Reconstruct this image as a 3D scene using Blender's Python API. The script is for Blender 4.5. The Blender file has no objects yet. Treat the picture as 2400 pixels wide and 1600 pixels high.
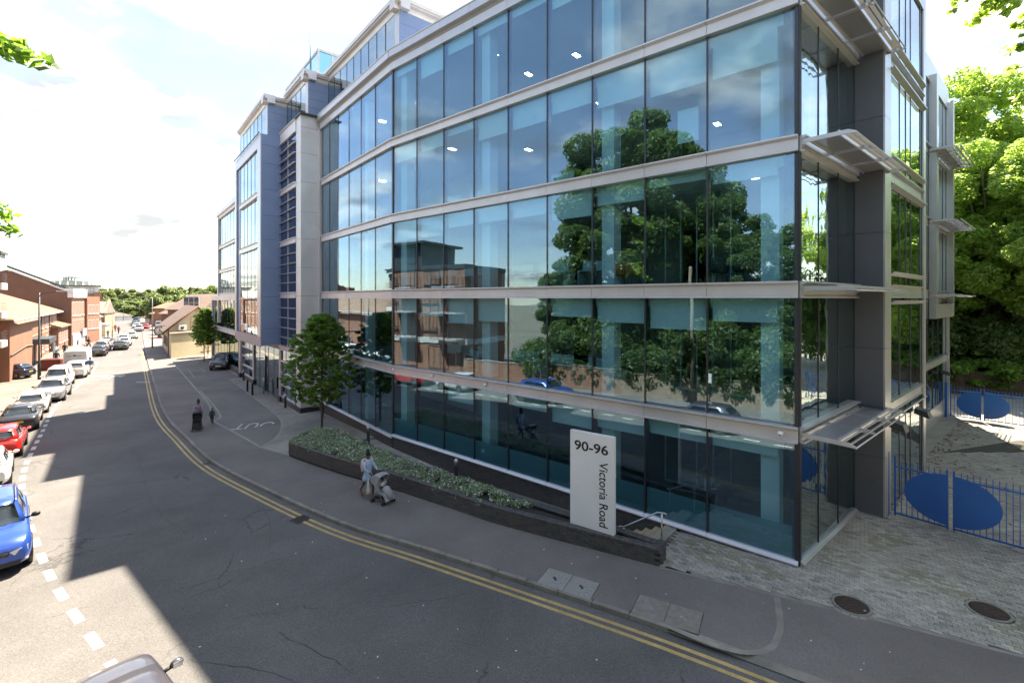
import bpy, math, random
import numpy as np
from mathutils import Matrix, Vector
rad = math.radians
SC = bpy.context.scene
COL = SC.collection
rnd = random.Random(7)

# ---------------------------------------------------------------- camera, sky, sun, exposure
F_PX, HC = 1100.0, 7.2
cam = bpy.data.cameras.new('camera')
cam.sensor_width = 36.0
cam.lens = 36.0 * F_PX / 2400.0
cam.shift_y = -100.0 / 2400.0
cam.clip_start, cam.clip_end = 0.1, 3000.0
cam_ob = bpy.data.objects.new('camera', cam)
cam_ob.location = (0, 0, HC)
cam_ob.rotation_euler = (rad(90), 0, 0)
COL.objects.link(cam_ob)
SC.camera = cam_ob

SUN_DIR = Vector((0.248, 0.513, 1.0)).normalized()      # towards the sun
SUN_EL = math.asin(SUN_DIR.z)
world = bpy.data.worlds.new('World')
SC.world = world
world.use_nodes = True
wn, wl = world.node_tree.nodes, world.node_tree.links
wn.clear()
sky = wn.new('ShaderNodeTexSky')
sky.sky_type = 'NISHITA'
sky.sun_disc = False
sky.sun_elevation = SUN_EL
sky.sun_rotation = math.atan2(SUN_DIR.x, SUN_DIR.y)
sky.air_density, sky.dust_density, sky.ozone_density = 1.0, .3, 1.2
tc = wn.new('ShaderNodeTexCoord')
sep = wn.new('ShaderNodeSeparateXYZ')
wl.new(tc.outputs['Generated'], sep.inputs[0])
def wmath(op, a, b=None, c=None):
    n = wn.new('ShaderNodeMath'); n.operation = op
    for i, v in enumerate((a, b, c)):
        if v is None: continue
        if isinstance(v, (int, float)): n.inputs[i].default_value = v
        else: wl.new(v, n.inputs[i])
    return n.outputs[0]
# clouds lie on a flat layer overhead: project the direction on it, so they crowd together near the horizon
den = wmath('ADD', wmath('MAXIMUM', sep.outputs[2], 0.0), 0.16)
cx_ = wmath('DIVIDE', sep.outputs[0], den)
cy_ = wmath('DIVIDE', sep.outputs[1], den)
comb = wn.new('ShaderNodeCombineXYZ')
wl.new(cx_, comb.inputs[0]); wl.new(cy_, comb.inputs[1]); comb.inputs[2].default_value = 21.7
n1 = wn.new('ShaderNodeTexNoise'); n1.inputs['Scale'].default_value = 1.15
n1.inputs['Detail'].default_value = 9; n1.inputs['Roughness'].default_value = 0.56
wl.new(comb.outputs[0], n1.inputs['Vector'])
ramp = wn.new('ShaderNodeValToRGB')
ramp.color_ramp.elements[0].position = 0.50; ramp.color_ramp.elements[0].color = (0, 0, 0, 1)
ramp.color_ramp.elements[1].position = 0.66; ramp.color_ramp.elements[1].color = (1, 1, 1, 1)
wl.new(n1.outputs[0], ramp.inputs[0])
n2 = wn.new('ShaderNodeTexNoise'); n2.inputs['Scale'].default_value = 2.6; n2.inputs['Detail'].default_value = 6
wl.new(comb.outputs[0], n2.inputs['Vector'])
shade = wn.new('ShaderNodeValToRGB')
shade.color_ramp.elements[0].position = 0.42; shade.color_ramp.elements[0].color = (.66, .71, .80, 1)
shade.color_ramp.elements[1].position = 0.56; shade.color_ramp.elements[1].color = (2.5, 2.5, 2.5, 1)
wl.new(n2.outputs[0], shade.inputs[0])
cloudmix = wn.new('ShaderNodeMixRGB')
wl.new(wmath('MULTIPLY_ADD', ramp.outputs[0], 0.86, 0.06), cloudmix.inputs[0])
thin = wn.new('ShaderNodeMixRGB'); thin.blend_type = 'MULTIPLY'; thin.inputs[0].default_value = 1; thin.inputs[2].default_value = (.36, .365, .38, 1)
wl.new(sky.outputs[0], thin.inputs[1]); wl.new(thin.outputs[0], cloudmix.inputs[1]); wl.new(shade.outputs[0], cloudmix.inputs[2])
bg = wn.new('ShaderNodeBackground'); bg.inputs[1].default_value = 0.11
wo = wn.new('ShaderNodeOutputWorld')
wl.new(cloudmix.outputs[0], bg.inputs[0]); wl.new(bg.outputs[0], wo.inputs[0])

sun = bpy.data.lights.new('sun', 'SUN')
sun.energy = 2.0; sun.angle = rad(0.55); sun.color = (1.0, 0.955, 0.88)
sun_ob = bpy.data.objects.new('sun', sun)
sun_ob.rotation_euler = SUN_DIR.to_track_quat('Z', 'Y').to_euler()
sun_ob.location = (20, 40, 80)
COL.objects.link(sun_ob)
SC.view_settings.view_transform = 'Standard'
SC.view_settings.look = 'None'
SC.view_settings.gamma = 1.0
SC.view_settings.use_curve_mapping = False
SC.view_settings.exposure = 3.35
SC.view_settings.use_white_balance = True
SC.view_settings.white_balance_temperature = 7700
SC.view_settings.white_balance_tint = 10
SC.cycles.max_bounces = 7
SC.cycles.transparent_max_bounces = 14
SC.cycles.glossy_bounces = 4
SC.cycles.diffuse_bounces = 3
SC.cycles.caustics_reflective = False
SC.cycles.caustics_refractive = False

# ---------------------------------------------------------------- plan of the place
C = (7.74, 12.67)                       # street corner of the office building, camera above the origin
def _u(a): return (-math.sin(a), math.cos(a))
M_A = math.atan(1290 / 1100.0)
G_A = math.atan(925 / 1100.0)
MD, G1 = _u(M_A), _u(G_A)
G2 = (G1[1], -G1[0])
def add2(p, d, k, d2=(0, 0), k2=0): return (p[0] + d[0] * k + d2[0] * k2, p[1] + d[1] * k + d2[1] * k2)
def gz(x, y):                            # the street falls gently to the left, then runs level
    d = (x - C[0]) * MD[0] + (y - C[1]) * MD[1]
    def ramp_(t): return 0.0 if t < -4 else (t if t > 4 else (t + 4) ** 2 / 16.0)
    return -.0255 * (ramp_(d) - ramp_(d - 31))
def gp(u, v, dz=0.0):                    # a spot of the ground surveyed from the photograph
    Y = 20.0
    for _ in range(50):
        X = (u - 1200) / F_PX * Y
        Y = .5 * Y + .5 * (HC - gz(X, Y) - dz) * F_PX / (v - 700.0)
    return ((u - 1200) / F_PX * Y, Y)

# ---------------------------------------------------------------- mesh helpers
W = {}
def T(x=0, y=0, z=0, rz=0, rx=0, ry=0):
    return Matrix.Translation((x, y, z)) @ Matrix.Rotation(rz, 4, 'Z') @ Matrix.Rotation(ry, 4, 'Y') @ Matrix.Rotation(rx, 4, 'X')
def frame(p, d, z=0.0):                  # x runs along d, y points outward (90 degrees to the left of d)
    return T(p[0], p[1], z, math.atan2(d[1], d[0]))
I4 = Matrix.Identity(4)
class MB:
    def __init__(s): s.v, s.f, s.m, s.sm = [], [], [], []
    def face(s, pts, mi=0, sm=False):
        b = len(s.v); s.v += [tuple(p) for p in pts]; s.f.append(tuple(range(b, b + len(pts)))); s.m.append(mi); s.sm.append(sm)
    def raw(s, vs, fs, mi=0, sm=False):
        b = len(s.v); s.v += [tuple(p) for p in vs]
        for f in fs: s.f.append(tuple(b + i for i in f)); s.m.append(mi); s.sm.append(sm)
        return s
    def box(s, x0, x1, y0, y1, z0, z1, mi=0, M=None):
        vs = [(x, y, z) for z in (z0, z1) for x, y in ((x0, y0), (x1, y0), (x1, y1), (x0, y1))]
        if M is not None: vs = [M @ Vector(v) for v in vs]
        s.raw(vs, [(3, 2, 1, 0), (4, 5, 6, 7), (0, 1, 5, 4), (1, 2, 6, 5), (2, 3, 7, 6), (3, 0, 4, 7)], mi)
        return s
    def bbox(s, x0, x1, y0, y1, z0, z1, c=0.01, mi=0):      # box with chamfered upper edges
        a = [(x0, y0), (x1, y0), (x1, y1), (x0, y1)]
        b = [(x0 + c, y0 + c), (x1 - c, y0 + c), (x1 - c, y1 - c), (x0 + c, y1 - c)]
        vs = [(x, y, z0) for x, y in a] + [(x, y, z1 - c) for x, y in a] + [(x, y, z1) for x, y in b]
        fs = [(3, 2, 1, 0), (8, 9, 10, 11)]
        for i in range(4):
            j = (i + 1) % 4
            fs += [(i, j, 4 + j, 4 + i), (4 + i, 4 + j, 8 + j, 8 + i)]
        s.raw(vs, fs, mi); return s
    def prism(s, poly, z0, z1, mi=0, top=None):
        n = len(poly); tp = top or poly
        vs = [(p[0], p[1], z0) for p in poly] + [(p[0], p[1], z1) for p in tp]
        s.raw(vs, [tuple(range(n - 1, -1, -1)), tuple(range(n, 2 * n))] + [(i, (i + 1) % n, n + (i + 1) % n, n + i) for i in range(n)], mi)
        return s
    def extr(s, prof, x0, x1, mi=0, axis='x'):              # profile of (y, z) drawn along x, or of (x, z) along y
        n = len(prof)
        if axis == 'x': vs = [(x0, p[0], p[1]) for p in prof] + [(x1, p[0], p[1]) for p in prof]
        else: vs = [(p[0], x0, p[1]) for p in prof] + [(p[0], x1, p[1]) for p in prof]
        s.raw(vs, [tuple(range(n - 1, -1, -1)), tuple(range(n, 2 * n))] + [(i, (i + 1) % n, n + (i + 1) % n, n + i) for i in range(n)], mi)
        return s
    def tube(s, pts, r, n=8, mi=0, cap=True, sm=True):
        pts = [Vector(p) for p in pts]; rr = r if isinstance(r, (list, tuple)) else [r] * len(pts)
        vs = []; up = None
        for i, p in enumerate(pts):
            d = (pts[min(i + 1, len(pts) - 1)] - pts[max(i - 1, 0)]).normalized()
            if up is None: up = d.orthogonal().normalized()
            up = (up - d * up.dot(d))
            up = up.normalized() if up.length > 1e-5 else d.orthogonal().normalized()
            w = d.cross(up)
            for k in range(n):
                a = 2 * math.pi * k / n
                vs.append(p + (up * math.cos(a) + w * math.sin(a)) * rr[i])
        fs = [(i * n + k, i * n + (k + 1) % n, (i + 1) * n + (k + 1) % n, (i + 1) * n + k) for i in range(len(pts) - 1) for k in range(n)]
        s.raw(vs, fs, mi, sm)
        if cap:
            b = len(s.v) - len(vs)
            s.f += [tuple(b + k for k in range(n - 1, -1, -1)), tuple(b + (len(pts) - 1) * n + k for k in range(n))]
            s.m += [mi, mi]; s.sm += [False, False]
        return s
    def lathe(s, prof, n=16, c=(0, 0, 0), mi=0, sm=True, M=None):
        vs = []
        for r, z in prof:
            for k in range(n):
                a = 2 * math.pi * k / n
                vs.append(Vector((c[0] + r * math.cos(a), c[1] + r * math.sin(a), c[2] + z)))
        if M is not None: vs = [M @ v for v in vs]
        m = len(prof)
        s.raw(vs, [(i * n + k, i * n + (k + 1) % n, (i + 1) * n + (k + 1) % n, (i + 1) * n + k) for i in range(m - 1) for k in range(n)], mi, sm)
        b = len(s.v) - len(vs)
        s.f += [tuple(b + k for k in range(n - 1, -1, -1)), tuple(b + (m - 1) * n + k for k in range(n))]
        s.m += [mi, mi]; s.sm += [False, False]
        return s
    def loft(s, rings, mi=0, sm=True, cap=True, closed=True):
        n = len(rings[0]); vs = [p for r in rings for p in r]
        kk = n if closed else n - 1
        s.raw(vs, [(i * n + k, i * n + (k + 1) % n, (i + 1) * n + (k + 1) % n, (i + 1) * n + k) for i in range(len(rings) - 1) for k in range(kk)], mi, sm)
        if cap:
            b = len(s.v) - len(vs)
            s.f += [tuple(b + k for k in range(n - 1, -1, -1)), tuple(b + (len(rings) - 1) * n + k for k in range(n))]
            s.m += [mi, mi]; s.sm += [False, False]
        return s
    def ball(s, c, r, n=10, mi=0, sc=(1, 1, 1)):
        h = n // 2 + 1
        prof = [(max(1e-4, math.sin(math.pi * i / h)), -math.cos(math.pi * i / h)) for i in range(h + 1)]
        return s.lathe(prof, n, (0, 0, 0), mi, True, Matrix.Translation(c) @ Matrix.Diagonal((r * sc[0], r * sc[1], r * sc[2], 1)))
    def mesh(s, name, mats):
        me = bpy.data.meshes.new(name)
        me.from_pydata(s.v, [], s.f)
        for m_ in (mats if isinstance(mats, (list, tuple)) else [mats]): me.materials.append(m_)
        if len(me.polygons) == len(s.m):
            me.polygons.foreach_set('material_index', s.m)
            me.polygons.foreach_set('use_smooth', s.sm)
        me.update()
        return me
def tag(o, label=None, cat=None, group=None, kind=None):
    if label: o['label'] = label
    if cat: o['category'] = cat
    if group: o['group'] = group
    if kind: o['kind'] = kind
    return o
def link(o, parent=None, M=I4, local=False):
    COL.objects.link(o)
    if parent is not None:
        o.parent = parent
        if local:
            o.matrix_basis = M; W[o.name] = W[parent.name] @ M
            return o
        o.matrix_parent_inverse = W[parent.name].inverted()
    o.matrix_basis = M; W[o.name] = M.copy()
    return o
def put(mb, name, mats, parent=None, M=I4, local=False, **kw):
    o = bpy.data.objects.new(name, mb if isinstance(mb, bpy.types.Mesh) else mb.mesh(name, mats))
    link(o, parent, M, local); tag(o, **kw); return o
def thing(name, label, cat, M=I4, group=None, kind=None):
    o = bpy.data.objects.new(name, None); o.empty_display_size = .3
    link(o, None, M); tag(o, label, cat, group, kind); return o
def copy_tree(o, M=None, label=None, parent=None):
    c = o.copy(); COL.objects.link(c)
    if parent is not None: c.parent = parent
    if M is not None: c.matrix_basis = M
    if label: c['label'] = label
    W[c.name] = M if M is not None else W[o.name]
    for ch in list(o.children): copy_tree(ch, None, None, c)
    return c

# ---------------------------------------------------------------- materials
MATS = {}
def newmat(name):
    m_ = bpy.data.materials.new(name); m_.use_nodes = True
    nt = m_.node_tree; nt.nodes.clear(); MATS[name] = m_
    return m_, nt.nodes, nt.links
def mat(name, col, rough=.6, metal=0., var=.12, scale=3., bump=0., bscale=None, fine=0., coat=0., emit=None, obj=False, spec=.5, stain=0.):
    if name in MATS: return MATS[name]
    m_, N, L = newmat(name)
    out = N.new('ShaderNodeOutputMaterial'); p = N.new('ShaderNodeBsdfPrincipled')
    L.new(p.outputs[0], out.inputs[0])
    p.inputs['Roughness'].default_value = rough; p.inputs['Metallic'].default_value = metal
    p.inputs['Specular IOR Level'].default_value = spec
    if coat: p.inputs['Coat Weight'].default_value = coat; p.inputs['Coat Roughness'].default_value = .05
    if emit: p.inputs['Emission Color'].default_value = (*emit[0], 1); p.inputs['Emission Strength'].default_value = emit[1]
    if obj: src = N.new('ShaderNodeTexCoord').outputs['Object']
    else: src = N.new('ShaderNodeNewGeometry').outputs['Position']
    n = N.new('ShaderNodeTexNoise'); n.inputs['Scale'].default_value = scale; n.inputs['Detail'].default_value = 5
    L.new(src, n.inputs['Vector'])
    r = N.new('ShaderNodeValToRGB')
    r.color_ramp.elements[0].position = .3; r.color_ramp.elements[1].position = .7
    r.color_ramp.elements[0].color = (*[max(0, c * (1 - var)) for c in col], 1)
    r.color_ramp.elements[1].color = (*[min(1, c * (1 + var)) for c in col], 1)
    L.new(n.outputs[0], r.inputs[0]); colout = r.outputs[0]
    if fine:
        n3 = N.new('ShaderNodeTexNoise'); n3.inputs['Scale'].default_value = 60; n3.inputs['Detail'].default_value = 3
        L.new(src, n3.inputs['Vector'])
        r3 = N.new('ShaderNodeValToRGB'); r3.color_ramp.elements[0].position = .35; r3.color_ramp.elements[1].position = .65
        r3.color_ramp.elements[0].color = (1 - fine,) * 3 + (1,); r3.color_ramp.elements[1].color = (1 + fine,) * 3 + (1,)
        L.new(n3.outputs[0], r3.inputs[0])
        mx = N.new('ShaderNodeMixRGB'); mx.blend_type = 'MULTIPLY'; mx.inputs[0].default_value = 1
        L.new(colout, mx.inputs[1]); L.new(r3.outputs[0], mx.inputs[2]); colout = mx.outputs[0]
    if stain:
        n4 = N.new('ShaderNodeTexNoise'); n4.inputs['Scale'].default_value = .35; n4.inputs['Detail'].default_value = 8; n4.inputs['Roughness'].default_value = .7
        L.new(src, n4.inputs['Vector'])
        r4 = N.new('ShaderNodeValToRGB'); r4.color_ramp.elements[0].position = .38; r4.color_ramp.elements[1].position = .62
        r4.color_ramp.elements[0].color = (1 - stain,) * 3 + (1,); r4.color_ramp.elements[1].color = (1 + stain * .5,) * 3 + (1,)
        L.new(n4.outputs[0], r4.inputs[0])
        mx = N.new('ShaderNodeMixRGB'); mx.blend_type = 'MULTIPLY'; mx.inputs[0].default_value = 1
        L.new(colout, mx.inputs[1]); L.new(r4.outputs[0], mx.inputs[2]); colout = mx.outputs[0]
    L.new(colout, p.inputs['Base Color'])
    if bump:
        nb = N.new('ShaderNodeTexNoise'); nb.inputs['Scale'].default_value = bscale or scale * 6; nb.inputs['Detail'].default_value = 4
        L.new(src, nb.inputs['Vector'])
        b = N.new('ShaderNodeBump'); b.inputs['Strength'].default_value = bump; b.inputs['Distance'].default_value = .02
        L.new(nb.outputs[0], b.inputs['Height']); L.new(b.outputs[0], p.inputs['Normal'])
    return m_
def glassmat(name, tint, base, wav=.5, refl=(.66, .83, 1.), wscale=.9, power=1.):
    m_, N, L = newmat(name)
    out = N.new('ShaderNodeOutputMaterial')
    g = N.new('ShaderNodeNewGeometry')
    n = N.new('ShaderNodeTexNoise'); n.inputs['Scale'].default_value = wscale; n.inputs['Detail'].default_value = 1
    mp = N.new('ShaderNodeMapping'); mp.inputs['Scale'].default_value = (1, 1, .8)
    L.new(g.outputs['Position'], mp.inputs[0]); L.new(mp.outputs[0], n.inputs['Vector'])
    b = N.new('ShaderNodeBump'); b.inputs['Strength'].default_value = wav; b.inputs['Distance'].default_value = .004
    L.new(n.outputs[0], b.inputs['Height'])
    gl = N.new('ShaderNodeBsdfGlossy'); gl.inputs['Roughness'].default_value = 0.0; gl.inputs['Color'].default_value = (*refl, 1)
    L.new(b.outputs[0], gl.inputs['Normal'])
    tr = N.new('ShaderNodeBsdfTransparent'); tr.inputs['Color'].default_value = (*tint, 1)
    dt = N.new('ShaderNodeVectorMath'); dt.operation = 'DOT_PRODUCT'
    L.new(g.outputs['Incoming'], dt.inputs[0]); L.new(g.outputs['Normal'], dt.inputs[1])
    def mm(op, x, y):
        q = N.new('ShaderNodeMath'); q.operation = op; q.use_clamp = op == 'MULTIPLY_ADD'
        for i, v in enumerate((x, y)):
            if isinstance(v, (int, float)): q.inputs[i].default_value = v
            else: L.new(v, q.inputs[i])
        return q
    ab = mm('ABSOLUTE', dt.outputs['Value'], 0)
    om = mm('SUBTRACT', 1.0, ab.outputs[0])
    pw = mm('POWER', om.outputs[0], 4.0)
    a = mm('MULTIPLY_ADD', pw.outputs[0], (1 - base) * power); a.inputs[2].default_value = base
    mx = N.new('ShaderNodeMixShader')
    L.new(a.outputs[0], mx.inputs[0]); L.new(tr.outputs[0], mx.inputs[1]); L.new(gl.outputs[0], mx.inputs[2])
    L.new(mx.outputs[0], out.inputs[0])
    return m_
def leafmat(name, col, trans, var=.35):
    m_, N, L = newmat(name)
    out = N.new('ShaderNodeOutputMaterial')
    src = N.new('ShaderNodeNewGeometry').outputs['Position']
    n = N.new('ShaderNodeTexNoise'); n.inputs['Scale'].default_value = 1.3; n.inputs['Detail'].default_value = 4
    L.new(src, n.inputs['Vector'])
    n2 = N.new('ShaderNodeTexWhiteNoise'); mp = N.new('ShaderNodeVectorMath'); mp.operation = 'SNAP'
    mp.inputs[1].default_value = (.22, .22, .22)
    L.new(src, mp.inputs[0]); L.new(mp.outputs[0], n2.inputs['Vector'])
    ad = N.new('ShaderNodeMath'); ad.operation = 'MULTIPLY_ADD'; ad.inputs[1].default_value = .35
    L.new(n2.outputs['Value'], ad.inputs[0]); L.new(n.outputs[0], ad.inputs[2])
    def rampc(c):
        r = N.new('ShaderNodeValToRGB'); r.color_ramp.elements[0].position = .45; r.color_ramp.elements[1].position = .95
        r.color_ramp.elements[0].color = (*[x * (1 - var) for x in c], 1)
        r.color_ramp.elements[1].color = (*[min(1, x * (1 + var)) for x in c], 1)
        L.new(ad.outputs[0], r.inputs[0]); return r.outputs[0]
    d = N.new('ShaderNodeBsdfPrincipled'); d.inputs['Roughness'].default_value = .45
    t = N.new('ShaderNodeBsdfTranslucent')
    L.new(rampc(col), d.inputs['Base Color']); L.new(rampc(trans), t.inputs['Color'])
    mx = N.new('ShaderNodeMixShader'); mx.inputs[0].default_value = .5
    L.new(d.outputs[0], mx.inputs[1]); L.new(t.outputs[0], mx.inputs[2]); L.new(mx.outputs[0], out.inputs[0])
    return m_
def asphalt(name, col, crack=.6, grain=.35):
    m_, N, L = newmat(name)
    out = N.new('ShaderNodeOutputMaterial'); p = N.new('ShaderNodeBsdfPrincipled'); L.new(p.outputs[0], out.inputs[0])
    p.inputs['Roughness'].default_value = .85; p.inputs['Specular IOR Level'].default_value = .35
    src = N.new('ShaderNodeNewGeometry').outputs['Position']
    def noise(sc, det, rough=.5, dist=0):
        n = N.new('ShaderNodeTexNoise'); n.inputs['Scale'].default_value = sc; n.inputs['Detail'].default_value = det
        n.inputs['Roughness'].default_value = rough; n.inputs['Distortion'].default_value = dist
        L.new(src, n.inputs['Vector']); return n.outputs[0]
    def rmp(i, a, b, ca, cb):
        r = N.new('ShaderNodeValToRGB'); r.color_ramp.elements[0].position = a; r.color_ramp.elements[1].position = b
        r.color_ramp.elements[0].color = (ca, ca, ca, 1); r.color_ramp.elements[1].color = (cb, cb, cb, 1)
        L.new(i, r.inputs[0]); return r.outputs[0]
    def mul(a, b):
        x = N.new('ShaderNodeMixRGB'); x.blend_type = 'MULTIPLY'; x.inputs[0].default_value = 1
        L.new(a, x.inputs[1]); L.new(b, x.inputs[2]); return x.outputs[0]
    base = N.new('ShaderNodeRGB'); base.outputs[0].default_value = (*col, 1)
    c = mul(base.outputs[0], rmp(noise(.25, 8, .65), .35, .65, .80, 1.16))
    c = mul(c, rmp(noise(95, 2), .30, .72, 1 - grain, 1 + grain * 1.5))
    c = mul(c, rmp(noise(26, 3), .30, .72, 1 - grain * .6, 1 + grain * .6))
    c = mul(c, rmp(noise(240, 1), .66, .74, 1, 1.9))
    if crack:
        v = N.new('ShaderNodeTexVoronoi'); v.feature = 'DISTANCE_TO_EDGE'; v.inputs['Scale'].default_value = .21
        ns = N.new('ShaderNodeTexNoise'); ns.inputs['Scale'].default_value = .9; ns.inputs['Detail'].default_value = 7; ns.inputs['Roughness'].default_value = .62
        L.new(src, ns.inputs['Vector'])
        ad = N.new('ShaderNodeMixRGB'); ad.blend_type = 'ADD'; ad.inputs[0].default_value = .9
        L.new(src, ad.inputs[1]); L.new(ns.outputs['Color'], ad.inputs[2]); L.new(ad.outputs[0], v.inputs['Vector'])
        cr = rmp(v.outputs['Distance'], .0, .006, 1 - crack, 1)
        # cracks come and go
        x = N.new('ShaderNodeMixRGB'); L.new(rmp(noise(.5, 2), .47, .56, 0, 1), x.inputs[0])
        x.inputs[1].default_value = (1, 1, 1, 1); L.new(cr, x.inputs[2])
        c = mul(c, x.outputs[0])
    L.new(c, p.inputs['Base Color'])
    b = N.new('ShaderNodeBump'); b.inputs['Strength'].default_value = .5; b.inputs['Distance'].default_value = .01
    L.new(noise(110, 3), b.inputs['Height']); L.new(b.outputs[0], p.inputs['Normal'])
    return m_
def brickmat(name, c1, c2, mortar, ms=.012, w=.225, h=.075, rough=.85):
    # far brickwork only: courses too fine to tell apart
    m_, N, L = newmat(name)
    out = N.new('ShaderNodeOutputMaterial'); p = N.new('ShaderNodeBsdfPrincipled'); L.new(p.outputs[0], out.inputs[0])
    p.inputs['Roughness'].default_value = rough
    g = N.new('ShaderNodeTexCoord'); sp = N.new('ShaderNodeSeparateXYZ'); L.new(g.outputs['Object'], sp.inputs[0])
    ad = N.new('ShaderNodeMath'); L.new(sp.outputs[0], ad.inputs[0]); L.new(sp.outputs[1], ad.inputs[1])
    cb = N.new('ShaderNodeCombineXYZ'); L.new(ad.outputs[0], cb.inputs[0]); L.new(sp.outputs[2], cb.inputs[1])
    b = N.new('ShaderNodeTexBrick'); b.inputs['Scale'].default_value = 1
    b.inputs['Brick Width'].default_value = w; b.inputs['Row Height'].default_value = h; b.inputs['Mortar Size'].default_value = ms
    b.inputs['Color1'].default_value = (*c1, 1); b.inputs['Color2'].default_value = (*c2, 1); b.inputs['Mortar'].default_value = (*mortar, 1)
    L.new(cb.outputs[0], b.inputs['Vector'])
    n = N.new('ShaderNodeTexNoise'); n.inputs['Scale'].default_value = .7; n.inputs['Detail'].default_value = 6; L.new(g.outputs['Object'], n.inputs['Vector'])
    r = N.new('ShaderNodeValToRGB'); r.color_ramp.elements[0].color = (.78, .78, .78, 1); r.color_ramp.elements[1].color = (1.15, 1.15, 1.15, 1)
    L.new(n.outputs[0], r.inputs[0])
    mx = N.new('ShaderNodeMixRGB'); mx.blend_type = 'MULTIPLY'; mx.inputs[0].default_value = 1
    L.new(b.outputs[0], mx.inputs[1]); L.new(r.outputs[0], mx.inputs[2]); L.new(mx.outputs[0], p.inputs['Base Color'])
    return m_
SILVER = mat('silver_cladding', (.64, .615, .63), .42, .35, .05, 1.2, stain=.06)
SILVER2 = mat('bright_aluminium', (.56, .555, .58), .35, .5, .04, 2.)
DARKM = mat('dark_gasket', (.02, .02, .024), .5, 0, .1)
MULL = mat('mullion_metal', (.06, .065, .075), .4, .5, .08)
BLUE = mat('blue_panel_paint', (.20, .27, .45), .38, .15, .05, .8, stain=.05)
GREYP = mat('grey_panel_paint', (.125, .128, .145), .5, .1, .05, .8, stain=.07)
STEEL = mat('brushed_steel', (.55, .55, .56), .28, .9, .05, 6.)
WHITEP = mat('white_gloss_paint', (.86, .86, .87), .4, 0, .03, 1.2, stain=.03)
WHITEI = mat('white_plaster', (.70, .72, .70), .8, 0, .04)
GLASS = glassmat('curtain_wall_glass', (.74, .91, .95), .145, .6)
GLASSR = glassmat('mirror_coated_glass', (.45, .66, .70), .30, .5, (.86, .93, .96))
GLASSW = glassmat('rippled_coated_glass', (.5, .7, .72), .34, 1.0, (.84, .93, .92), 2.2)
BLUEG = glassmat('blue_tinted_glass', (.10, .17, .28), .06, .3, (.7, .8, 1.))
# ================================================================ ground, road, pavements
ASPH = asphalt('road_asphalt', (.122, .117, .115), .55)
FOOT = asphalt('footway_asphalt', (.175, .158, .148), 0, .22)
FOOTL = asphalt('left_footway_surface', (.16, .148, .132), .3, .2)
KERBM = mat('kerb_concrete', (.27, .25, .22), .85, 0, .18, 2.5, .3, stain=.25)
BLK = [mat('paving_block_grey', (.34, .32, .28), .85, 0, .14, 5, .3, stain=.22, fine=.15),
       mat('paving_block_pale', (.40, .38, .34), .85, 0, .12, 5, .3, stain=.22, fine=.15),
       mat('paving_block_dark', (.25, .235, .21), .85, 0, .12, 5, .3, stain=.2, fine=.15),
       mat('paving_block_mossy', (.28, .27, .20), .88, 0, .15, 4, .3, stain=.3, fine=.15)]
SAND = mat('paving_joint_sand', (.065, .062, .05), .95, 0, .2, 5)
YEL = mat('worn_yellow_paint', (.52, .37, .15), .7, 0, .14, 4, stain=.2, fine=.25)
WPAINT = mat('worn_white_road_paint', (.62, .60, .56), .7, 0, .12, 6, stain=.2, fine=.2)

def catmull(pts, step):
    out = []
    for i in range(len(pts) - 1):
        p0 = pts[max(i - 1, 0)]; p1 = pts[i]; p2 = pts[i + 1]; p3 = pts[min(i + 2, len(pts) - 1)]
        L_ = math.hypot(p2[0] - p1[0], p2[1] - p1[1]); n = max(1, int(L_ / step))
        if p1[1] > 80: n = max(1, int(L_ / 8))
        for k in range(n):
            t = k / n
            out.append(tuple(.5 * (2 * p1[j] + (p2[j] - p0[j]) * t + (2 * p0[j] - 5 * p1[j] + 4 * p2[j] - p3[j]) * t * t + (3 * p1[j] - p0[j] - 3 * p2[j] + p3[j]) * t ** 3) for j in (0, 1)))
    out.append(pts[-1]); return out
KP = [(34, -9), (22, -1.5), (14, 3.4), (9, 6.65), (5.6, 8.95), (3.46, 10.36), (.76, 11.98), (-2.54, 13.94), (-5.74, 15.78), (-10, 18.95), (-14.27, 22.42), (-18.7, 26.9), (-24.5, 33), (-34.06, 44.6), (-53.5, 68.6), (-77, 98), (-120, 152), (-190, 240), (-300, 377)]
KC = catmull(KP, .9)
def normals(c):
    o = []
    for i in range(len(c)):
        a, b = c[max(i - 1, 0)], c[min(i + 1, len(c) - 1)]
        dx, dy = b[0] - a[0], b[1] - a[1]; l = math.hypot(dx, dy)
        o.append((dy / l, -dx / l))                # to the right of travel (away from the camera) for a near-to-far curve
    return o
KN = normals(KC)
def offs(c, n, d): return [(p[0] + q[0] * d, p[1] + q[1] * d) for p, q in zip(c, n)]
def strip(name, A, B, dz, m_, nx=1, dzb=None, **kw):
    mb = MB(); dzb = dz if dzb is None else dzb
    rows = []
    for a, b in zip(A, B):
        r = []
        for k in range(nx + 1):
            t = k / nx; x = a[0] + (b[0] - a[0]) * t; y = a[1] + (b[1] - a[1]) * t
            r.append((x, y, gz(x, y) + dz + (dzb - dz) * t))
        rows.append(r)
    mb.loft(rows, 0, False, False, False)
    kw.setdefault('kind', 'structure')
    return put(mb, name, m_, **kw)
def ray_hit(p, n, poly):
    best = None
    for a, b in zip(poly[:-1], poly[1:]):
        ex, ey = b[0] - a[0], b[1] - a[1]; den = n[0] * ey - n[1] * ex
        if abs(den) < 1e-9: continue
        t = ((a[0] - p[0]) * ey - (a[1] - p[1]) * ex) / den; s_ = ((a[0] - p[0]) * n[1] - (a[1] - p[1]) * n[0]) / den
        if t > 0 and -1e-6 <= s_ <= 1 + 1e-6 and (best is None or t < best): best = t
    return best
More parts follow.
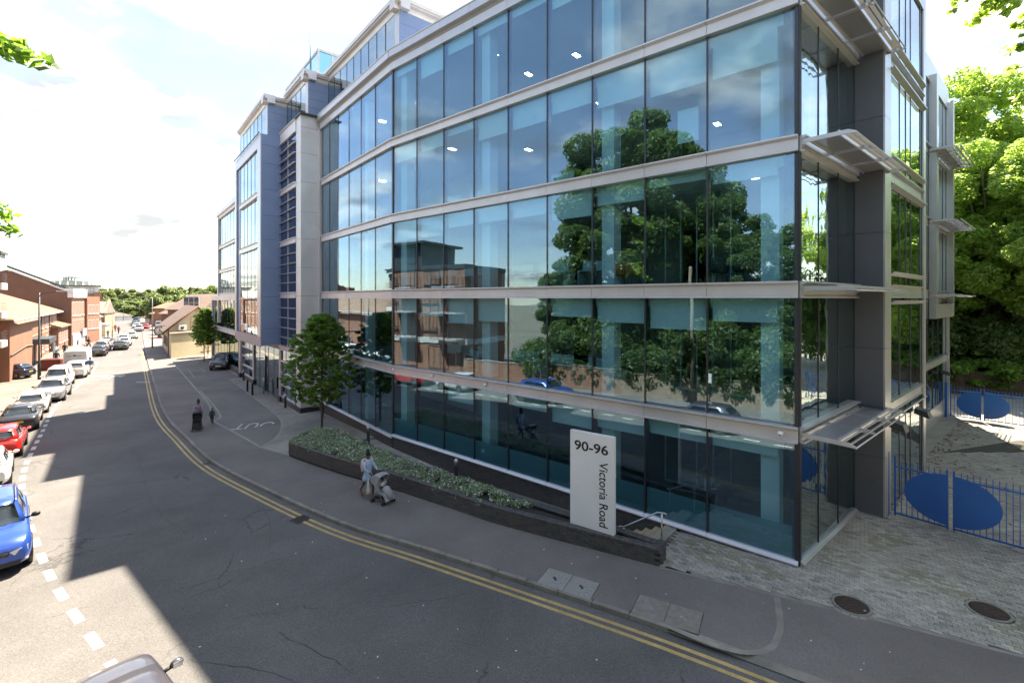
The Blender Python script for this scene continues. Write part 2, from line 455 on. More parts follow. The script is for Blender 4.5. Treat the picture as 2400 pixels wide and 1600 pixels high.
BACK = [(60, -17), (24, 2.4), (10.35, 9.49), (3.97, 12.8), (0, 15.14), (-1.5, 16.2), (-4.13, 18.18), (-7.92, 20.74), (-11.03, 23.19), (-13.26, 24.67), (-17.81, 29.02), (-21.51, 33.81), (-29.16, 42.9), (-38.47, 54.26), (-46.0, 63.2), (-59.6, 79.9), (-90, 118), (-130, 170), (-330, 430)]
KW = []
for p, n in zip(KC, KN):
    h = ray_hit(p, n, BACK); KW.append(h if h else (KW[-1] if KW else 3.))
big = MB(); xs = [-900, -400, -200, -120, -80, -60, -45, -30, -20, -10, 0, 10, 20, 40, 80, 200, 900]
ys = [-300, -60, -20, 0, 10, 20, 30, 40, 60, 80, 120, 200, 400, 900, 2400]
big.loft([[(x, y, gz(x, y) - .45) for x in xs] for y in ys], 0, False, False, False)
GROUNDM = mat('dry_ground', (.16, .15, .11), .95, 0, .25, .05)
put(big, 'ground', GROUNDM, kind='structure')
EDGE = offs(KC, KN, .14)
strip('road', offs(KC, KN, -8.45), offs(KC, KN, .02), -.12, ASPH, 8)
strip('right_pavement', EDGE, [(p[0] + n[0] * w, p[1] + n[1] * w) for p, n, w in zip(KC, KN, KW)], 0, FOOT, 4)
PAVT = mat('block_paving_far', (.29, .275, .24), .9, 0, .1, 2, .2, stain=.25, fine=.2)
_Bb = add2(C, MD, 18.4)
BACK2 = [(60, -17), (24, 2.4), (10.35, 9.49), (3.97, 12.8), (4.4, 13.75), add2(C, MD, 3.3), _Bb, add2(_Bb, G1, 3.2), (-11.45, 25.2), (-11.5, 23.9), (-11.03, 23.19)] + BACK[9:]
KW2 = []
for p, n, w in zip(KC, KN, KW):
    h = ray_hit(p, n, BACK2); KW2.append(h if h else w)
strip('forecourt', [(p[0] + n[0] * w, p[1] + n[1] * w) for p, n, w in zip(KC, KN, KW2)], [(p[0] + n[0] * (w + 46), p[1] + n[1] * (w + 46)) for p, n, w in zip(KC, KN, KW)], -.014, PAVT, 24)
strip('left_pavement', offs(KC, KN, -8.6), offs(KC, KN, -13.5), 0, FOOTL, 3)
strip('left_yard', offs(KC, KN, -13.5), offs(KC, KN, -36), -.004, FOOTL, 8)
# kerbs: single stones along the near run
def kerb(name, side, i0, i1, hgt, label=None):
    t = thing(name, None, None, kind='structure'); far = MB()
    me = [MB().bbox(-.445, .445, -.07, .07, -.12, 0, .018).mesh('kerb_stone', KERBM)]
    acc = 0; last = None; base = offs(KC, KN, side)
    pts = base[i0:i1]
    seg = []; 
    for a, b in zip(pts[:-1], pts[1:]):
        seg.append((a, b, math.hypot(b[0] - a[0], b[1] - a[1])))
    tot = sum(s_[2] for s_ in seg); d = .45
    def at(d):
        for a, b, l in seg:
            if d <= l: return (a[0] + (b[0] - a[0]) * d / l, a[1] + (b[1] - a[1]) * d / l, math.atan2(b[1] - a[1], b[0] - a[0]))
            d -= l
        return (*seg[-1][1], 0)
    cnt = 0
    while d < tot:
        x, y, a = at(d)
        pitch = -math.atan2(gz(x + math.cos(a) * .45, y + math.sin(a) * .45) - gz(x - math.cos(a) * .45, y - math.sin(a) * .45), .9)
        o = bpy.data.objects.new('kerb_stone', me[0]); link(o, t, T(x, y, gz(x, y) + .004 + hgt, a + rnd.uniform(-.004, .004), 0, pitch)); cnt += 1
        d += .905
    return t
i_a = min(range(len(KC)), key=lambda i: math.hypot(KC[i][0] - 3.46, KC[i][1] - 10.4))
i_b = min(range(len(KC)), key=lambda i: math.hypot(KC[i][0] + 53, KC[i][1] - 68))
kerb('kerb', .07, i_a, i_b, 0)
kerb('left_kerb', -8.53, i_a, i_b, 0)
strip('far_kerb', offs(KC, KN, 0)[i_b:], offs(KC, KN, .16)[i_b:], 0.006, KERBM)
strip('far_left_kerb', offs(KC, KN, -8.46)[i_b:], offs(KC, KN, -8.62)[i_b:], 0.006, KERBM)
for nm, (a, b) in {'dropped_kerb': (0, i_a)}.items():
    strip(nm, offs(KC, KN, .0)[a:b + 1], offs(KC, KN, .14)[a:b + 1], -.10, KERBM, 1, 0)
# flush edging swinging round the crossover, and the edging between tarmac and block paving
def ribbon(name, pts, w, dz, m_, step=.5, **kw):
    c = catmull(pts, step); n = normals(c)
    return strip(name, offs(c, n, -w / 2), offs(c, n, w / 2), dz, m_, 1, **kw)
ribbon('crossover_edging', [(3.46, 10.42), (4.19, 9.85), (4.8, 9.60), (5.35, 9.72), (5.85, 10.25), (6.15, 10.8), (6.42, 11.38)], .14, .004, KERBM, .15)
ribbon('paving_edging', [(4.0, 12.72), (10.35, 9.42), (24, 2.35)], .09, .005, KERBM)
# yellow lines and parking marks
for nm, d, i0 in (('outer_yellow_line', -.30, 0), ('inner_yellow_line', -.52, 0)):
    strip(nm, offs(KC, KN, d - .05)[i0:i_b + 8], offs(KC, KN, d + .05)[i0:i_b + 8], -.1155, YEL)
marks = thing('road_marking', None, None, kind='structure')
DP = [(-1.5, 4.9), (-8.4, 9.8), (-14, 14), (-21.8, 20.9), (-28.8, 28.8), (-35.4, 36.7), (-44.4, 49.3), (-53, 60)]
DC = catmull(DP, .25)
def along(c, d):
    for a, b in zip(c[:-1], c[1:]):
        l = math.hypot(b[0] - a[0], b[1] - a[1])
        if d <= l: return (a[0] + (b[0] - a[0]) * d / l, a[1] + (b[1] - a[1]) * d / l, math.atan2(b[1] - a[1], b[0] - a[0]))
        d -= l
    return None
def decal(parent, name, poly, dz, m_):
    mb = MB(); mb.face([(x, y, gz(x, y) + dz) for x, y in poly]); return put(mb, name, m_, parent)
d = .6
while True:
    q = along(DC, d)
    if not q: break
    x, y, a = q; ca, sa = math.cos(a), math.sin(a); l, w = .40, .095
    decal(marks, 'parking_dash', [(x + ca * i * l - sa * j * w, y + sa * i * l + ca * j * w) for i, j in ((-1, -1), (1, -1), (1, 1), (-1, 1))], -.1155, WPAINT)
    d += 1.5
for x0, y0, x1, y1 in ((-57.0, 68.1, -59.6, 71.6), (-62.3, 75.2, -65.0, 78.9), (-67.6, 82.5, -70.5, 86.6), (-73, 90.4, -76, 94.6), (-79, 99, -82, 103)):
    dx, dy = x1 - x0, y1 - y0; l = math.hypot(dx, dy); nx, ny = -dy / l * .08, dx / l * .08
    decal(marks, 'centre_dash', [(x0 - nx, y0 - ny), (x1 - nx, y1 - ny), (x1 + nx, y1 + ny), (x0 + nx, y0 + ny)], -.1155, WPAINT)
for u0, v0, u1, v1, w in ((192, 878, 262, 871, .12), (178, 893, 258, 887, .12), (318, 896, 348, 896, .2)):
    a, b = gp(u0, v0, -.12), gp(u1, v1, -.12)
    decal(marks, 'cross_line', [a, b, (b[0], b[1] + w), (a[0], a[1] + w)], -.1145, WPAINT)
def text_mb(s, size, m_, name, parent=None, M=I4, ext=.0, align='CENTER', xs=1., local=False, **kw):
    cu = bpy.data.curves.new(name, 'FONT'); cu.body = s; cu.size = size; cu.align_x = align; cu.align_y = 'CENTER'; cu.extrude = ext; cu.resolution_u = 3
    ob = bpy.data.objects.new(name + '_t', cu); COL.objects.link(ob)
    dg = bpy.context.evaluated_depsgraph_get(); me = bpy.data.meshes.new_from_object(ob.evaluated_get(dg))
    bpy.data.objects.remove(ob); me.name = name; me.materials.clear(); me.materials.append(m_)
    if xs != 1:
        for v in me.vertices: v.co.x *= xs
    return put(me, name, m_, parent, M, local, **kw)
c_ = gp(238, 882, -.12)
text_mb('CAR', 1.7, WPAINT, 'road_lettering', marks, T(c_[0], c_[1], gz(*c_) - .112, .1), xs=1.4)
# sealed joints and patches in the road
PATCH = asphalt('road_patch', (.112, .109, .107), 0, .3)
for cx, cy, sx, sy, r in ((-12.3, 17.3, .5, .45, .4), (-10.9, 15.9, .55, .4, .3), (-9.2, 14.3, .5, .35, .2), (-7.3, 13.0, .7, .4, .2), (-19.6, 24.5, .25, 2.2, .75)):
    pl = []
    for k in range(14):
        t = 2 * math.pi * k / 14; q = rnd.uniform(.85, 1.15); x, y = sx * q * math.cos(t), sy * q * math.sin(t)
        pl.append((cx + x * math.cos(r) - y * math.sin(r), cy + x * math.sin(r) + y * math.cos(r)))
    decal(marks, 'road_patch', pl, -.117, PATCH)

CRK = mat('dark_crack', (.06, .058, .056), .95, 0, .2, 9)  # plain dark colour of the thin crack ribbons
def crack(pts, w=.01, seed=1):
    g = random.Random(seed); P = [gp(u, v, -.12) for u, v in pts]; c = catmull(P, .12); n = normals(c); mb = MB(); rows = []; off = 0
    for i, (p, q) in enumerate(zip(c, n)):
        off = off * .86 + g.gauss(0, .022); ww = w * g.uniform(.25, 1.5) * min(1, (i + .5) / 6, (len(c) - i) / 6.)
        rows.append([(p[0] + q[0] * (off + k * ww), p[1] + q[1] * (off + k * ww), gz(*p) - .1165) for k in (-1, 1)])
    mb.loft(rows, 0, False, False, False); put(mb, 'road_crack', CRK, marks)
for k_, ps in enumerate((((400, 1422), (460, 1396), (530, 1366), (600, 1325), (690, 1300)), ((500, 1455), (590, 1440), (700, 1422), (760, 1395), (870, 1328)), ((810, 1410), (920, 1392), (1020, 1372), (1080, 1362)), ((640, 1470), (720, 1520), (830, 1582)), ((600, 1180), (632, 1218), (632, 1300)), ((300, 1230), (380, 1190), (470, 1160)),
        ((215, 1290), (300, 1262), (420, 1225)), ((180, 1100), (290, 1085), (410, 1070)), ((330, 1075), (345, 1150), (380, 1205), (450, 1262)), ((440, 1545), (520, 1560), (640, 1578), (700, 1597)), ((860, 1430), (960, 1415), (1120, 1385)), ((240, 980), (300, 975), (352, 972)))):
    crack(ps, .006 if k_ % 3 else .010, k_)
g_l = random.Random(4); lit = MB()
for k_ in range(60):
    u, v = g_l.uniform(450, 2200), g_l.uniform(1130, 1590); x, y = gp(u, v)
    z = gz(x, y) + .008; r_ = g_l.uniform(.008, .022); lit.box(-r_, r_, -r_ * .6, r_ * .6, 0, .006, 0, T(x, y, z, g_l.uniform(0, 3)))
put(lit, 'litter', mat('white_litter', (.7, .7, .68), .8), None, kind='stuff', label='tiny white scraps of litter on road and footway')

# forecourt lane: pale edging bands and the painted word
g1v, ou = G1, (-G2[0], -G2[1])
CO = (-14.717, 32.705)
def S2(s, o): return (CO[0] + G1[0] * s + ou[0] * o, CO[1] + G1[1] * s + ou[1] * o)
LANE = asphalt('lane_surface', (.18, .172, .158), 0, .2)
lane_poly = [S2(31.8, 4.1), S2(30, 1.2), S2(19.7, 1.2), S2(13, 1.25), S2(7.25, 1.3), S2(3, 1.32), S2(.2, 1.43), S2(-1.6, 1.62), S2(-3.2, 2.0), S2(-4.7, 2.5), S2(-5.97, 3.13), S2(-7.09, 4.0), S2(-.8, 4.68), S2(1.2, 4.95), S2(5, 4.55), S2(17, 4.45)]
EDG = mat('pale_edging', (.30, .285, .25), .85, 0, .12, 3, stain=.15)
inner = lane_poly[2:12]
a_pts = catmull(inner, .6)
outer = []
for p in a_pts: outer.append(p)
lnA = [S2(19.7, 4.42), S2(17, 4.43), S2(12, 4.45), S2(7, 4.5), S2(5, 4.53), S2(1.5, 4.8), S2(-.8, 4.66), S2(-3, 4.45), S2(-5, 4.22), S2(-7.0, 4.02)]
lb = catmull(lnA, .6)
def resamp(c, n):
    L_ = sum(math.hypot(b[0] - a[0], b[1] - a[1]) for a, b in zip(c[:-1], c[1:])) - 1e-4
    return [along(c, L_ * i / (n - 1))[:2] for i in range(n)]
strip('lane', resamp(a_pts, 60), resamp(lb, 60), -.010, LANE, 4)
strip('lane_far', resamp(catmull([S2(19.7, .3), S2(40, .3)], 1), 30), resamp(catmull([S2(19.7, 4.42), S2(40, 4.4)], 1), 30), -.010, LANE, 4)
ribbon('lane_inner_edging', inner, .17, -.004, EDG, .5)
ribbon('lane_outer_edging', [S2(33, 4.45), S2(17, 4.45), S2(7, 4.5), S2(1.6, 5.0)], .16, .006, EDG, .5)
ribbon('lane_front_edging', [S2(1.6, 5.0), S2(-.8, 4.68), S2(-3.5, 4.35), S2(-7.15, 4.0)], .14, .006, EDG, .5)
ribbon('lane_step_edging', [S2(14, 4.3), S2(7, 4.25), S2(2.4, 4.45), S2(1.5, 5.0)], .14, .008, EDG, .5)
p = gp(597, 996)
text_mb('OUT', 2.0, WPAINT, 'lane_lettering', marks, T(p[0], p[1], gz(*p) + .0, math.atan2(-.28, -1)), xs=.55)
# parking bay hatching by the grey estate
for (u0, v0, u1, v1) in ((440, 864, 480, 862), (455, 886, 545, 868), (440, 864, 456, 886), (470, 862, 481, 872), (525, 858, 545, 868), (444, 870, 474, 866), (448, 876, 478, 871), (452, 882, 481, 874)):
    a, b = gp(u0, v0), gp(u1, v1); dx, dy = b[0] - a[0], b[1] - a[1]; l = math.hypot(dx, dy); nx, ny = -dy / l * .05, dx / l * .05
    decal(marks, 'bay_line', [(a[0] - nx, a[1] - ny), (b[0] - nx, b[1] - ny), (b[0] + nx, b[1] + ny), (a[0] + nx, a[1] + ny)], .0, EDG)

# block paving by the corner
def pip(x, y, poly):
    c = False; j = len(poly) - 1
    for i in range(len(poly)):
        xi, yi = poly[i]; xj, yj = poly[j]
        if (yi > y) != (yj > y) and x < (xj - xi) * (y - yi) / (yj - yi) + xi: c = not c
        j = i
    return c
R_ = add2(C, G2, 5.156); P_ = add2(R_, G1, -.77); A_ = add2(P_, G2, 6.75)
NO = (-MD[1], MD[0])
plaza = [(4.08, 12.83), (10.35, 9.53), (17, 6.15), (24, 12), (26, 24), (17.6, 21.2), A_, P_, R_, C, add2(C, MD, 3.3), (4.45, 13.8), (4.3, 13.4)]
holes = [(8.01, 11.07, .44), (11.01, 10.84, .44)]
def plaza_blocks():
    t = thing('block_paving', None, None, kind='structure')
    a = math.atan2(-.60, .80); ca, sa = math.cos(a), math.sin(a)
    lst = []
    for j in range(-150, 260):
        for i in range(-60, 130):
            x_, y_ = i * .206 + (.103 if j % 2 else 0), j * .104
            x, y = 7 + ca * x_ - sa * y_, 10 + sa * x_ + ca * y_
            if y > 22 or not pip(x, y, plaza): continue
            if any(math.hypot(x - h[0], y - h[1]) < h[2] for h in holes): continue
            lst.append((x, y))
    lst.sort(key=lambda q: math.hypot(q[0], q[1]) + (0 if q[0] / q[1] < 1.05 else 50))
    me = []
    for k in range(4): me.append(MB().bbox(-.0995, .0995, -.0485, .0485, -.03, 0, .006).mesh('paving_block', BLK[k]))
    rest = MB()
    for n, (x, y) in enumerate(lst):
        h = mathn(x * .6, y * .6)
        k = 3 if (h > .72 and rnd.random() < .55) else (2 if rnd.random() < .08 else (1 if rnd.random() < .33 else 0))
        z = gz(x, y) + .004 + rnd.uniform(-.002, .002)
        if n < 300:
            o = bpy.data.objects.new('paving_block', me[k]); link(o, t, T(x, y, z, a + rnd.uniform(-.012, .012), rnd.uniform(-.01, .01), rnd.uniform(-.01, .01)))
        else:
            M_ = T(x, y, z, a + rnd.uniform(-.012, .012), rnd.uniform(-.008, .008), rnd.uniform(-.008, .008)); b = len(rest.v)
            q = [(-.0985, -.048), (.0985, -.048), (.0985, .048), (-.0985, .048)]
            vs = [M_ @ Vector((u, v, -.03)) for u, v in q] + [M_ @ Vector((u, v, 0)) for u, v in q]
            rest.raw(vs, [(4, 5, 6, 7)] + [(i, (i + 1) % 4, 4 + (i + 1) % 4, 4 + i) for i in range(4)], k)
    put(rest, 'distant_paving_block', BLK, t, kind='stuff')
    s_ = MB(); c = plaza
    s_.face([(x, y, gz(x, y) - .008) for x, y in c]); put(s_, 'joint_sand', SAND, t)
from mathutils import noise as mnoise
def mathn(x, y): return .5 + .5 * mnoise.noise(Vector((x, y, 3.3))) * 1.6
plaza_blocks()

# ================================================================ bricks
ENG = [mat('blue_brick_dark', (.07, .068, .07), .45, 0, .15, 8), mat('blue_brick_mid', (.09, .086, .088), .5, 0, .15, 8), mat('blue_brick_brown', (.10, .088, .082), .5, 0, .15, 8)]
MORT = mat('dark_mortar', (.045, .044, .043), .95, 0, .15, 6)
def brick_run(parent, path, n_courses, base, limit, mats, top=None, face_off=0., L=.225, Hc_=.075, D=.05):
    """bricks laid along a path (list of (x, y)); outward is to the left of travel; base(x, y) gives the foot"""
    seg = [(a, b, math.hypot(b[0] - a[0], b[1] - a[1])) for a, b in zip(path[:-1], path[1:])]
    tot = sum(q[2] for q in seg); lst = []
    for c in range(n_courses):
        d = .112 + (L / 2 if c % 2 else 0)
        while d < tot - .1:
            x, y, a = along(path, d)
            lst.append((x, y, a, c)); d += L
    lst.sort(key=lambda q: math.hypot(q[0], q[1]))
    me = [MB().bbox(-.107, .107, -.05, .0, -.0325, .0325, .004).mesh('brick', m_) for m_ in mats]
    rest = MB()
    for n, (x, y, a, c) in enumerate(lst):
        z = base(x, y) + Hc_ * (c + .5)
        ox, oy = -math.sin(a) * rnd.uniform(-.003, .003), math.cos(a) * .001
        k = rnd.randrange(len(mats))
        if n < limit:
            o = bpy.data.objects.new('brick', me[k]); link(o, parent, T(x + ox, y + oy, z, a))
        else:
            M_ = T(x + ox, y + oy, z, a); vs = [M_ @ Vector(q) for q in ((-.107, -.05, -.0325), (.107, -.05, -.0325), (.107, 0, -.0325), (-.107, 0, -.0325), (-.107, -.05, .0325), (.107, -.05, .0325), (.107, 0, .0325), (-.107, 0, .0325))]
            rest.raw(vs, [(4, 5, 6, 7), (2, 3, 7, 6), (3, 0, 4, 7), (1, 2, 6, 5)], k)
    if rest.v: put(rest, 'brickwork', mats, parent, kind='stuff')
# ================================================================ the office building
OFF = thing('office_building', 'five storey glass and silver office building with deep blue box on its left wing', 'building', T(C[0], C[1], 0))
TT = 18.4
B_ = add2(C, MD, TT); E_ = add2(B_, G1, 11.5)
FM = frame(C, MD); FL = frame(B_, G1); FS = frame(CO, G1)
FR = frame(R_, (-G2[0], -G2[1])); FP = frame(P_, G1); FA = frame(A_, (-G2[0], -G2[1]))
Z2 = add2(add2(P_, G2, 21.0), G1, 1.06)
FB = frame(Z2, (-G2[0], -G2[1]))
BANDS = [(3.30, 3.74), (7.22, 7.68), (11.18, 11.61), (15.13, 15.55)]
BAND_PROF = lambda z0, z1: [(-.14, z0), (.13, z0), (.13, z0 + .035), (.055, z0 + .06), (.055, z1 - .10), (.17, z1 - .045), (.17, z1), (-.14, z1)]
ROOMBLIND = mat('roller_blind_fabric', (.76, .80, .78), .9, 0, .04)
ROOMCOL = mat('white_column_paint', (.82, .85, .85), .8, 0, .03)
def pane(fr, s0, s1, z0, z1, m_, jit=.0022, name='glass_pane'):
    mb = MB().box(-(s1 - s0) / 2, (s1 - s0) / 2, -.012, .012, -(z1 - z0) / 2, (z1 - z0) / 2)
    M_ = fr @ T((s0 + s1) / 2, -.03, (z0 + z1) / 2, rnd.uniform(-jit, jit) * 1.6, rnd.uniform(-jit, jit) * 1.4)
    return put(mb, name, m_, OFF, M_)
def band(fr, cuts, z0, z1, m_=SILVER, prof=BAND_PROF, name='spandrel_panel'):
    for a, b in zip(cuts[:-1], cuts[1:]):
        put(MB().extr(prof(z0, z1), a + .006, b - .006), name, m_, OFF, fr)
def glaze(fr, cuts, z0, z1, m_, mull=.028, fin=True, jit=.0022, skipends=False):
    for a, b in zip(cuts[:-1], cuts[1:]):
        pane(fr, a + mull * .6, b - mull * .6, z0, z1, m_, jit)
    cc = cuts[1:-1] if skipends else cuts
    for a in cc:
        mb = MB().box(a - mull, a + mull, -.05, -.002, z0, z1)
        if fin: mb.box(a - .035, a + .035, -.22, -.05, z0, z1)
        put(mb, 'mullion', MULL, OFF, fr)
cM = [0, 2.4] + [2.4 + 2 * i for i in range(1, 9)]
cL = [0, 2.2, 4.2, 6.1, 8.0, 9.6, 11.0]
def sillz(d): return .12 - .012 * d
lev = [(.12, 3.30), (3.74, 7.22), (7.68, 11.18), (11.61, 15.13), (15.55, 19.14)]
for i, (z0, z1) in enumerate(lev):
    glaze(FM, cM, z0 if i else -.12, z1, GLASS, .024)
    glaze(FL, cL, z0 if i else -.12, z1, GLASS, .022)
for z0, z1 in BANDS:
    band(FM, cM, z0, z1); band(FL, cL[:-1] + [11.05], z0, z1)
PAR = lambda z0, z1: [(-.3, z0), (.10, z0), (.10, z0 + .05), (.05, z0 + .08), (.05, z0 + .42), (.12, z0 + .46), (.03, z0 + .50), (.03, z0 + .56), (.26, z0 + .60), (.24, z1 - .06), (.27, z1 - .05), (.27, z1), (-.3, z1)]
band(FM, cM, 19.14, 20.16, SILVER2, PAR, 'parapet_panel'); band(FL, cL[:-1] + [11.4], 19.14, 20.16, SILVER2, PAR, 'parapet_panel')
# silver sill over the brick plinth
SILL = lambda z0, z1: [(-.1, z0), (.10, z0), (.12, z0 + .05), (.05, z1 - .01), (.03, z1), (-.1, z1)]
band(FM, cM, .0, .13, SILVER, SILL, 'sill'); band(FL, cL, -.10, .03, SILVER, SILL, 'sill')
# black closer strips at bend
put(MB().box(-.06, .06, -.10, .02, -.1, 19.14), 'bend_post', MULL, OFF, FL)
# plinth bricks
pl = thing('brick_plinth', 'dark brick plinth under the long glass front, seen behind the planter', 'wall')
pm = MB().box(3.35, TT, -.30, .034, -1.0, 0.0); put(pm, 'mortar_backing', MORT, pl, FM)
pm = MB().box(0, 11.5, -.30, .034, -1.3, -.10); put(pm, 'mortar_backing', MORT, pl, FL)
PP = [add2(add2(C, MD, TT), NO, .045), add2(add2(C, MD, 3.35), NO, .045)][::-1]
brick_run(pl, PP, 13, lambda x, y: -.975, 270, ENG)
PQ = [add2(B_, G1, 0., ou, .045), add2(B_, G1, 11.4, ou, .045)]
brick_run(pl, PQ, 11, lambda x, y: -.925, 0, ENG)

# ---- slabs, ceilings, lights, columns, blinds inside
ins = [add2(C, MD, .45, NO, -.25), add2(B_, MD, -.1, NO, -.25), add2(E_, G1, 0, ou, -.25), add2(CO, G1, 1.0, ou, -.4), add2(CO, G1, 22.5, ou, -.4), add2(CO, G1, 22.5, ou, -17.5), add2(Z2, G1, 12.), add2(Z2, G1, .3), add2(A_, G1, 1.36), add2(A_, G1, .25), add2(P_, G1, .3, G2, .2), add2(R_, G1, .2)]
SLAB = mat('slab_edge_grey', (.30, .31, .32), .8, 0, .06)
CEIL = mat('office_ceiling', (.78, .80, .78), .9, 0, .03)
CARP = mat('office_carpet', (.16, .18, .18), .95, 0, .15, 2)
for i, (z0, z1) in enumerate([(-.12, 3.30)] + lev[1:]):
    put(MB().prism(ins, z0 - .10, z0 - .012), 'floor_slab', CARP, OFF)
    put(MB().prism(ins, z1 + .02, z1 + .09), 'ceiling', CEIL, OFF)
put(MB().prism(ins, 19.95, 20.05), 'roof_deck', SLAB, OFF)
LAMP = mat('ceiling_lamp', (.9, .9, .85), .5, 0, 0, emit=((1., .97, .86), 4.))
LAMPD = mat('dim_ceiling_lamp', (.9, .9, .85), .5, 0, 0, emit=((1., .97, .8), 1.6))
for i, zc in enumerate((3.3, 7.22, 11.18, 15.13, 19.14)):
    for s_ in (1.6, 4.4, 7.3, 10.2, 13.2, 16.2):
        for dd in (2.2, 4.9, 7.6):
            if i == 0 or (i == 1) or (i == 2 and rnd.random() < .45): continue
            if rnd.random() < .68: continue
            mb = MB().box(-.3, .3, -.3, .3, -.03, .0); mb.box(-.11, .11, -.22, .22, -.034, -.03, 1)
            put(mb, 'ceiling_light', [CEIL, LAMP if i > 2 else LAMPD], OFF, FM @ T(s_, -dd, zc + .012))
for s_ in (3, 7):
    put(MB().box(-.12, .12, -.22, .22, -.03, 0), 'ceiling_light', LAMP, OFF, FL @ T(s_, -2.6, 15.14)); put(MB().box(-.12, .12, -.22, .22, -.03, 0), 'ceiling_light', LAMP, OFF, FL @ T(s_, -2.6, 19.15))
for s_ in (.78, 6.0, 12.05, 18.0):
    mb = MB()
    for (z0, z1) in lev: mb.box(s_ - .24, s_ + .24, -.95, -.42, z0, z1)
    put(mb, 'column', ROOMCOL, OFF, FM)
for s_ in (1.2,):
    mb = MB(); mb.box(4.1, 4.5, -.9, -.4, 0, 19); put(mb, 'column', ROOMCOL, OFF, FL)
for i, (z0, z1) in enumerate(lev):
    # pelmet and blinds
    put(MB().box(.4, TT - .1, -.30, -.24, z1 - .28, z1), 'blind_pelmet', ROOMBLIND, OFF, FM)
    for a, b in zip(cM[:-1], cM[1:]):
        dr = [.55, .85, .65, .8, .55][i] + rnd.choice([0, 0, 0, .15, -.15, .3])
        if i == 4: dr = rnd.choice([.5, .75, 1.0])
        if i == 3 and a < 3: dr = 1.25
        if rnd.random() < .12: dr = .3
        put(MB().box(a + (.55 if a == 0 else .10), b - .10, -.235, -.22, z1 - dr, z1 - .02), 'roller_blind', ROOMBLIND, OFF, FM)
# back walls of the rooms and a glazed partition
CORE = mat('core_wall', (.42, .46, .47), .85, 0, .1, .5)
for (z0, z1) in lev:
    mb = MB().box(1.0, 5.4, -9.3, -9.2, z0, z1); mb.box(6.6, 12.2, -9.3, -9.2, z0, z1); mb.box(13.2, TT, -9.3, -9.2, z0, z1)
    put(mb, 'core_wall', CORE, OFF, FM)
    put(MB().box(0, 11, -6.1, -6, z0, z1), 'core_wall', CORE, OFF, FL)
PART = mat('partition_frame', (.42, .50, .52), .5, .2, .05)
for z0, z1 in (lev[0], lev[1], lev[2]):
    mb = MB()
    for s_ in (2.6, 3.2, 3.8, 4.4, 5.0): mb.box(s_ - .02, s_ + .02, -3.2, -3.14, z0, z1)
    mb.box(.9, 5.0, -3.2, -3.14, z0 + .0, z0 + .08); put(mb, 'glass_partition', PART, OFF, FM)
FILM = newmat('frosted_film')
_m, _N, _L = FILM
_o = _N.new('ShaderNodeOutputMaterial'); _t = _N.new('ShaderNodeBsdfTransparent'); _d = _N.new('ShaderNodeBsdfDiffuse'); _x = _N.new('ShaderNodeMixShader')
_d.inputs[0].default_value = (.32, .50, .54, 1); _t.inputs[0].default_value = (.8, .9, .92, 1); _x.inputs[0].default_value = .45
_L.new(_t.outputs[0], _x.inputs[1]); _L.new(_d.outputs[0], _x.inputs[2]); _L.new(_x.outputs[0], _o.inputs[0])
for a, b in zip(cM[:-1], cM[1:]):
    put(MB().box(a + .05, b - .05, -.052, -.048, -.02 - .1, 1.0), 'frosted_film', FILM[0], OFF, FM)

# ---- corner return (faces the gates), grey panels, side bay, rear wing
cR = [0, 1.75, 3.56, 5.1]
for i, (z0, z1) in enumerate(lev):
    glaze(FR, cR, z0 if i else .02, z1, GLASSW, .02, True, .002)
put(MB().box(5.10, 5.19, -.09, .0, -.1, 19.14), 'corner_post', MULL, OFF, FR)
for z0, z1 in BANDS: band(FR, [0, 5.1], z0, z1)
band(FR, [0, 5.1], -.02, .10, SILVER2, SILL, 'sill'); band(FR, [0, 5.1], 19.14, 20.16, SILVER2, PAR, 'parapet_panel')
zc = [0.02, 1.95, 3.62, 5.55, 7.50, 9.4, 11.4, 13.2, 15.3, 17.3, 19.14]
for a, b in zip(zc[:-1], zc[1:]):
    put(MB().box(.0, .785, -.12, .02, a + .006, b - .006), 'grey_panel', GREYP, OFF, FP)
put(MB().box(.0, .77, -.14, .03, 19.14, 20.16), 'parapet_panel', SILVER2, OFF, FP)
put(MB().box(.0, .79, -.14, .03, -.1, .02), 'sill', SILVER2, OFF, FP)
# side bay: x from the far end (0) to the grey panel (6.75)
SBP = mat('side_bay_post', (.50, .50, .50), .3, .6, .04, 2)
for x0, x1 in ((0, .5), (5.95, 6.75)):
    for a, b in zip(zc[:-1], zc[1:]):
        put(MB().box(x0 + .004, x1 - .004, -.5, .05, a + .005, b - .005), 'silver_post_panel', SBP, OFF, FA)
put(MB().box(0, 6.75, -.5, .05, 19.14, 21), 'parapet_panel', SBP, OFF, FA)
cA = [.5, .82, 2.6, 3.42, 4.4, 5.95]
for i, (z0, z1) in enumerate(lev):
    glaze(FA, cA if i != 1 else [.5, .82, 2.6, 4.4, 5.95], z0 - (.1 if i == 0 else 0), z1, GLASSR, .03, False, .0015)
BP2 = lambda z0, z1: [(-.3, z0), (.02, z0), (.02, z0 + .03), (-.02, z0 + .05), (-.02, z1 - .05), (.12, z1 - .03), (.12, z1), (-.3, z1)]
for k, (z0, z1) in enumerate(BANDS):
    band(FA, [.5, 5.95], z0, z1, SBP, BP2)
    put(MB().extr([(.0, z0 - .22), (.16, z0 - .12), (.16, z0 - .08), (.0, z0 - .18)], .45, 6.0), 'window_hood', SBP, OFF, FA)
    if k: put(MB().extr([(.0, z1 + .30), (.14, z1 + .40), (.14, z1 + .44), (.0, z1 + .34)], .45, 6.0), 'window_hood', SBP, OFF, FA)
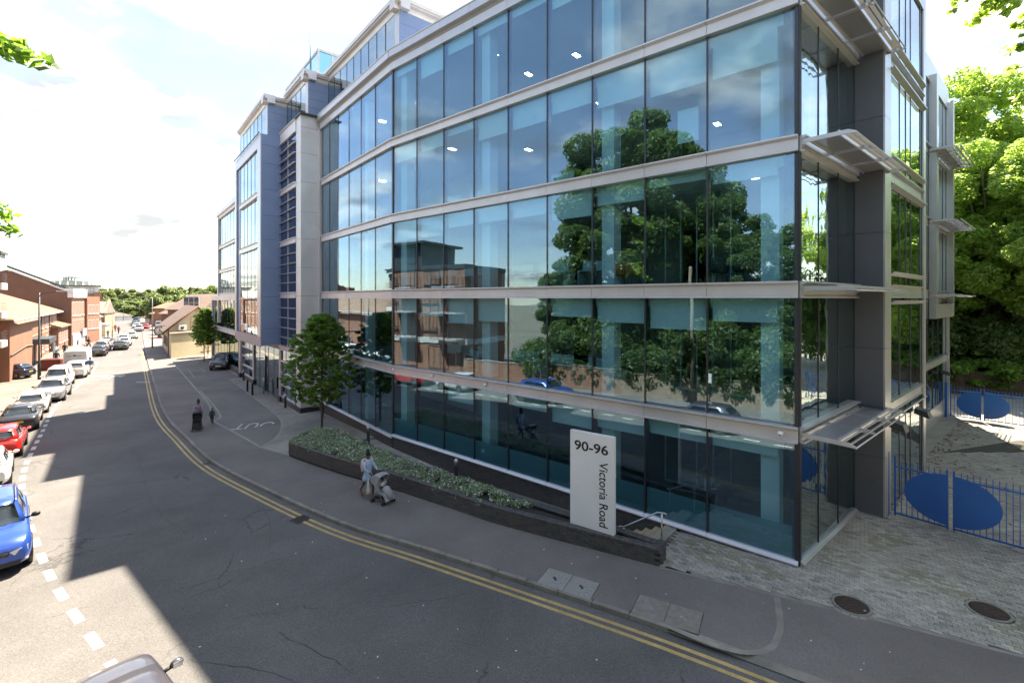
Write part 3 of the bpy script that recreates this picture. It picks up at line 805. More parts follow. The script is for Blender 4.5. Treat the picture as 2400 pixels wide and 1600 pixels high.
# rear wing: x from its far end (0) to the bay (14.3)
cB = [.35, 1.6, 3.2, 4.8, 6.4, 8, 9.6, 11.2, 12.8, 14.25]
for i, (z0, z1) in enumerate(lev):
    glaze(FB, cB, z0 if i != 1 else 3.74, z1, GLASSR, .04, False, .0015)
for z0, z1 in BANDS: band(FB, cB, z0, z1, SBP, BP2)
put(MB().box(0, 14.25, -.4, .02, -.1, 1.0), 'base_panel', SBP, OFF, FB)
put(MB().box(0, 14.25, -.4, .05, 19.14, 20.4), 'parapet_panel', SBP, OFF, FB)
put(MB().box(-.05, .35, -.5, .32, 6.1, 19.5), 'silver_post_panel', SBP, OFF, FB)
put(MB().box(.1, .35, -.5, .12, -.1, 6.1), 'silver_post_panel', SBP, OFF, FB)
put(MB().box(.36, 6.0, .0, .30, 6.1, 6.9), 'bay_frame', SBP, OFF, FB)
put(MB().box(5.4, 5.98, .0, .32, 6.9, 19.5), 'bay_frame', SBP, OFF, FB)
for x in (2.0, 8.5):
    mb = MB(); mb.extr([(.02, 2.7), (.42, 2.62), (.30, 2.85), (.02, 2.9)], x, x + .35); put(mb, 'wall_light', MULL, OFF, FB)
mb = MB(); mb.extr([(.02, 2.75), (.5, 2.6), (.42, 2.85), (.05, 2.95)], 1.7, 2.25); put(mb, 'wall_light', MULL, OFF, FA)
mb = MB(); mb.extr([(.02, 2.95), (.5, 2.8), (.42, 3.05), (.05, 3.15)], 5.75, 6.3); put(mb, 'wall_light', MULL, OFF, FA)
# back and left masses that close the block
mb = MB().prism([add2(Z2, G1, .3), add2(Z2, G1, 12), add2(CO, G1, 22.5, ou, -17.6), add2(CO, G1, 40, ou, -17.6), add2(CO, G1, 40, ou, -12), add2(CO, G1, 22.4, ou, -12), add2(CO, G1, 10, ou, -15), add2(Z2, G1, 11, ou, 4), add2(Z2, G1, .3, ou, 3)], -1, 17.9)
put(mb, 'rear_wall', GREYP, OFF)

# ---- sunshades on the corner return
MESHP = newmat('perforated_metal')
_m, _N, _L = MESHP
_o = _N.new('ShaderNodeOutputMaterial'); _t = _N.new('ShaderNodeBsdfTransparent'); _p = _N.new('ShaderNodeBsdfPrincipled'); _x = _N.new('ShaderNodeMixShader')
_p.inputs['Base Color'].default_value = (.36, .36, .39, 1); _p.inputs['Metallic'].default_value = .4; _p.inputs['Roughness'].default_value = .4
_tc = _N.new('ShaderNodeTexCoord'); _v = _N.new('ShaderNodeTexVoronoi'); _v.inputs['Scale'].default_value = 16; _v.inputs['Randomness'].default_value = 0
_c = _N.new('ShaderNodeMath'); _c.operation = 'GREATER_THAN'; _c.inputs[1].default_value = .33
_L.new(_tc.outputs['Object'], _v.inputs['Vector']); _L.new(_v.outputs['Distance'], _c.inputs[0])
_L.new(_c.outputs[0], _x.inputs[0]); _L.new(_t.outputs[0], _x.inputs[1]); _L.new(_p.outputs[0], _x.inputs[2]); _L.new(_x.outputs[0], _o.inputs[0])
def sunshade(fr, x0, x1, z, out=1.28, bays=3, louv=2, grid=False):
    hub = put(MB().box(x0, x1, .06, .12, z - .05, z + .09), 'sunshade', SILVER2, OFF, fr)
    xs_ = [x0 + (x1 - x0) * i / bays for i in range(bays + 1)]
    for x in xs_:
        prof = [(.12, z - .02), (.12, z + .09), (out - .16, z + .075), (out, z - .0), (out + .02, z - .05), (out - .1, z - .035)]
        put(MB().extr(prof, x - .02, x + .02), 'bracket_arm', SILVER2, hub, fr)
    gw = .76 if not grid else .55
    for a, b in zip(xs_[:-1], xs_[1:]):
        put(MB().box(a + .05, b - .05, .26, .12 + gw, z + .03, z + .05), 'perforated_tray', MESHP[0], hub, fr)
        mb = MB(); mb.box(a + .02, b - .02, .22, .26, z + .0, z + .07); mb.box(a + .02, b - .02, .12 + gw, .16 + gw, z - .01, z + .12); put(mb, 'tray_rail', SILVER2, hub, fr)
    for k in range(louv):
        y = .12 + gw + .13 + k * .15
        mb = MB().extr([(y - .05, z + .05 - k * .03), (y + .03, z + .085 - k * .035), (y + .035, z + .07 - k * .035), (y - .045, z + .035 - k * .03)], x0 + .02, x1 - .02)
        put(mb, 'louvre_blade', SILVER2, hub, fr)
    if grid:
        for k in range(4):
            y = .75 + k * .17; put(MB().box(x0, x1, y, y + .05, z - .01, z + .04), 'louvre_blade', SILVER2, hub, fr)
    put(MB().tube([(x0, out, z - .03), (x1, out, z - .03)], .02, 6), 'edge_rail', SILVER2, hub, fr)
for z in (3.50, 7.45, 11.40, 15.34): sunshade(FR, -.35, 5.12, z)
for z in (7.35, 11.4, 15.3): sunshade(FB, .2, 6.2, z, 1.15, 6, 1, True)

# ---- security cameras on the lowest band
for s_ in (.42, 11.6, 15.1, 18.2):
    mb = MB(); mb.lathe([(.075, 0), (.075, .05), (.05, .10), (.0, .125)], 14, M=T(s_, .055, 3.52) @ Matrix.Rotation(-math.pi / 2, 4, 'X'))
    mb.ball((s_, .125, 3.50), .045, 10, 1)
    put(mb, 'dome_camera', [WHITEP, DARKM], OFF, FM)

# ---- the silver column, louvre bay, blue box
for a, b in ((-.8, 1.9), (1.9, 3.6), (3.6, 5.6), (5.6, 7.4), (7.4, 9.4), (9.4, 11.4), (11.4, 13.3), (13.3, 15.4), (15.4, 17.4), (17.4, 19.2), (19.2, 20.04)):
    put(MB().box(.0, 1.12, -1.75, -.0, a + .008, b - .008), 'column_cladding', SILVER, OFF, FS)
put(MB().box(.05, 1.1, -1.7, -.05, -1, 20), 'column_core', DARKM, OFF, FS)
put(MB().box(-.06, 1.18, -1.33, .06, -1.2, -.42), 'column_base', mat('black_granite', (.03, .03, .033), .35, 0, .1, 8), OFF, FS)
put(MB().box(-.3, 1.2, -1.5, .12, 20.04, 20.12), 'coping', MULL, OFF, FS)
put(MB().box(-.35, -.02, -1.6, -1.27 + .12, -.1, 19.2), 'edge_panel', SILVER, OFF, FS)
# louvre bay
cV = [1.14, 3.2, 5.22]
VL = [(3.5, 7.25), (7.66, 11.2), (11.6, 15.15), (15.55, 19.1)]
for z0, z1 in VL:
    for a, b in zip(cV[:-1], cV[1:]): pane(FS, a + .02, b - .02, z0, z1, BLUEG, .001)
    for a in cV[1:-1]: put(MB().box(a - .035, a + .035, -.10, .03, z0, z1), 'mullion', SILVER2, OFF, FS)
    n = 5
    for k in range(n):
        z = z0 + (z1 - z0) * k / n
        put(MB().extr([(-.02, z), (.14, z - .02), (.15, z + .015), (-.02, z + .05)], 1.14, 5.22), 'louvre_blade', SILVER2, OFF, FS)
for z0, z1 in [(3.25, 3.5), (7.25, 7.66), (11.2, 11.6), (15.15, 15.55), (19.1, 20.04)]:
    put(MB().extr(BAND_PROF(z0, z1), 1.12, 5.24), 'spandrel_panel', SILVER, OFF, FS)
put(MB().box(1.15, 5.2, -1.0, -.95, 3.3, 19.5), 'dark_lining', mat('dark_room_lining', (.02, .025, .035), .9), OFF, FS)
# blue box: x 5.25..15.3, face at y 1.38
bz = [3.66, 4.9, 7.35, 9.55, 11.75, 13.6, 15.6, 17.6, 19.0, 19.82]
for a, b in zip(bz[:-1], bz[1:]):
    put(MB().box(5.24, 5.34, -.1, 1.38, a + .008, b - .008), 'blue_panel', BLUE, OFF, FS)
    put(MB().box(15.2, 15.3, -.1, 1.38, a + .008, b - .008), 'blue_panel', BLUE, OFF, FS)
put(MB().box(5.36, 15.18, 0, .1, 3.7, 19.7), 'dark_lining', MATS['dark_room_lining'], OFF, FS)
put(MB().box(5.26, 15.28, -.05, 1.40, 3.58, 3.66), 'soffit', mat('pink_grey_soffit', (.42, .37, .385), .6, 0, .05), OFF, FS)
put(MB().box(5.25, 15.3, 1.385, 1.43, 3.5, 4.3), 'fascia', MATS['pink_grey_soffit'], OFF, FS)
for x0, x1 in ((5.25, 6.3), (14.7, 15.3)):
    put(MB().box(x0, x1, 1.34, 1.44, 4.3, 19.82), 'frame_post', SILVER2, OFF, FS)
put(MB().box(6.3, 14.7, 1.34, 1.44, 18.9, 19.82), 'frame_post', SILVER2, OFF, FS)
put(MB().box(13.4, 14.69, 1.24, 1.30, 4.3, 18.9), 'blue_panel', BLUE, OFF, FS)
cX = [6.3, 7.7, 9.1, 10.5, 11.9, 13.35]
for z0, z1 in ((4.3, 7.2), (7.25, 11.15), (11.6, 15.1), (15.5, 18.9)):
    glaze(FS @ T(0, 1.33), cX, z0, z1, GLASSR, .02, False, .002)
for z0, z1 in ((11.15, 11.6), (15.1, 15.5)):
    put(MB().extr([(1.2, z0), (1.5, z0), (1.5, z0 + .05), (1.42, z0 + .08), (1.42, z1 - .08), (1.52, z1), (1.2, z1)], 6.3, 13.4), 'spandrel_panel', SILVER2, OFF, FS)
put(MB().box(6.3, 13.4, 1.3, 1.45, 7.18, 7.26), 'transom', SILVER2, OFF, FS)
put(MB().box(5.2, 15.4, 1.5, 1.56, 19.82, 19.9), 'coping', MULL, OFF, FS)
put(MB().box(5.3, 15.3, -3, 1.4, 19.7, 19.82), 'roof_deck', SLAB, OFF, FS)
# ---- entrance floor under the box
ESIL = mat('entrance_frame', (.45, .43, .46), .45, .3, .05)
put(MB().box(1.15, 22.4, -.25, .12, 3.25, 3.62), 'fascia', MATS['pink_grey_soffit'], OFF, FS)
for x0, x1 in ((5.0, 5.5), (14.4, 14.9), (19.9, 20.75)):
    put(MB().box(x0, x1, -.3, .08 if x0 < 19 else .2, -.35, 3.6), 'pillar', ESIL, OFF, FS)
    put(MB().box(x0 - .05, x1 + .05, -.35, .14 if x0 < 19 else .28, -1, -.35), 'pillar_base', MATS['black_granite'], OFF, FS)
glaze(FS, [1.2, 2.5, 3.8, 5.0], -.35, 3.25, GLASSR, .03, False)
glaze(FS, [5.5, 7.4, 9.2], -.75, 3.25, GLASSR, .03, False)
glaze(FS, [10.4, 12.4, 14.4], -.75, 3.25, GLASSR, .03, False)
glaze(FS, [14.9, 16.6, 18.3, 19.9], -.35, 3.25, GLASSR, .03, False)
for x0, x1 in ((1.2, 5.0), (14.9, 19.9)):
    for z in (-.35, .55, 1.5, 2.4): put(MB().box(x0, x1, -.02, .06, z - .06, z + .06), 'transom', SILVER2, OFF, FS)
    put(MB().box(x0, x1, -.2, .02, -1, -.4), 'brick_base', ENG[2], OFF, FS)
dr = put(MB().box(9.25, 10.35, -.2, -.12, -.8, 2.3), 'entrance_door', MULL, OFF, FS)
put(MB().tube([(9.45, .0, .0), (9.45, .0, 1.4)], .02, 8), 'door_handle', STEEL, dr, FS)
put(MB().box(9.2, 10.4, -.16, -.02, 2.3, 3.25), 'door_header', GLASSR, OFF, FS)
put(MB().box(1.2, 21, -5, -4.9, -.8, 3.3), 'lobby_wall', mat('lobby_wall', (.35, .33, .3), .8), OFF, FS)
# ---- far wing
cF = [23.9, 25.7, 27.5, 29.3, 31.1, 32.9, 35.0]
cF = [15.5, 17.5, 19.5, 21.5] + cF
for z0, z1 in ((4.2, 7.5), (7.9, 10.4), (10.8, 13.4), (13.8, 17.2)):
    glaze(FS @ T(0, -.15), cF, z0, z1, GLASSR, .03, False, .003)
    put(MB().extr(BAND_PROF(z1, z1 + .4), 15.4, 35.6), 'spandrel_panel', SILVER, OFF, FS @ T(0, -.12))
put(MB().box(35.0, 35.6, -3, .02, 4.2, 18.0), 'frame_post', SILVER, OFF, FS)
put(MB().box(15.4, 35.7, -12, .15, 17.6, 18.15), 'parapet_panel', SILVER, OFF, FS)
cG = [20.8, 23, 25.2, 27.4, 29.6, 31.8, 34, 36.2, 38.4, 40.2]
glaze(FS @ T(0, -.15), cG, -.3, 3.2, GLASSR, .03, False, .003)
glaze(FS @ T(0, -.15), cG, 3.7, 7.0, GLASSR, .03, False, .003)
put(MB().extr(BAND_PROF(3.2, 3.7), 20.8, 40.6), 'spandrel_panel', SILVER, OFF, FS @ T(0, -.12))
put(MB().box(20.8, 40.7, -12, .1, 7.0, 7.6), 'parapet_panel', SILVER, OFF, FS)
put(MB().box(40.2, 40.6, -3, .02, -1, 7.0), 'frame_post', SILVER, OFF, FS)
put(MB().box(20.8, 40.5, -12, .02, -1, -.3), 'brick_base', ENG[2], OFF, FS)
put(MB().box(15.6, 35.5, -11.9, -2.0, -.9, 17.8), 'inner_mass', MATS['lobby_wall'], OFF, FS)
put(MB().box(35.5, 40.5, -11.9, -2.0, -.9, 7.2), 'inner_mass', MATS['lobby_wall'], OFF, FS)
# ---- penthouse storeys
CORN = lambda z1: [(-.5, z1 - .62), (.0, z1 - .62), (.05, z1 - .5), (.05, z1 - .36), (.22, z1 - .30), (.22, z1 - .22), (.3, z1 - .20), (.33, z1 - .02), (.30, z1), (-.5, z1)]
def penthouse(x0, x1, y, z0, z1, nx, ret_panels=True):
    cx = [x0 + .55 + (x1 - x0 - .55) * i / nx for i in range(nx + 1)]
    glaze(FS @ T(0, y), cx, z0, z1 - .62, GLASSR, .02, False, .002)
    put(MB().box(x0, x0 + .55, y - .15, y + .0, z0, z1 - .62), 'corner_panel', SILVER2, OFF, FS)
    put(MB().extr([(y + a, b) for a, b in CORN(z1)], x0 - .33, x1), 'cornice', SILVER, OFF, FS)
    zz = np.linspace(z0, z1 - .62, 5)
    for a, b in zip(zz[:-1], zz[1:]): put(MB().box(x0 - .02, x0 + .1, y - 4.3, y - .02, a + .006, b - .006), 'blue_panel', BLUE, OFF, FS)
    put(MB().extr([(x0 - a, b) for a, b in CORN(z1)], y + .325, y - 6, 0, 'y'), 'cornice', SILVER, OFF, FS)
    put(MB().box(x0 + .1, x1, y - 7, y - .5, z1 - .4, z1 - .05), 'roof_deck', SLAB, OFF, FS)
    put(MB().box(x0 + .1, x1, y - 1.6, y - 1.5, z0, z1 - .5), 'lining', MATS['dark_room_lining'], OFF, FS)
penthouse(5.7, 16.1, .85, 19.86, 23.0, 7)
penthouse(.25, 5.66, -.55, 20.1, 23.3, 4)
penthouse(-11.0, .2, -1.95, 20.1, 23.55, 9)
GB = glassmat('roof_lantern_glass', (.6, .8, .82), .12, .1)
for x0, x1, y0, y1, zt in ((5.75, 15.5, -9.5, -3.0, 28.0), (4.2, 5.6, -9.5, -7.0, 29.3)):
    L_ = put(MB().box(x0, x1, y0, y1, 22.6, 22.8), 'roof_lantern', SILVER, OFF, FS)
    n = 5 if x1 - x0 > 3 else 1
    for i in range(n):
        a = x0 + (x1 - x0) * i / n; b = x0 + (x1 - x0) * (i + 1) / n
        put(MB().box(a + .05, b - .05, y1 - .03, y1, 22.8, zt - .2), 'glass_pane', GB, L_, FS)
    put(MB().box(x0, x0 + .03, y0 + .1, y1 - .1, 22.8, zt - .2), 'glass_pane', GB, L_, FS)
    mb = MB()
    for i in range(n + 1):
        a = x0 + (x1 - x0) * i / n; mb.box(a - .06, a + .06, y1 - .08, y1 + .04, 22.8, zt - .2)
    mb.box(x0 - .02, x0 + .08, y1 - 1.3, y1 - 1.1, 22.8, zt - .2)
    mb.box(x0 - .05, x1 + .05, y1 - .1, y1 + .06, zt - .2, zt); mb.box(x0 - .06, x0 + .1, y0, y1 + .06, zt - .2, zt)
    put(mb, 'lantern_frame', SILVER, L_, FS)
    put(MB().box(x0 + .3, x1 - .3, y0 + .3, y1 - 1.6, 22.8, zt - .9), 'plant_screen', SLAB, L_, FS)
put(MB().tube([S2(5.2, -2.2) + (23.,), S2(5.2, -2.2) + (29.6,)], .035, 6), 'mast', MULL, OFF)
# ================================================================ planter, sign, steps, rail, bollards
pf = [(3.99, 12.78), (0, 15.14), (-1.5, 16.2), (-4.13, 18.18), (-7.92, 20.74), (-10.6, 22.75)]
def gpz(u, v, dz): return gp(u, v, dz)
bk = [gpz(1560, 1274, .42), gpz(1452, 1240, .42), gpz(1302, 1190, .50), gpz(1199, 1152, .62), gpz(1104, 1122, .63), gpz(995, 1088, .64), gpz(859, 1038, .65), gpz(800, 1014, .66)]
PL = thing('planter', 'long dark brick raised planter with rounded far end between footway and office', 'planter', T(-3, 18, gz(-3, 18)))
# the rounded far end
f_end, b_end = pf[-1], bk[-1]
arc = [f_end, (f_end[0] - .42, f_end[1] + .5), (f_end[0] - .55, f_end[1] + 1.25), (f_end[0] - .35, f_end[1] + 2.1), (f_end[0] + .2, f_end[1] + 2.9), (b_end[0] - .25, b_end[1] + .05)]
front = catmull(pf + arc[1:] + [b_end], .25)              # near -> far: outward must be on the left of travel
frontL = front
back = catmull(bk, .3)
def pht(x, y):                                              # wall height above the footway
    return .43 + .24 * min(1, max(0, (4 - x) / 14))
PW = .16
nf = normals(frontL); nb = normals(back)
def wall(path, nn, sgn, name):
    rows = []
    for (x, y), n in zip(path, nn):
        a = (x + n[0] * .025 * sgn, y + n[1] * .025 * sgn); b = (x + n[0] * PW * sgn, y + n[1] * PW * sgn); g = gz(x, y); h = pht(x, y) - .03
        rows.append([(a[0], a[1], g - .75), (a[0], a[1], g + h), (b[0], b[1], g + h), (b[0], b[1], g - .75)])
    put(MB().loft(rows, 0, False), 'mortar_backing', MORT, PL)
wall(frontL, nf, 1, 'front'); wall(back, nb, -1, 'back')
brick_run(PL, frontL, 7, lambda x, y: gz(x, y) + pht(x, y) - .03 - 7 * .075, 290, ENG)
brick_run(PL, list(reversed(back)), 3, lambda x, y: gz(x, y) + pht(x, y) - .03 - 3 * .075, 0, ENG)
# bullnose coping, brick by brick
def bull():
    prof = [(-.012, -.03), (-.012, .02), (.004, .045), (.03, .056), (.17, .056), (.205, .045), (.222, .02), (.222, -.03)]
    return [MB().extr(prof, -.034, .034).mesh('coping_brick', m_) for m_ in ENG]
bm_ = bull(); cnt = 0
for path, sg in ((frontL, 1), (back, -1)):
    d = .04; L_ = sum(math.hypot(b[0] - a[0], b[1] - a[1]) for a, b in zip(path[:-1], path[1:])); lim = 255 if sg == 1 else 110; rest = MB(); k_ = 0
    while d < L_ - .03:
        x, y, a = along(path, d); z = gz(x, y) + pht(x, y)
        a2 = a + (math.pi if sg == 1 else 0)     # profile y runs inwards
        M_ = T(x, y, z, a2)
        me = bm_[rnd.randrange(3)]
        if cnt < 299 and k_ < lim:
            o = bpy.data.objects.new('coping_brick', me); link(o, PL, M_); cnt += 1
        else:
            pr = [(-.012, -.03), (-.012, .02), (.02, .054), (.19, .054), (.222, .02), (.222, -.03)]
            vs = [M_ @ Vector((x_, p[0], p[1])) for x_ in (-.034, .034) for p in pr]
            rest.raw(vs, [(5, 4, 3, 2, 1, 0), (6, 7, 8, 9, 10, 11)] + [(i, (i + 1) % 6, 6 + (i + 1) % 6, 6 + i) for i in range(6)], rnd.randrange(3))
        d += .0755; k_ += 1
    if rest.v: put(rest, 'coping_run', ENG, PL, kind='stuff')
# end of the planter: a squared return
e0, e1 = pf[0], bk[0]
ea = math.atan2(e1[1] - e0[1], e1[0] - e0[0])
el = math.hypot(e1[0] - e0[0], e1[1] - e0[1])
Me = T(e0[0], e0[1], gz(*e0) - .13, ea)
put(MB().box(0, el, .03, .2, -.3, .53), 'mortar_backing', MORT, PL, Me)
for c in range(7):
    x = .11 if c % 2 else .0
    while x < el - .05:
        o = bpy.data.objects.new('end_brick', MB().bbox(.004, min(.215, el - x), -.0, .05, .004 + .53 - (c + 1) * .075, .53 - c * .075, .003).mesh('end_brick', ENG[rnd.randrange(3)])); link(o, PL, Me @ T(x, -.02, 0)); x += .225
x = -.0
while x < el:
    o = bpy.data.objects.new('end_coping_brick', bm_[rnd.randrange(3)]); link(o, PL, Me @ T(x + .035, .0, .56)); x += .0755
# soil and gravel
nP = 60
soil_f = resamp(offs(frontL, nf, .15), nP); soil_b = resamp(offs(back, nb, -.13), nP)
rows = []
for a, b in zip(soil_f, soil_b):
    rows.append([(a[0] + (b[0] - a[0]) * t, a[1] + (b[1] - a[1]) * t, gz(*a) + pht(*a) - .10) for t in (0, .5, 1)])
put(MB().loft(rows, 0, False, False, False), 'soil', mat('planter_soil', (.045, .04, .036), .95, 0, .3, 12, .8), PL)
# planting: grey green shrubs with white flowers, thick on the far part, bare beside the sign
def leafcloud(name, centres, n, size, mats, seed, spread, parent=None, up=.4, aspect=1.6, mw=None, **kw):
    """n small leaves (one bent quad each) round the given centres [(x, y, z, r)]"""
    g = np.random.RandomState(seed); cs = np.array(centres); w = cs[:, 3] ** 2; w = w / w.sum()
    idx = g.choice(len(cs), n, p=w)
    d = g.normal(size=(n, 3)); d /= np.linalg.norm(d, axis=1)[:, None]
    r = g.uniform(.35, 1, n) ** .5
    c = cs[idx, :3] + d * (cs[idx, 3] * r)[:, None] * np.array(spread)
    nr = d * .6 + g.normal(size=(n, 3)) * .55 + np.array([0, 0, up]); nr /= np.linalg.norm(nr, axis=1)[:, None]
    t = np.cross(nr, g.normal(size=(n, 3))); t /= np.linalg.norm(t, axis=1)[:, None]
    b = np.cross(nr, t); s = size * g.uniform(.6, 1.3, n)[:, None]
    v = np.empty((n, 4, 3)); v[:, 0] = c - t * s * aspect * .5; v[:, 1] = c + b * s * .5 - nr * s * .12; v[:, 2] = c + t * s * aspect * .5 - nr * s * .15; v[:, 3] = c - b * s * .5 - nr * s * .12
    me = bpy.data.meshes.new(name); me.vertices.add(n * 4); me.loops.add(n * 4); me.polygons.add(n)
    me.vertices.foreach_set('co', v.reshape(-1)); me.loops.foreach_set('vertex_index', np.arange(n * 4, dtype=np.int32))
    me.polygons.foreach_set('loop_start', np.arange(0, n * 4, 4, dtype=np.int32))
    for m_ in mats: me.materials.append(m_)
    if len(mats) > 1: me.polygons.foreach_set('material_index', g.choice(len(mats), n, p=mw).astype(np.int32))
    me.update(); me.validate()
    return me
SHR = leafmat('planter_leaf_green', (.17, .28, .12), (.18, .32, .09)); SHR2 = leafmat('planter_leaf_silver', (.40, .50, .32), (.30, .40, .22))
FLW = mat('white_petal', (.85, .85, .82), .7, 0, .05, 20); SHY = leafmat('planter_leaf_lime', (.26, .30, .08), (.2, .26, .05))
cs = []
for i in range(nP):
    a, b = soil_f[i], soil_b[i]
    frac = i / (nP - 1)
    if frac < .24: continue
    thin_ = mathn(a[0] * 1.7, a[1] * 1.7)
    w = math.hypot(a[0] - b[0], a[1] - b[1]); k = max(2, int(w / .20))
    for j in range(k):
        for q in range(2):
            t = (j + rnd.uniform(.1, .9)) / k; x = a[0] + (b[0] - a[0]) * t + rnd.uniform(-.12, .12); y = a[1] + (b[1] - a[1]) * t + rnd.uniform(-.12, .12)
            if frac < .30 and rnd.random() < .5: continue
            if mathn(x * 2.3 + 7, y * 2.3) < .24: continue
            cs.append((x, y, gz(x, y) + pht(x, y) + .02 + rnd.uniform(-.03, .08) + .07 * math.sin(x * 2.1) * math.cos(y * 1.7), rnd.uniform(.10, .2)))
put(leafcloud('planter_shrub', cs, 95000, .034, [SHR, SHR2, FLW, SHY], 5, (1, 1, .8), mw=[.33, .46, .16, .05]), 'planter_shrub', None, kind='stuff', label='low grey green shrubs with small white flowers filling the brick planter')

# sign slab
sL, sR = Vector((*gp(1339, 1237, .33), 0)), Vector((*gp(1441, 1268, .32), 0))
sd = (sR - sL); sw = sd.length; sa = math.atan2(sd.y, sd.x)
sz0, szt = gz(sL.x, sL.y) + .31, HC + (700 - 1005.5) * sL.y / F_PX
MS = T((sL.x + sR.x) / 2, (sL.y + sR.y) / 2, sz0, sa)
sg = thing('address_sign', 'tall white slab sign with building number and street name in black', 'sign', MS)
sh = szt - sz0
put(MB().box(-sw / 2, sw / 2, -.07, .07, -.2, sh), 'sign_slab', WHITEP, sg, MS)
INK = mat('black_vinyl', (.012, .012, .012), .4, 0, 0)
try: FONTS = bpy.data.fonts
except Exception: pass
X90 = Matrix.Rotation(math.pi / 2, 4, 'X')
def fit_text(s, width, height, M_, parent, name='sign_lettering', bold=.006):
    """each letter a flat print of its own, fitted to the size measured on the sign"""
    cu = bpy.data.curves.new('probe', 'FONT'); cu.body = s; cu.size = 1; cu.align_x = 'LEFT'; cu.resolution_u = 4; cu.extrude = .002; cu.offset = bold
    ob = bpy.data.objects.new('probe', cu); COL.objects.link(ob); dg = bpy.context.evaluated_depsgraph_get()
    me = bpy.data.meshes.new_from_object(ob.evaluated_get(dg)); bpy.data.objects.remove(ob)
    xs_ = [v.co.x for v in me.vertices]; ys_ = [v.co.y for v in me.vertices]; x0, x1, y0, y1 = min(xs_), max(xs_), min(ys_), max(ys_)
    for v in me.vertices:
        v.co.x = ((v.co.x - x0) / (x1 - x0) - .5) * width; v.co.y = ((v.co.y - y0) / (y1 - y0) - .5) * height; v.co.z *= 1
    me.name = name; me.materials.clear(); me.materials.append(INK)
    return put(me, name, INK, parent, M_)
fit_text('90-96', sw * .77, sh * .096, MS @ T(-.01, -.0735, sh * .865) @ X90, sg, bold=.016)
fit_text('Victoria Road', sh * .62, sw * .19, MS @ T(sw * .275, -.0735, sh * .435) @ Matrix.Rotation(math.pi / 2, 4, 'Y') @ X90, sg)

# steps beside the plinth and hand rail
st = thing('entrance_steps', 'short flight of yellow nosed steps by the planter end', 'steps', T(4.6, 14.4, 0))
SND = mat('yellow_step_nosing', (.42, .33, .16), .8, 0, .12, 8)
p0 = add2(add2(C, MD, 3.3), NO, .05); fs = frame(p0, MD)
for k in range(6):
    put(MB().box(k * .34, k * .34 + .36, -.0, 1.25, -1.0, -.02 - k * .155), 'step', BLK[0], st, fs)
    put(MB().box(k * .34 + .29, k * .34 + .365, -.0, 1.26, -.10 - k * .155, -.012 - k * .155), 'step_nosing', SND, st, fs)
rows_ = []
bkr = resamp(catmull(bk, .3), 17)
for i in range(17):
    d_ = 4.2 + (18.4 - 4.2) * i / 16; a = add2(C, MD, d_); b = bkr[i]; b = (b[0] - .08, b[1] - .1)
    z = -.95 + .36 * max(0, (i - 8) / 8); rows_.append([(a[0] + (b[0] - a[0]) * t, a[1] + (b[1] - a[1]) * t, z) for t in (0, .5, 1)])
for k, (t_, b) in enumerate(((1.2, (-11.3, 26.2)), (3.4, (-11.6, 25.1)))):
    a = add2(B_, G1, t_); z = [-.60, gz(-11.3, 26) - .013][k]; rows_.append([(a[0] + (b[0] - a[0]) * t, a[1] + (b[1] - a[1]) * t, z) for t in (0, .5, 1)])
put(MB().loft(rows_, 0, False, False, False), 'lower_path', PAVT, kind='structure')
hr = thing('hand_rail', 'brushed steel hand rail beside the steps and planter end', 'hand rail', T(*gp(1552, 1275), 0))
b1 = gp(1551, 1278, .05); b0 = gp(1462, 1247, .3)
zt1 = HC + (700 - 1203) * b1[1] / F_PX; zt0 = HC + (700 - 1228) * (b0[1] + .2) / F_PX
put(MB().tube([(b1[0], b1[1], -.2), (b1[0], b1[1], zt1)], .024, 10), 'rail_post', STEEL, hr)
put(MB().tube([(b0[0], b0[1], -.3), (b0[0], b0[1], zt0)], .02, 10), 'rail_post', STEEL, hr)
r1, r0 = Vector((b1[0], b1[1], zt1 + .02)), Vector((b0[0], b0[1], zt0 + .02)); dv = (r1 - r0).normalized(); hv = Vector((dv.x, dv.y, 0)).normalized()
put(MB().tube([r0 - hv * .14 - Vector((0, 0, .07)), r0 - hv * .13, r0, r1 - hv * .12, r1 + hv * .04, r1 + hv * .12 - Vector((0, 0, .01)), r1 + hv * .12 - Vector((0, 0, .11))], .024, 10), 'rail', STEEL, hr)

# bollards
BOLG = mat('grey_bollard_paint', (.09, .095, .105), .4, .3, .05); LENS = mat('bollard_lens', (.35, .36, .36), .25, .2, .1, 30)
def lit_bollard(u, v, h=1.06, dz=0., label=''):
    x, y = gp(u, v, dz); M_ = T(x, y, gz(x, y) + dz)
    t = thing('light_bollard', label, 'bollard', M_, 'domed light bollards')
    put(MB().lathe([(.085, 0), (.085, h * .74), (.09, h * .75)], 16), 'post', BOLG, t, I4, True)
    put(MB().lathe([(.075, h * .75), (.075, h * .88)], 16), 'lens', LENS, t, I4, True)
    mb = MB()
    for k in range(4): mb.lathe([(.083, h * (.775 + .03 * k)), (.083, h * (.785 + .03 * k))], 14)
    put(mb, 'louvre_ring', BOLG, t, I4, True)
    put(MB().lathe([(.095, h * .88), (.098, h * .9), (.08, h * .96), (.045, h * .995), (.002, h * 1.01)], 16), 'cap', SILVER2, t, I4, True)
lit_bollard(863, 1046, 1.12, -.2, 'light bollard by the plinth behind the woman')
lit_bollard(1069, 1135, 1.12, -.5, 'light bollard by the plinth nearest the sign')
lit_bollard(668.7, 955, 1.0, 0, 'light bollard left of the big silver column')
lit_bollard(570.8, 891, 1.0, 0, 'light bollard at the far side of the entrance')
lit_bollard(755.4, 978, 1.0, 0, 'light bollard hidden behind the street tree')
lit_bollard(527.5, 853, 1.0, 0, 'light bollard beside the parked grey estate car')
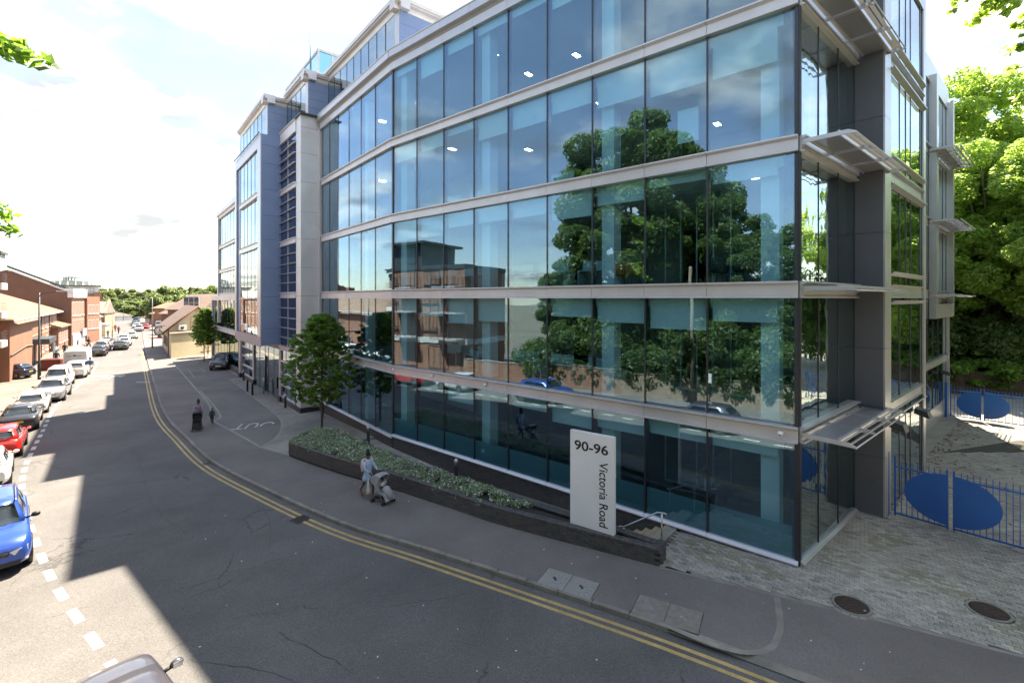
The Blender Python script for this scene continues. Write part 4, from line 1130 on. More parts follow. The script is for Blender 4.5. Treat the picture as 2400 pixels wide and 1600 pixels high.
for u, v, l in ((580, 917, 'left of the two slim black bollards at the entrance'), (591.6, 925.5, 'right of the two slim black bollards at the entrance')):
    x, y = gp(u, v); put(MB().lathe([(.075, 0), (.075, .97), (.06, 1.0), (.001, 1.0)], 14), 'bollard', mat('black_bollard', (.012, .012, .014), .35), None, T(x, y, gz(x, y)), label=l, cat='bollard', group='slim black bollards')
x, y = gp(618, 922); put(MB().lathe([(.06, 0), (.06, 1.3), (.05, 1.33), (.001, 1.33)], 12), 'access_post', STEEL, None, T(x, y, gz(x, y)), label='slim steel post with entry panel before the entrance doors', cat='post')

# ---------------------------------------------------------------- covers in the ground
IRON = mat('rusty_iron', (.075, .055, .045), .8, .3, .2, 14, .8); CONC = mat('cover_concrete', (.29, .285, .265), .9, 0, .14, 20, .5, fine=.3)
def cover(corners, label, name='access_cover', m_=None, n=2):
    """slab covers set in a frame; corners run around, split in n along the first edge"""
    c = [Vector((*gp(*q), 0)) for q in corners]; cx = sum((q for q in c), Vector()) / 4
    t = thing(name, label, 'cover', T(cx.x, cx.y, gz(cx.x, cx.y)), 'pavement covers')
    for k in range(n):
        a, b = c[0].lerp(c[1], k / n + .01), c[0].lerp(c[1], (k + 1) / n - .01); d_, e = c[3].lerp(c[2], k / n + .01), c[3].lerp(c[2], (k + 1) / n - .01)
        mb = MB(); mb.raw([(q.x, q.y, gz(q.x, q.y) + z) for z in (-.02, .007) for q in (a, b, e, d_)], [(3, 2, 1, 0), (4, 5, 6, 7), (0, 1, 5, 4), (1, 2, 6, 5), (2, 3, 7, 6), (3, 0, 4, 7)])
        o = put(mb, 'cover_slab', m_ or CONC, t)
        mid = (a + e) / 2; s2 = MB().box(-.035, .035, -.09, .09, 0, .0085); put(s2, 'lifting_eye', MULL if m_ is None else LENS, o, T(mid.x, mid.y, gz(mid.x, mid.y), .3))
    mb = MB(); q = [c[0], c[1], c[2], c[3]]
    for i in range(4):
        a, b = q[i], q[(i + 1) % 4]; mb.tube([(a.x, a.y, gz(a.x, a.y) + .001), (b.x, b.y, gz(b.x, b.y) + .001)], .005, 4)
    put(mb, 'cover_frame', MULL, t)
cv = lambda L_: [(1200 + a * .5102, 1200 + b * .5102) for a, b in L_]
cover(cv([(168, 255), (405, 328), (360, 403), (110, 322)]), 'pair of speckled concrete covers in the footway nearer the sign')
cover(cv([(585, 375), (880, 465), (858, 562), (545, 460)]), 'pair of brown steel covers in the footway near the kerb', m_=mat('brown_cover_steel', (.23, .205, .18), .8, 0, .15, 8, .4))
for (x, y), l in (((8.01, 11.07), 'round iron manhole cover in block paving, left one'), ((11.01, 10.84), 'round iron manhole cover in block paving, right one near the frame edge')):
    t = thing('manhole_cover', l, 'manhole cover', T(x, y, gz(x, y)), 'round manhole covers')
    put(MB().lathe([(.40, -.03), (.40, .010), (.345, .010), (.345, -.03)], 28), 'cover_ring', KERBM, t, I4, True)
    mb = MB().lathe([(.34, -.03), (.34, .008), (.001, .008)], 24)
    for k in range(-5, 6):
        w = math.sqrt(max(.01, .31 ** 2 - (k * .055) ** 2)); mb.box(-w, w, k * .055 - .012, k * .055 + .012, .008, .013)
    put(mb, 'cover_plate', IRON, t, I4, True)
    for k in range(18):
        a = 2 * math.pi * k / 18; o = bpy.data.objects.new('ring_block', MB().bbox(-.07, .07, -.045, .045, -.02, .006).mesh('ring_block', BLK[0])); link(o, t, T(math.cos(a) * .475, math.sin(a) * .475, 0, a + math.pi / 2), True)
gr = thing('gully_grate', 'dark gully grate in the road against the yellow lines', 'drain', T(*gp(705, 1215, -.12), -.5))
a = gp(705, 1217, -.12); Mg = T(a[0], a[1], gz(*a) - .114, math.atan2(-.58, .81))
put(MB().box(-.28, .28, -.28, .28, -.02, .004), 'grate_frame', MULL, gr, Mg)
for k in range(8): put(MB().box(-.24 + k * .063, -.24 + k * .063 + .03, -.23, .23, .004, .008), 'grate_bar', IRON, gr, Mg)
a = gp(488, 1085, -.12)
gr2 = thing('gully_grate', 'dark gully grate at the kerb on the bend across the yellow lines', 'drain', T(a[0], a[1], -.5))
Mg = T(a[0], a[1], gz(*a) - .113, 2.4); put(MB().box(-.24, .24, -.22, .22, -.02, .004), 'grate_frame', MULL, gr2, Mg)
for k in range(6): put(MB().box(-.2 + k * .066, -.2 + k * .066 + .034, -.18, .18, .004, .008), 'grate_bar', IRON, gr2, Mg)

# ---------------------------------------------------------------- blue gates
GATE = mat('blue_gate_paint', (.02, .125, .42), .35, 0, .05, 1.5, stain=.1)
def gates(org, label, y0, leaf, hgt, lean=0, cat='gate'):
    """leaves run along x from the wall post; outward y"""
    fr = frame(org, (-G1[0], -G1[1]))
    t = thing('steel_gate', label, cat, fr, 'blue ellipse gates')
    put(MB().box(-.06, .06, -.06, .06, -.2, hgt + .42), 'gate_post', GATE, t, fr)
    x = .19
    for li, wd in enumerate(leaf):
        x0, x1 = x, x + wd
        mb = MB(); mb.box(x0, x0 + .055, -.025, .025, .06, hgt + (.32 if li == 0 else .22)); mb.box(x1 - .055, x1, -.025, .025, .06, hgt + .22)
        mb.box(x0 + .055, x1 - .055, -.02, .02, .10, .15); mb.box(x0 + .055, x1 - .055, -.02, .02, hgt - .05, hgt)
        lf = put(mb, 'gate_leaf', GATE, t, fr)
        n = int((wd - .11) / .145); 
        for k in range(1, n + 1):
            px_ = x0 + .055 + (wd - .11) * k / (n + 1)
            put(MB().box(px_ - .011, px_ + .011, -.011, .011, .09, hgt + .20), 'picket', GATE, lf, fr)
        # half ellipse plate
        cxl = x1 if li == 0 else x0; sg = -1 if li == 0 else 1
        if li < 2:
            pts = []; rx, rz, cz = min(1.05, wd - .2), hgt * .46, .12 + hgt * .50
            for k in range(25):
                a = math.pi * (k / 24 - .5); pts.append((cxl + sg * (rx * math.cos(a) + .02), cz + rz * math.sin(a)))
            if sg < 0: pts = pts[::-1]
            put(MB().extr([(p[0], p[1]) for p in pts], -.032, -.02, 0, 'y'), 'ellipse_plate', GATE, lf, fr)
            put(MB().extr([(p[0], p[1]) for p in pts], .02, .034, 0, 'y'), 'ellipse_plate', GATE, lf, fr)
            put(MB().box(cxl + sg * .08 - .05, cxl + sg * .08 + .05, .034, .07, cz + .15, cz + .28), 'lock_box', MULL, lf, fr)
        x = x1 + .10
    mb = MB(); mb.box(x - .06, x + .03, -.05, .05, -.2, hgt + .35); put(mb, 'gate_post', GATE, t, fr)
g1o = add2(P_, G2, .48, G1, -.0)
gates(g1o, 'near blue barred gate with large ellipse plate beside the grey panels', 0, [1.33, 1.6, 1.6], 1.68)
g2o = add2(add2(P_, G2, 19.6), G1, .95)
gates(g2o, 'far blue barred gate with ellipse plate at the back of the yard', 0, [1.35, 1.9, 1.9, 1.9], 1.68)
# a low stone boundary and leaf litter along the yard
LIT = mat('dead_leaf', (.20, .11, .05), .9, 0, .35, 3)
ll = []
for k in range(700):
    t = rnd.random()
    if k < 380: q = add2(add2(P_, G2, 7.2 + rnd.random() * 12), G1, .3 - abs(rnd.gauss(0, .7)))
    else: q = add2(add2(P_, G2, 1.5 + rnd.random() * 17), G1, -rnd.random() * 9)
    ll.append((q[0], q[1], gz(*q) + .02, .02))
put(leafcloud('leaf_litter', ll, 700, .085, [LIT], 3, (3, 3, .5), up=3), 'leaf_litter', None, kind='stuff', label='fallen brown leaves scattered over the yard paving')
# ================================================================ vehicles
def paint(name, col, metal=.0, rough=.28): return mat('car_paint_' + name, col, rough, metal, .02, 2, coat=.7, obj=True)
CGL = mat('car_glass', (.018, .024, .028), .04, 0, 0, spec=.8)
TYRE = mat('tyre_rubber', (.018, .018, .018), .85, 0, .1); RIM = mat('alloy_rim', (.42, .43, .44), .3, .8, .05)
BLKP = mat('black_trim', (.015, .015, .016), .5, 0, .1); CHR = mat('chrome_trim', (.65, .66, .68), .15, .9, .02)
REDL = mat('red_lens', (.42, .012, .012), .2, 0, .1, coat=.5); HEADL = mat('headlamp_lens', (.62, .66, .7), .1, .4, .05, coat=.8)
PLY = mat('yellow_plate', (.62, .46, .05), .5, 0, 0); PLW = mat('white_plate', (.72, .72, .70), .5, 0, 0)
SPEC = {  # length, width, height, bonnet z, belt z, tail z, screen base x, screen top x, rear top x, rear base x, nose z
    'hatch': (4.1, 1.76, 1.47, .92, .96, 1.0, .95, .28, -1.45, -1.88, .72),
    'suv': (4.5, 1.86, 1.66, 1.05, 1.10, 1.16, 1.02, .42, -1.72, -2.10, .86),
    'estate': (4.5, 1.80, 1.47, .90, .95, 1.0, .98, .26, -1.55, -2.08, .72),
    'saloon': (4.6, 1.80, 1.43, .92, .94, 1.02, .92, .22, -1.02, -1.62, .70),
    'smallvan': (4.5, 1.82, 1.85, 1.08, 1.12, 1.15, 1.38, .78, -2.10, -2.20, .88),
}
def lerp(a, b, t): return a + (b - a) * t
def make_car(kind, pm, label, cat='car', front='white', rails=False, group=None, plate_text=None, grp_name='parked_car'):
    L, Wd, H, zb, zbelt, zt, xs0, xs1, xr1, xr0, zn = SPEC[kind]
    t = thing(grp_name, label, cat, I4, group)
    hw = Wd / 2; wr = .335 if kind != 'suv' else .37; xf, xrw = L / 2 - .86, -L / 2 + .80
    def top(x):
        if x > xs0: u = (x - xs0) / (L / 2 - xs0); return lerp(zbelt, zn, .28 * u + .72 * u ** 3)
        if x < xr0: u = (xr0 - x) / (L / 2 + xr0); return lerp(zt, zt - .10, u)
        return lerp(zbelt, zt, (xs0 - x) / (xs0 - xr0))
    rings = []
    xs = [-L / 2, -L / 2 + .05, -L / 2 + .16, -L / 2 + .4, xr0 if xr0 > -L / 2 + .45 else -L / 2 + .6, -1.0, -.3, .4, xs0, (xs0 + L / 2) / 2, L / 2 - .42, L / 2 - .2, L / 2 - .07, L / 2]
    for x in xs:
        e = max(0, (abs(x) - (L / 2 - .55)) / .55); wf = 1 - .20 * e ** 2.4; zz = top(x)
        en = max(0, (abs(x) - (L / 2 - .16)) / .16)
        z0 = .24 + .10 * en; zt_ = zz - .14 * en * en; w = hw * wf
        half = [(w * .80, z0), (w * .95, z0 + .07), (w * .985, .46), (w, .60), (w * .985, min(zt_ - .10, .82)), (w * .93, zt_ - .03), (w * .86, zt_), (w * .5, zt_ + .025), (0, zt_ + .035)]
        ring = [(x, -y, z) for y, z in half] + [(x, y, z) for y, z in reversed(half[:-1])]
        rings.append(ring)
    body = put(MB().loft(rings, 0, True, True), 'body', pm, t, I4, True)
    # greenhouse: painted shell, glass set proud of it
    wb, wt = hw * .90, hw * .70
    zr = H - .07
    def shell_pt(s, u, v):      # side s=+-1: u along 0 rear..1 front, v 0 belt..1 roof
        x = lerp(lerp(xr0, xs0, u), lerp(xr1, xs1, u), v); taper = 1 - .05 * abs(u - .5) * 2
        y = s * lerp(wb, wt, v ** .9) * taper; z = lerp(top(lerp(xr0, xs0, u)) - .02, zr, v); return Vector((x, y, z))
    rg = []
    for v in (0, .5, 1):
        r = [shell_pt(-1, u, v) for u in (0, .25, .5, .75, 1)]
        f = shell_pt(-1, 1, v); f2 = shell_pt(1, 1, v); b2 = shell_pt(1, 0, v); b1 = shell_pt(-1, 0, v)
        r += [Vector((f.x + .10, f.y * .5, f.z)), Vector((f.x + .13, 0, f.z)), Vector((f.x + .10, f2.y * .5, f.z))]
        r += [shell_pt(1, u, v) for u in (1, .75, .5, .25, 0)]
        r += [Vector((b1.x - .06, b2.y * .5, b1.z)), Vector((b1.x - .08, 0, b1.z)), Vector((b1.x - .06, b1.y * .5, b1.z))]
        rg.append(r)
    cx = (xs1 + xr1) / 2
    for sc, dz in ((.93, .045), (.6, .068), (.1, .075)):
        rg.append([Vector((cx + (p.x - cx) * (sc if sc < .9 else .97), p.y * sc, zr + dz)) for p in rg[2]])
    put(MB().loft(rg, 0, True, True), 'cabin', pm, t, I4, True)
    def glass(quad_fn, name, n=(6, 3), off=.012, parent=t, m_=CGL):
        mb = MB(); g = []
        for j in range(n[1] + 1): g.append([quad_fn(i / n[0], j / n[1]) for i in range(n[0] + 1)])
        c = sum((p for r in g for p in r), Vector()) / ((n[0] + 1) * (n[1] + 1))
        nr = (g[0][-1] - g[0][0]).cross(g[-1][0] - g[0][0]).normalized()
        ctr = Vector((0, 0, zbelt + .2));
        if nr.dot(c - ctr) < 0: nr = -nr
        A = [[p + nr * off for p in r] for r in g]; B = [[p - nr * .02 for p in r] for r in g]
        m0 = len(A); w = len(A[0]); vs = [p for r in A for p in r] + [p for r in B for p in r]; q = m0 * w
        fs = [(j * w + i, j * w + i + 1, (j + 1) * w + i + 1, (j + 1) * w + i) for j in range(m0 - 1) for i in range(w - 1)]
        edge = [j for j in range(w)] + [k * w + w - 1 for k in range(1, m0)] + [(m0 - 1) * w + j for j in range(w - 2, -1, -1)] + [k * w for k in range(m0 - 2, 0, -1)]
        mb.raw(vs, fs, 0, True)
        b = len(mb.v) - len(vs)
        for a_, b_ in zip(edge, edge[1:] + edge[:1]): mb.f.append((b + a_, b + b_, b + b_ + q, b + a_ + q)); mb.m.append(0); mb.sm.append(False)
        return put(mb, name, m_, parent, I4, True)
    def scr(i, j):
        v = .06 + .88 * j; a, b = shell_pt(-1, 1, v), shell_pt(1, 1, v); s_ = -.90 + 1.8 * i; bow = (1 - s_ * s_) * .13
        return Vector((a.x + bow, b.y * s_, a.z))
    glass(scr, 'windscreen')
    def rsc(i, j):
        v = (.30 if kind in ('hatch', 'suv', 'smallvan') else .12) + (.62 if kind in ('hatch', 'suv', 'smallvan') else .8) * j
        a, b = shell_pt(-1, 0, v), shell_pt(1, 0, v); s_ = -.84 + 1.68 * i; bow = (1 - s_ * s_) * .08
        return Vector((a.x - bow, b.y * s_, a.z))
    glass(rsc, 'rear_window')
    wins = ((.54, .93), (.16, .50)) if kind not in ('smallvan',) else ((.66, .94),)
    for s_ in (-1, 1):
        for a, b in wins:
            glass(lambda i, j: shell_pt(s_, lerp(a + (.03 if b > .6 else -.03) * j * 0, b - (.02 * j if b > .6 else 0), i), .12 + .76 * j), 'side_window', (3, 2), .010)
    # wheels and arches
    for s_ in (-1, 1):
        for x in (xf, xrw):
            y = s_ * (hw - .11)
            Mx = T(x, y, wr) @ Matrix.Rotation(-s_ * math.pi / 2, 4, 'X')
            mb = MB(); mb.lathe([(wr * 1.16, -.05), (wr * 1.16, .117), (wr * 1.02, .119), (wr * 1.0, .0)], 22, M=T(x, y, wr + .03) @ Matrix.Rotation(-s_ * math.pi / 2, 4, 'X')); put(mb, 'wheel_arch', BLKP, t, I4, True)
            wo = put(MB().lathe([(wr * .66, -.1), (wr * .95, -.1), (wr, -.05), (wr, .09), (wr * .95, .125), (wr * .70, .13), (wr * .66, .10)], 22, M=Mx), 'wheel', TYRE, t, I4, True)
            mb = MB().lathe([(wr * .67, .06), (wr * .67, .118), (wr * .60, .126), (wr * .58, .07), (wr * .1, .07), (.001, .07)], 20, M=Mx)
            for k in range(5):
                mb.box(.03, wr * .62, -.028, .028, .075, .118, 0, Mx @ Matrix.Rotation(k * 2 * math.pi / 5, 4, 'Z'))
            mb.lathe([(.06, .07), (.055, .122), (.001, .124)], 10, M=Mx); put(mb, 'rim', RIM, wo, I4, True)
    def patch(name, m_, pts, dx, parent=t):
        """thick lens or trim: outline (y, z) at the end face, x follows the rounded nose"""
        mb = MB(); sgn = 1 if dx > 0 else -1
        def nx(y):
            return sgn * (L / 2 + .012 - float(np.interp(abs(y) / hw, [0, .79, .86, .93, .99, 1.1], [0, 0, .07, .2, .42, .6])))
        n = len(pts); vs = [(nx(y), y, z) for y, z in pts] + [(nx(y) - sgn * .12, y, z) for y, z in pts]
        mb.raw(vs, [tuple(range(n)), tuple(range(2 * n - 1, n - 1, -1))] + [(i, n + i, n + (i + 1) % n, (i + 1) % n) for i in range(n)])
        return put(mb, name, m_, parent, I4, True)
    zh = zn - .16
    for s_ in (-1, 1):
        patch('headlight', HEADL, [(s_ * hw * .50, zh - .02), (s_ * hw * .72, zh + .03), (s_ * hw * .90, zh + .06), (s_ * hw * .90, zh - .10), (s_ * hw * .60, zh - .12)], 1)
        if kind == 'smallvan': q = [(s_ * hw * .84, .55), (s_ * hw * .93, .55), (s_ * hw * .93, 1.2), (s_ * hw * .84, 1.2)]
        else: q = [(s_ * hw * .50, zt - .40), (s_ * hw * .95, zt - .44), (s_ * hw * .95, zt - .24), (s_ * hw * .60, zt - .27)]
        patch('tail_light', REDL, q, -1)
        m_ = put(MB().ball((xs0 - .28, s_ * (hw + .10), zbelt + .05), .11, 10, 0, (.62, 1.0, .68)), 'mirror', pm if kind != 'suv' else BLKP, t, I4, True)
        put(MB().box(xs0 - .352, xs0 - .34, s_ * (hw + .10) - .07, s_ * (hw + .10) + .07, zbelt, zbelt + .10), 'mirror_glass', CHR, m_, I4, True)
        put(MB().tube([(xs0 - .28, s_ * hw * .86, zbelt + .0), (xs0 - .28, s_ * (hw + .05), zbelt + .03)], .03, 6), 'mirror_stalk', BLKP, m_, I4, True)
        if rails: put(MB().tube([(xs1 + .1, s_ * wt * .93, zr + .02), (xs1, s_ * wt * .93, zr + .08), (xr1 + .1, s_ * wt * .93, zr + .08), (xr1, s_ * wt * .93, zr + .02)], .018, 6), 'roof_rail', CHR, t, I4, True)
        for x in (.1,): put(MB().box(x - .09, x + .09, s_ * hw * .985, s_ * (hw * .985 + .02), .80, .83), 'door_handle', pm, t, I4, True)
    patch('grille', BLKP, [(-hw * .48, zh - .12), (hw * .48, zh - .12), (hw * .50, zh + .0), (-hw * .50, zh + .0)], 1)
    for k in range(3): patch('grille_bar', CHR, [(-hw * .47, zh - .105 + k * .038), (hw * .47, zh - .105 + k * .038), (hw * .47, zh - .093 + k * .038), (-hw * .47, zh - .093 + k * .038)], 1)
    patch('lower_grille', BLKP, [(-hw * .70, .30), (hw * .70, .30), (hw * .76, .42), (-hw * .76, .42)], 1)
    patch('rear_bumper_trim', BLKP, [(-hw * .70, .28), (hw * .70, .28), (hw * .74, .40), (-hw * .74, .40)], -1)
    pz = .5
    pf_ = put(MB().box(L / 2 - .01, L / 2 + .012, -.26, .26, pz - .06, pz + .055), 'number_plate', PLW, t, I4, True)
    put(MB().box(-L / 2 - .012, -L / 2 + .01, -.26, .26, pz + .12, pz + .235), 'number_plate', PLY, t, I4, True)
    put(MB().tube([(xs0 + .12, -hw * .5, zbelt + .015), (xs0 + .09, 0, zbelt + .05), (xs0 + .10, hw * .45, zbelt + .03)], .01, 4), 'wiper', BLKP, t, I4, True)
    if plate_text:
        text_mb(plate_text, .105, INK, 'plate_lettering', pf_, T(L / 2 + .0135, .17, pz) @ Matrix.Rotation(math.pi / 2, 4, 'Z') @ X90, 0, local=True)
    return t
def on_road(x, y, head, dz=-.118):
    pitch = -math.atan2(gz(x + math.cos(head) * 1.3, y + math.sin(head) * 1.3) - gz(x - math.cos(head) * 1.3, y - math.sin(head) * 1.3), 2.6)
    return T(x, y, gz(x, y) + dz, head, 0, pitch)
def place(o, M): o.matrix_basis = M
P_BLUE = paint('deep_blue', (.02, .075, .38), .3); P_WHITE = paint('white', (.72, .72, .71)); P_RED = paint('red', (.50, .018, .014))
P_BLACK = paint('dark_grey', (.045, .048, .055), .4); P_SILV = paint('silver', (.42, .43, .44), .6); P_NAVY = paint('navy', (.015, .022, .05), .2); P_LIL = paint('lilac_grey', (.09, .085, .105), .4)
HD = math.atan2(.70, -.71)       # heading up the street
def rear_right(u, v, kind, dz=-.118, hd=HD):
    L, Wd = SPEC[kind][:2]; x, y = gp(u, v, dz + .25); c, s = math.cos(hd), math.sin(hd)
    return x + c * L / 2 - (s) * 0 + (-s) * Wd / 2, y + s * L / 2 + (c) * Wd / 2
SUVB = make_car('suv', P_BLUE, 'bright blue car with chrome grille and roof rails facing the camera at the left edge', rails=True, group='cars parked along the left kerb', plate_text='JU')
place(SUVB, on_road(-15.95, 14.25, HD + math.pi + .03))
HW1 = make_car('hatch', P_WHITE, 'white hatchback cut by left edge, directly behind the blue car', group='cars parked along the left kerb')
place(HW1, on_road(-23.2, 20.6, HD))
HR = make_car('hatch', P_RED, 'red hatchback parked between a white hatchback and a dark grey car', group='cars parked along the left kerb'); HD2 = math.atan2(.74, -.67)
place(HR, on_road(*rear_right(50, 1062, 'hatch', hd=HD2), HD2))
EB = make_car('saloon', P_BLACK, 'dark grey saloon parked in front of the red hatchback', group='cars parked along the left kerb')
place(EB, on_road(*rear_right(90, 1000, 'saloon', hd=HD2), HD2))
c2 = copy_tree(HW1, None, 'white hatchback with red tail lamps parked beyond the dark grey saloon'); place(c2, on_road(*rear_right(113, 961, 'hatch', hd=HD2), HD2))
SS = make_car('suv', P_SILV, 'silver off-roader facing the camera beyond the second white hatchback', group='cars parked along the left kerb')
HD3 = math.atan2(.8, -.6); q = gp(150, 935, .1); place(SS, on_road(q[0] - .6 * 2.3 - .8 * .93, q[1] + .8 * 2.3 - .6 * .93, HD3 + math.pi))
VS = make_car('smallvan', P_WHITE, 'small white van facing the camera behind the silver off-roader', 'van', group='cars parked along the left kerb', grp_name='small_van')
q = gp(167, 906, .1); place(VS, on_road(q[0] - .6 * 2.3 - .8 * 1.1, q[1] + .8 * 2.3 - .6 * 1.1, HD3 + math.pi))
WS = make_car('suv', P_WHITE, 'white off-roader parked just before the tall white van', group='cars parked along the left kerb')
place(WS, on_road(*rear_right(203, 880, 'suv', hd=HD3), HD3))
# car in the bottom left corner
CB = make_car('hatch', P_LIL, 'pale lilac grey car at the bottom edge with only bonnet, windscreen and mirror showing', group='cars parked along the left kerb')
place(CB, on_road(-6.05, 7.2, math.atan2(.61, -.79)))
NV = make_car('hatch', P_NAVY, 'dark navy hatchback standing on the brick building forecourt', group='cars off the street')
q = gp(35, 888); place(NV, T(q[0] - 1.2, q[1] + .3, gz(*q) + .0, math.atan2(-.25, -1)))
GE = make_car('suv', paint('graphite', (.05, .052, .06), .5), 'dark graphite off-roader parked in the marked bay before the far wing', rails=True, group='cars off the street')
q = gp(499, 868); place(GE, T(q[0] - .2, q[1] + 2.0, gz(*q) + .0, math.atan2(-.93, .37)))
# the tall white van
def make_van(label):
    t = thing('tall_van', label, 'van'); L, hw, H = 5.9, 1.0, 2.6; rings = []
    for x, z1, w in ((-2.95, 2.48, .97), (-2.9, 2.56, 1.0), (-2.0, 2.6, 1.0), (1.0, 2.58, 1.0), (1.5, 2.45, .98), (2.05, 1.5, .96), (2.75, 1.1, .92), (2.95, .75, .84)):
        w *= hw; rings.append([(x, -w * .9, .35), (x, -w, .5), (x, -w, min(1.2, z1 - .2)), (x, -w * .93, z1 - .12), (x, -w * .75, z1), (x, 0, z1 + .02), (x, w * .75, z1), (x, w * .93, z1 - .12), (x, w, min(1.2, z1 - .2)), (x, w, .5), (x, w * .9, .35)])
    put(MB().loft(rings, 0, False), 'body', P_WHITE, t, I4, True)
    GP = mat('van_door_grey', (.42, .42, .43), .5, 0, .05)
    for s_ in (-1, 1):
        put(MB().bbox(-2.97, -2.93, min(s_ * .01, s_ * .88), max(s_ * .01, s_ * .88), .55, 2.42, .01), 'rear_door', GP, t, I4, True)
        put(MB().box(-2.985, -2.93, s_ * .955 - .045, s_ * .955 + .045, .75, 1.25), 'tail_light', REDL, t, I4, True)
        for x in (1.9, -1.9):
            Mx = T(x, s_ * .87, .35) @ Matrix.Rotation(-s_ * math.pi / 2, 4, 'X')
            wo = put(MB().lathe([(.2, -.1), (.34, -.1), (.35, .1), (.22, .13), (.001, .1)], 18, M=Mx), 'wheel', TYRE, t, I4, True)
            put(MB().lathe([(.22, .1), (.2, .135), (.001, .12)], 14, M=Mx), 'rim', RIM, wo, I4, True)
        put(MB().box(1.85, 1.97, s_ * 1.12 - .09, s_ * 1.12 + .09, 1.35, 1.65), 'mirror', BLKP, t, I4, True)
    put(MB().box(-3.02, -2.9, -.85, .85, .38, .5), 'bumper', BLKP, t, I4, True)
    for z, w in ((1.95, .62), (1.5, .22), (1.18, .20)):
        for k in range(3 if z > 1.8 else 2): put(MB().box(-2.985, -2.975, -.55 + k * .42, -.55 + k * .42 + w * .6, z, z + .05), 'door_print', MULL, t, I4, True)
    put(MB().lathe([(.09, 0), (.07, .012), (.001, .012)], 10, M=T(-2.975, .05, 2.02) @ Matrix.Rotation(-math.pi / 2, 4, 'Y')), 'door_emblem', MULL, t, I4, True)
    return t
TV = make_van('tall white panel van with grey rear doors and dark print')
q = gp(206, 868, .2); place(TV, on_road(q[0] - .6 * 2.9 - .8 * 1.0, q[1] + .8 * 2.9 - .6 * 1.0, HD3))
# parked row further up, both sides, and traffic coming down
rows = [(EB, 232, 832, HD3, 'dark car parked directly beyond the tall van'), (SS, 240, 822, HD3, 'silver car, second in the row beyond the tall van'), (HW1, 247, 815, HD3, 'pale car, third in the row beyond the tall van'), (EB, 253, 809, HD3, 'dark car, last in the kerb row beyond the tall van'),
        (EB, 284, 818, HD3, 'dark car with lit tail lamps driving away beside the cyclist'), (HW1, 293, 809, HD3, 'white car ahead of the dark car driving away'), (WS, 291, 803, HD3, 'white off-roader two ahead of the cyclist'), (HW1, 310, 793, HD3, 'white car ahead in the lane where the street narrows'),
        (SS, 326, 776, HD3 + math.pi, 'silver car leading the oncoming traffic'), (HR, 341, 771, HD3 + math.pi, 'small red car between the oncoming silver car and the minibus'), (HW1, 320, 768, HD3 + math.pi, 'white car second in the oncoming queue'), (EB, 316, 763, HD3 + math.pi, 'dark car third in the oncoming queue'), (SS, 318, 757, HD3 + math.pi, 'last silver car of the oncoming queue')]
for src, u, v, hd, lab in rows:
    c_ = copy_tree(src, None, lab); c_['group'] = 'cars further up the street'; x, y = gp(u, v, -.1); place(c_, on_road(x, y, hd))
for k, (u, v) in enumerate(((282, 741), (290, 741), (296, 743), (270, 738), (276, 735), (300, 737), (285, 733), (330, 741), (325, 735), (262, 733))):
    c_ = copy_tree([EB, SS, HW1][k % 3], None, ['dark car far off, second from left below the hill', 'silver car far off in the middle of the car park', 'white car far off right of the middle of the car park', 'dark car far off, third row on the left side', 'silver car far off near the left trees', 'white car far off at the right end of the row', 'dark car far off at the foot of the hill', 'silver car furthest right, before the yellow sign', 'white car far off at the right hedge', 'dark car far off, leftmost of all'][k]); c_['group'] = 'far cars below the hill'; x, y = gp(u, v, -.1); place(c_, on_road(x, y, .4 + k))
mb_ = thing('minibus', 'white and lilac minibus coming down the street beside the pole', 'minibus')
mb_b = MB().loft([[(x, -w, .4), (x, -w, 1.5), (x, -w * .93, z), (x, 0, z + .08), (x, w * .93, z), (x, w, 1.5), (x, w, .4)] for x, w, z in ((-3.2, 1.08, 2.5), (2.2, 1.1, 2.55), (2.9, 1.08, 2.4), (3.25, 1.0, 1.2), (3.3, .9, .6))], 0, False)
put(mb_b, 'body', P_WHITE, mb_, I4, True); put(MB().box(2.95, 3.1, -.9, .9, 1.25, 2.2, 0, Matrix.Identity(4)), 'windscreen', CGL, mb_, I4, True)
put(MB().box(3.2, 3.34, -.95, .95, .45, 1.15), 'front_panel', P_LIL, mb_, I4, True)
for s_ in (-1, 1):
    put(MB().box(3.3, 3.37, s_ * .75 - .12, s_ * .75 + .12, .7, .9), 'headlight', HEADL, mb_, I4, True)
    for x in (2.2, -2.1): put(MB().lathe([(.4, -.1), (.4, .12), (.001, .12)], 14, M=T(x, s_ * .98, .4) @ Matrix.Rotation(-s_ * math.pi / 2, 4, 'X')), 'wheel', TYRE, mb_, I4, True)
q = gp(356, 775, -.1); place(mb_, on_road(q[0], q[1] + 3, HD3 + math.pi))

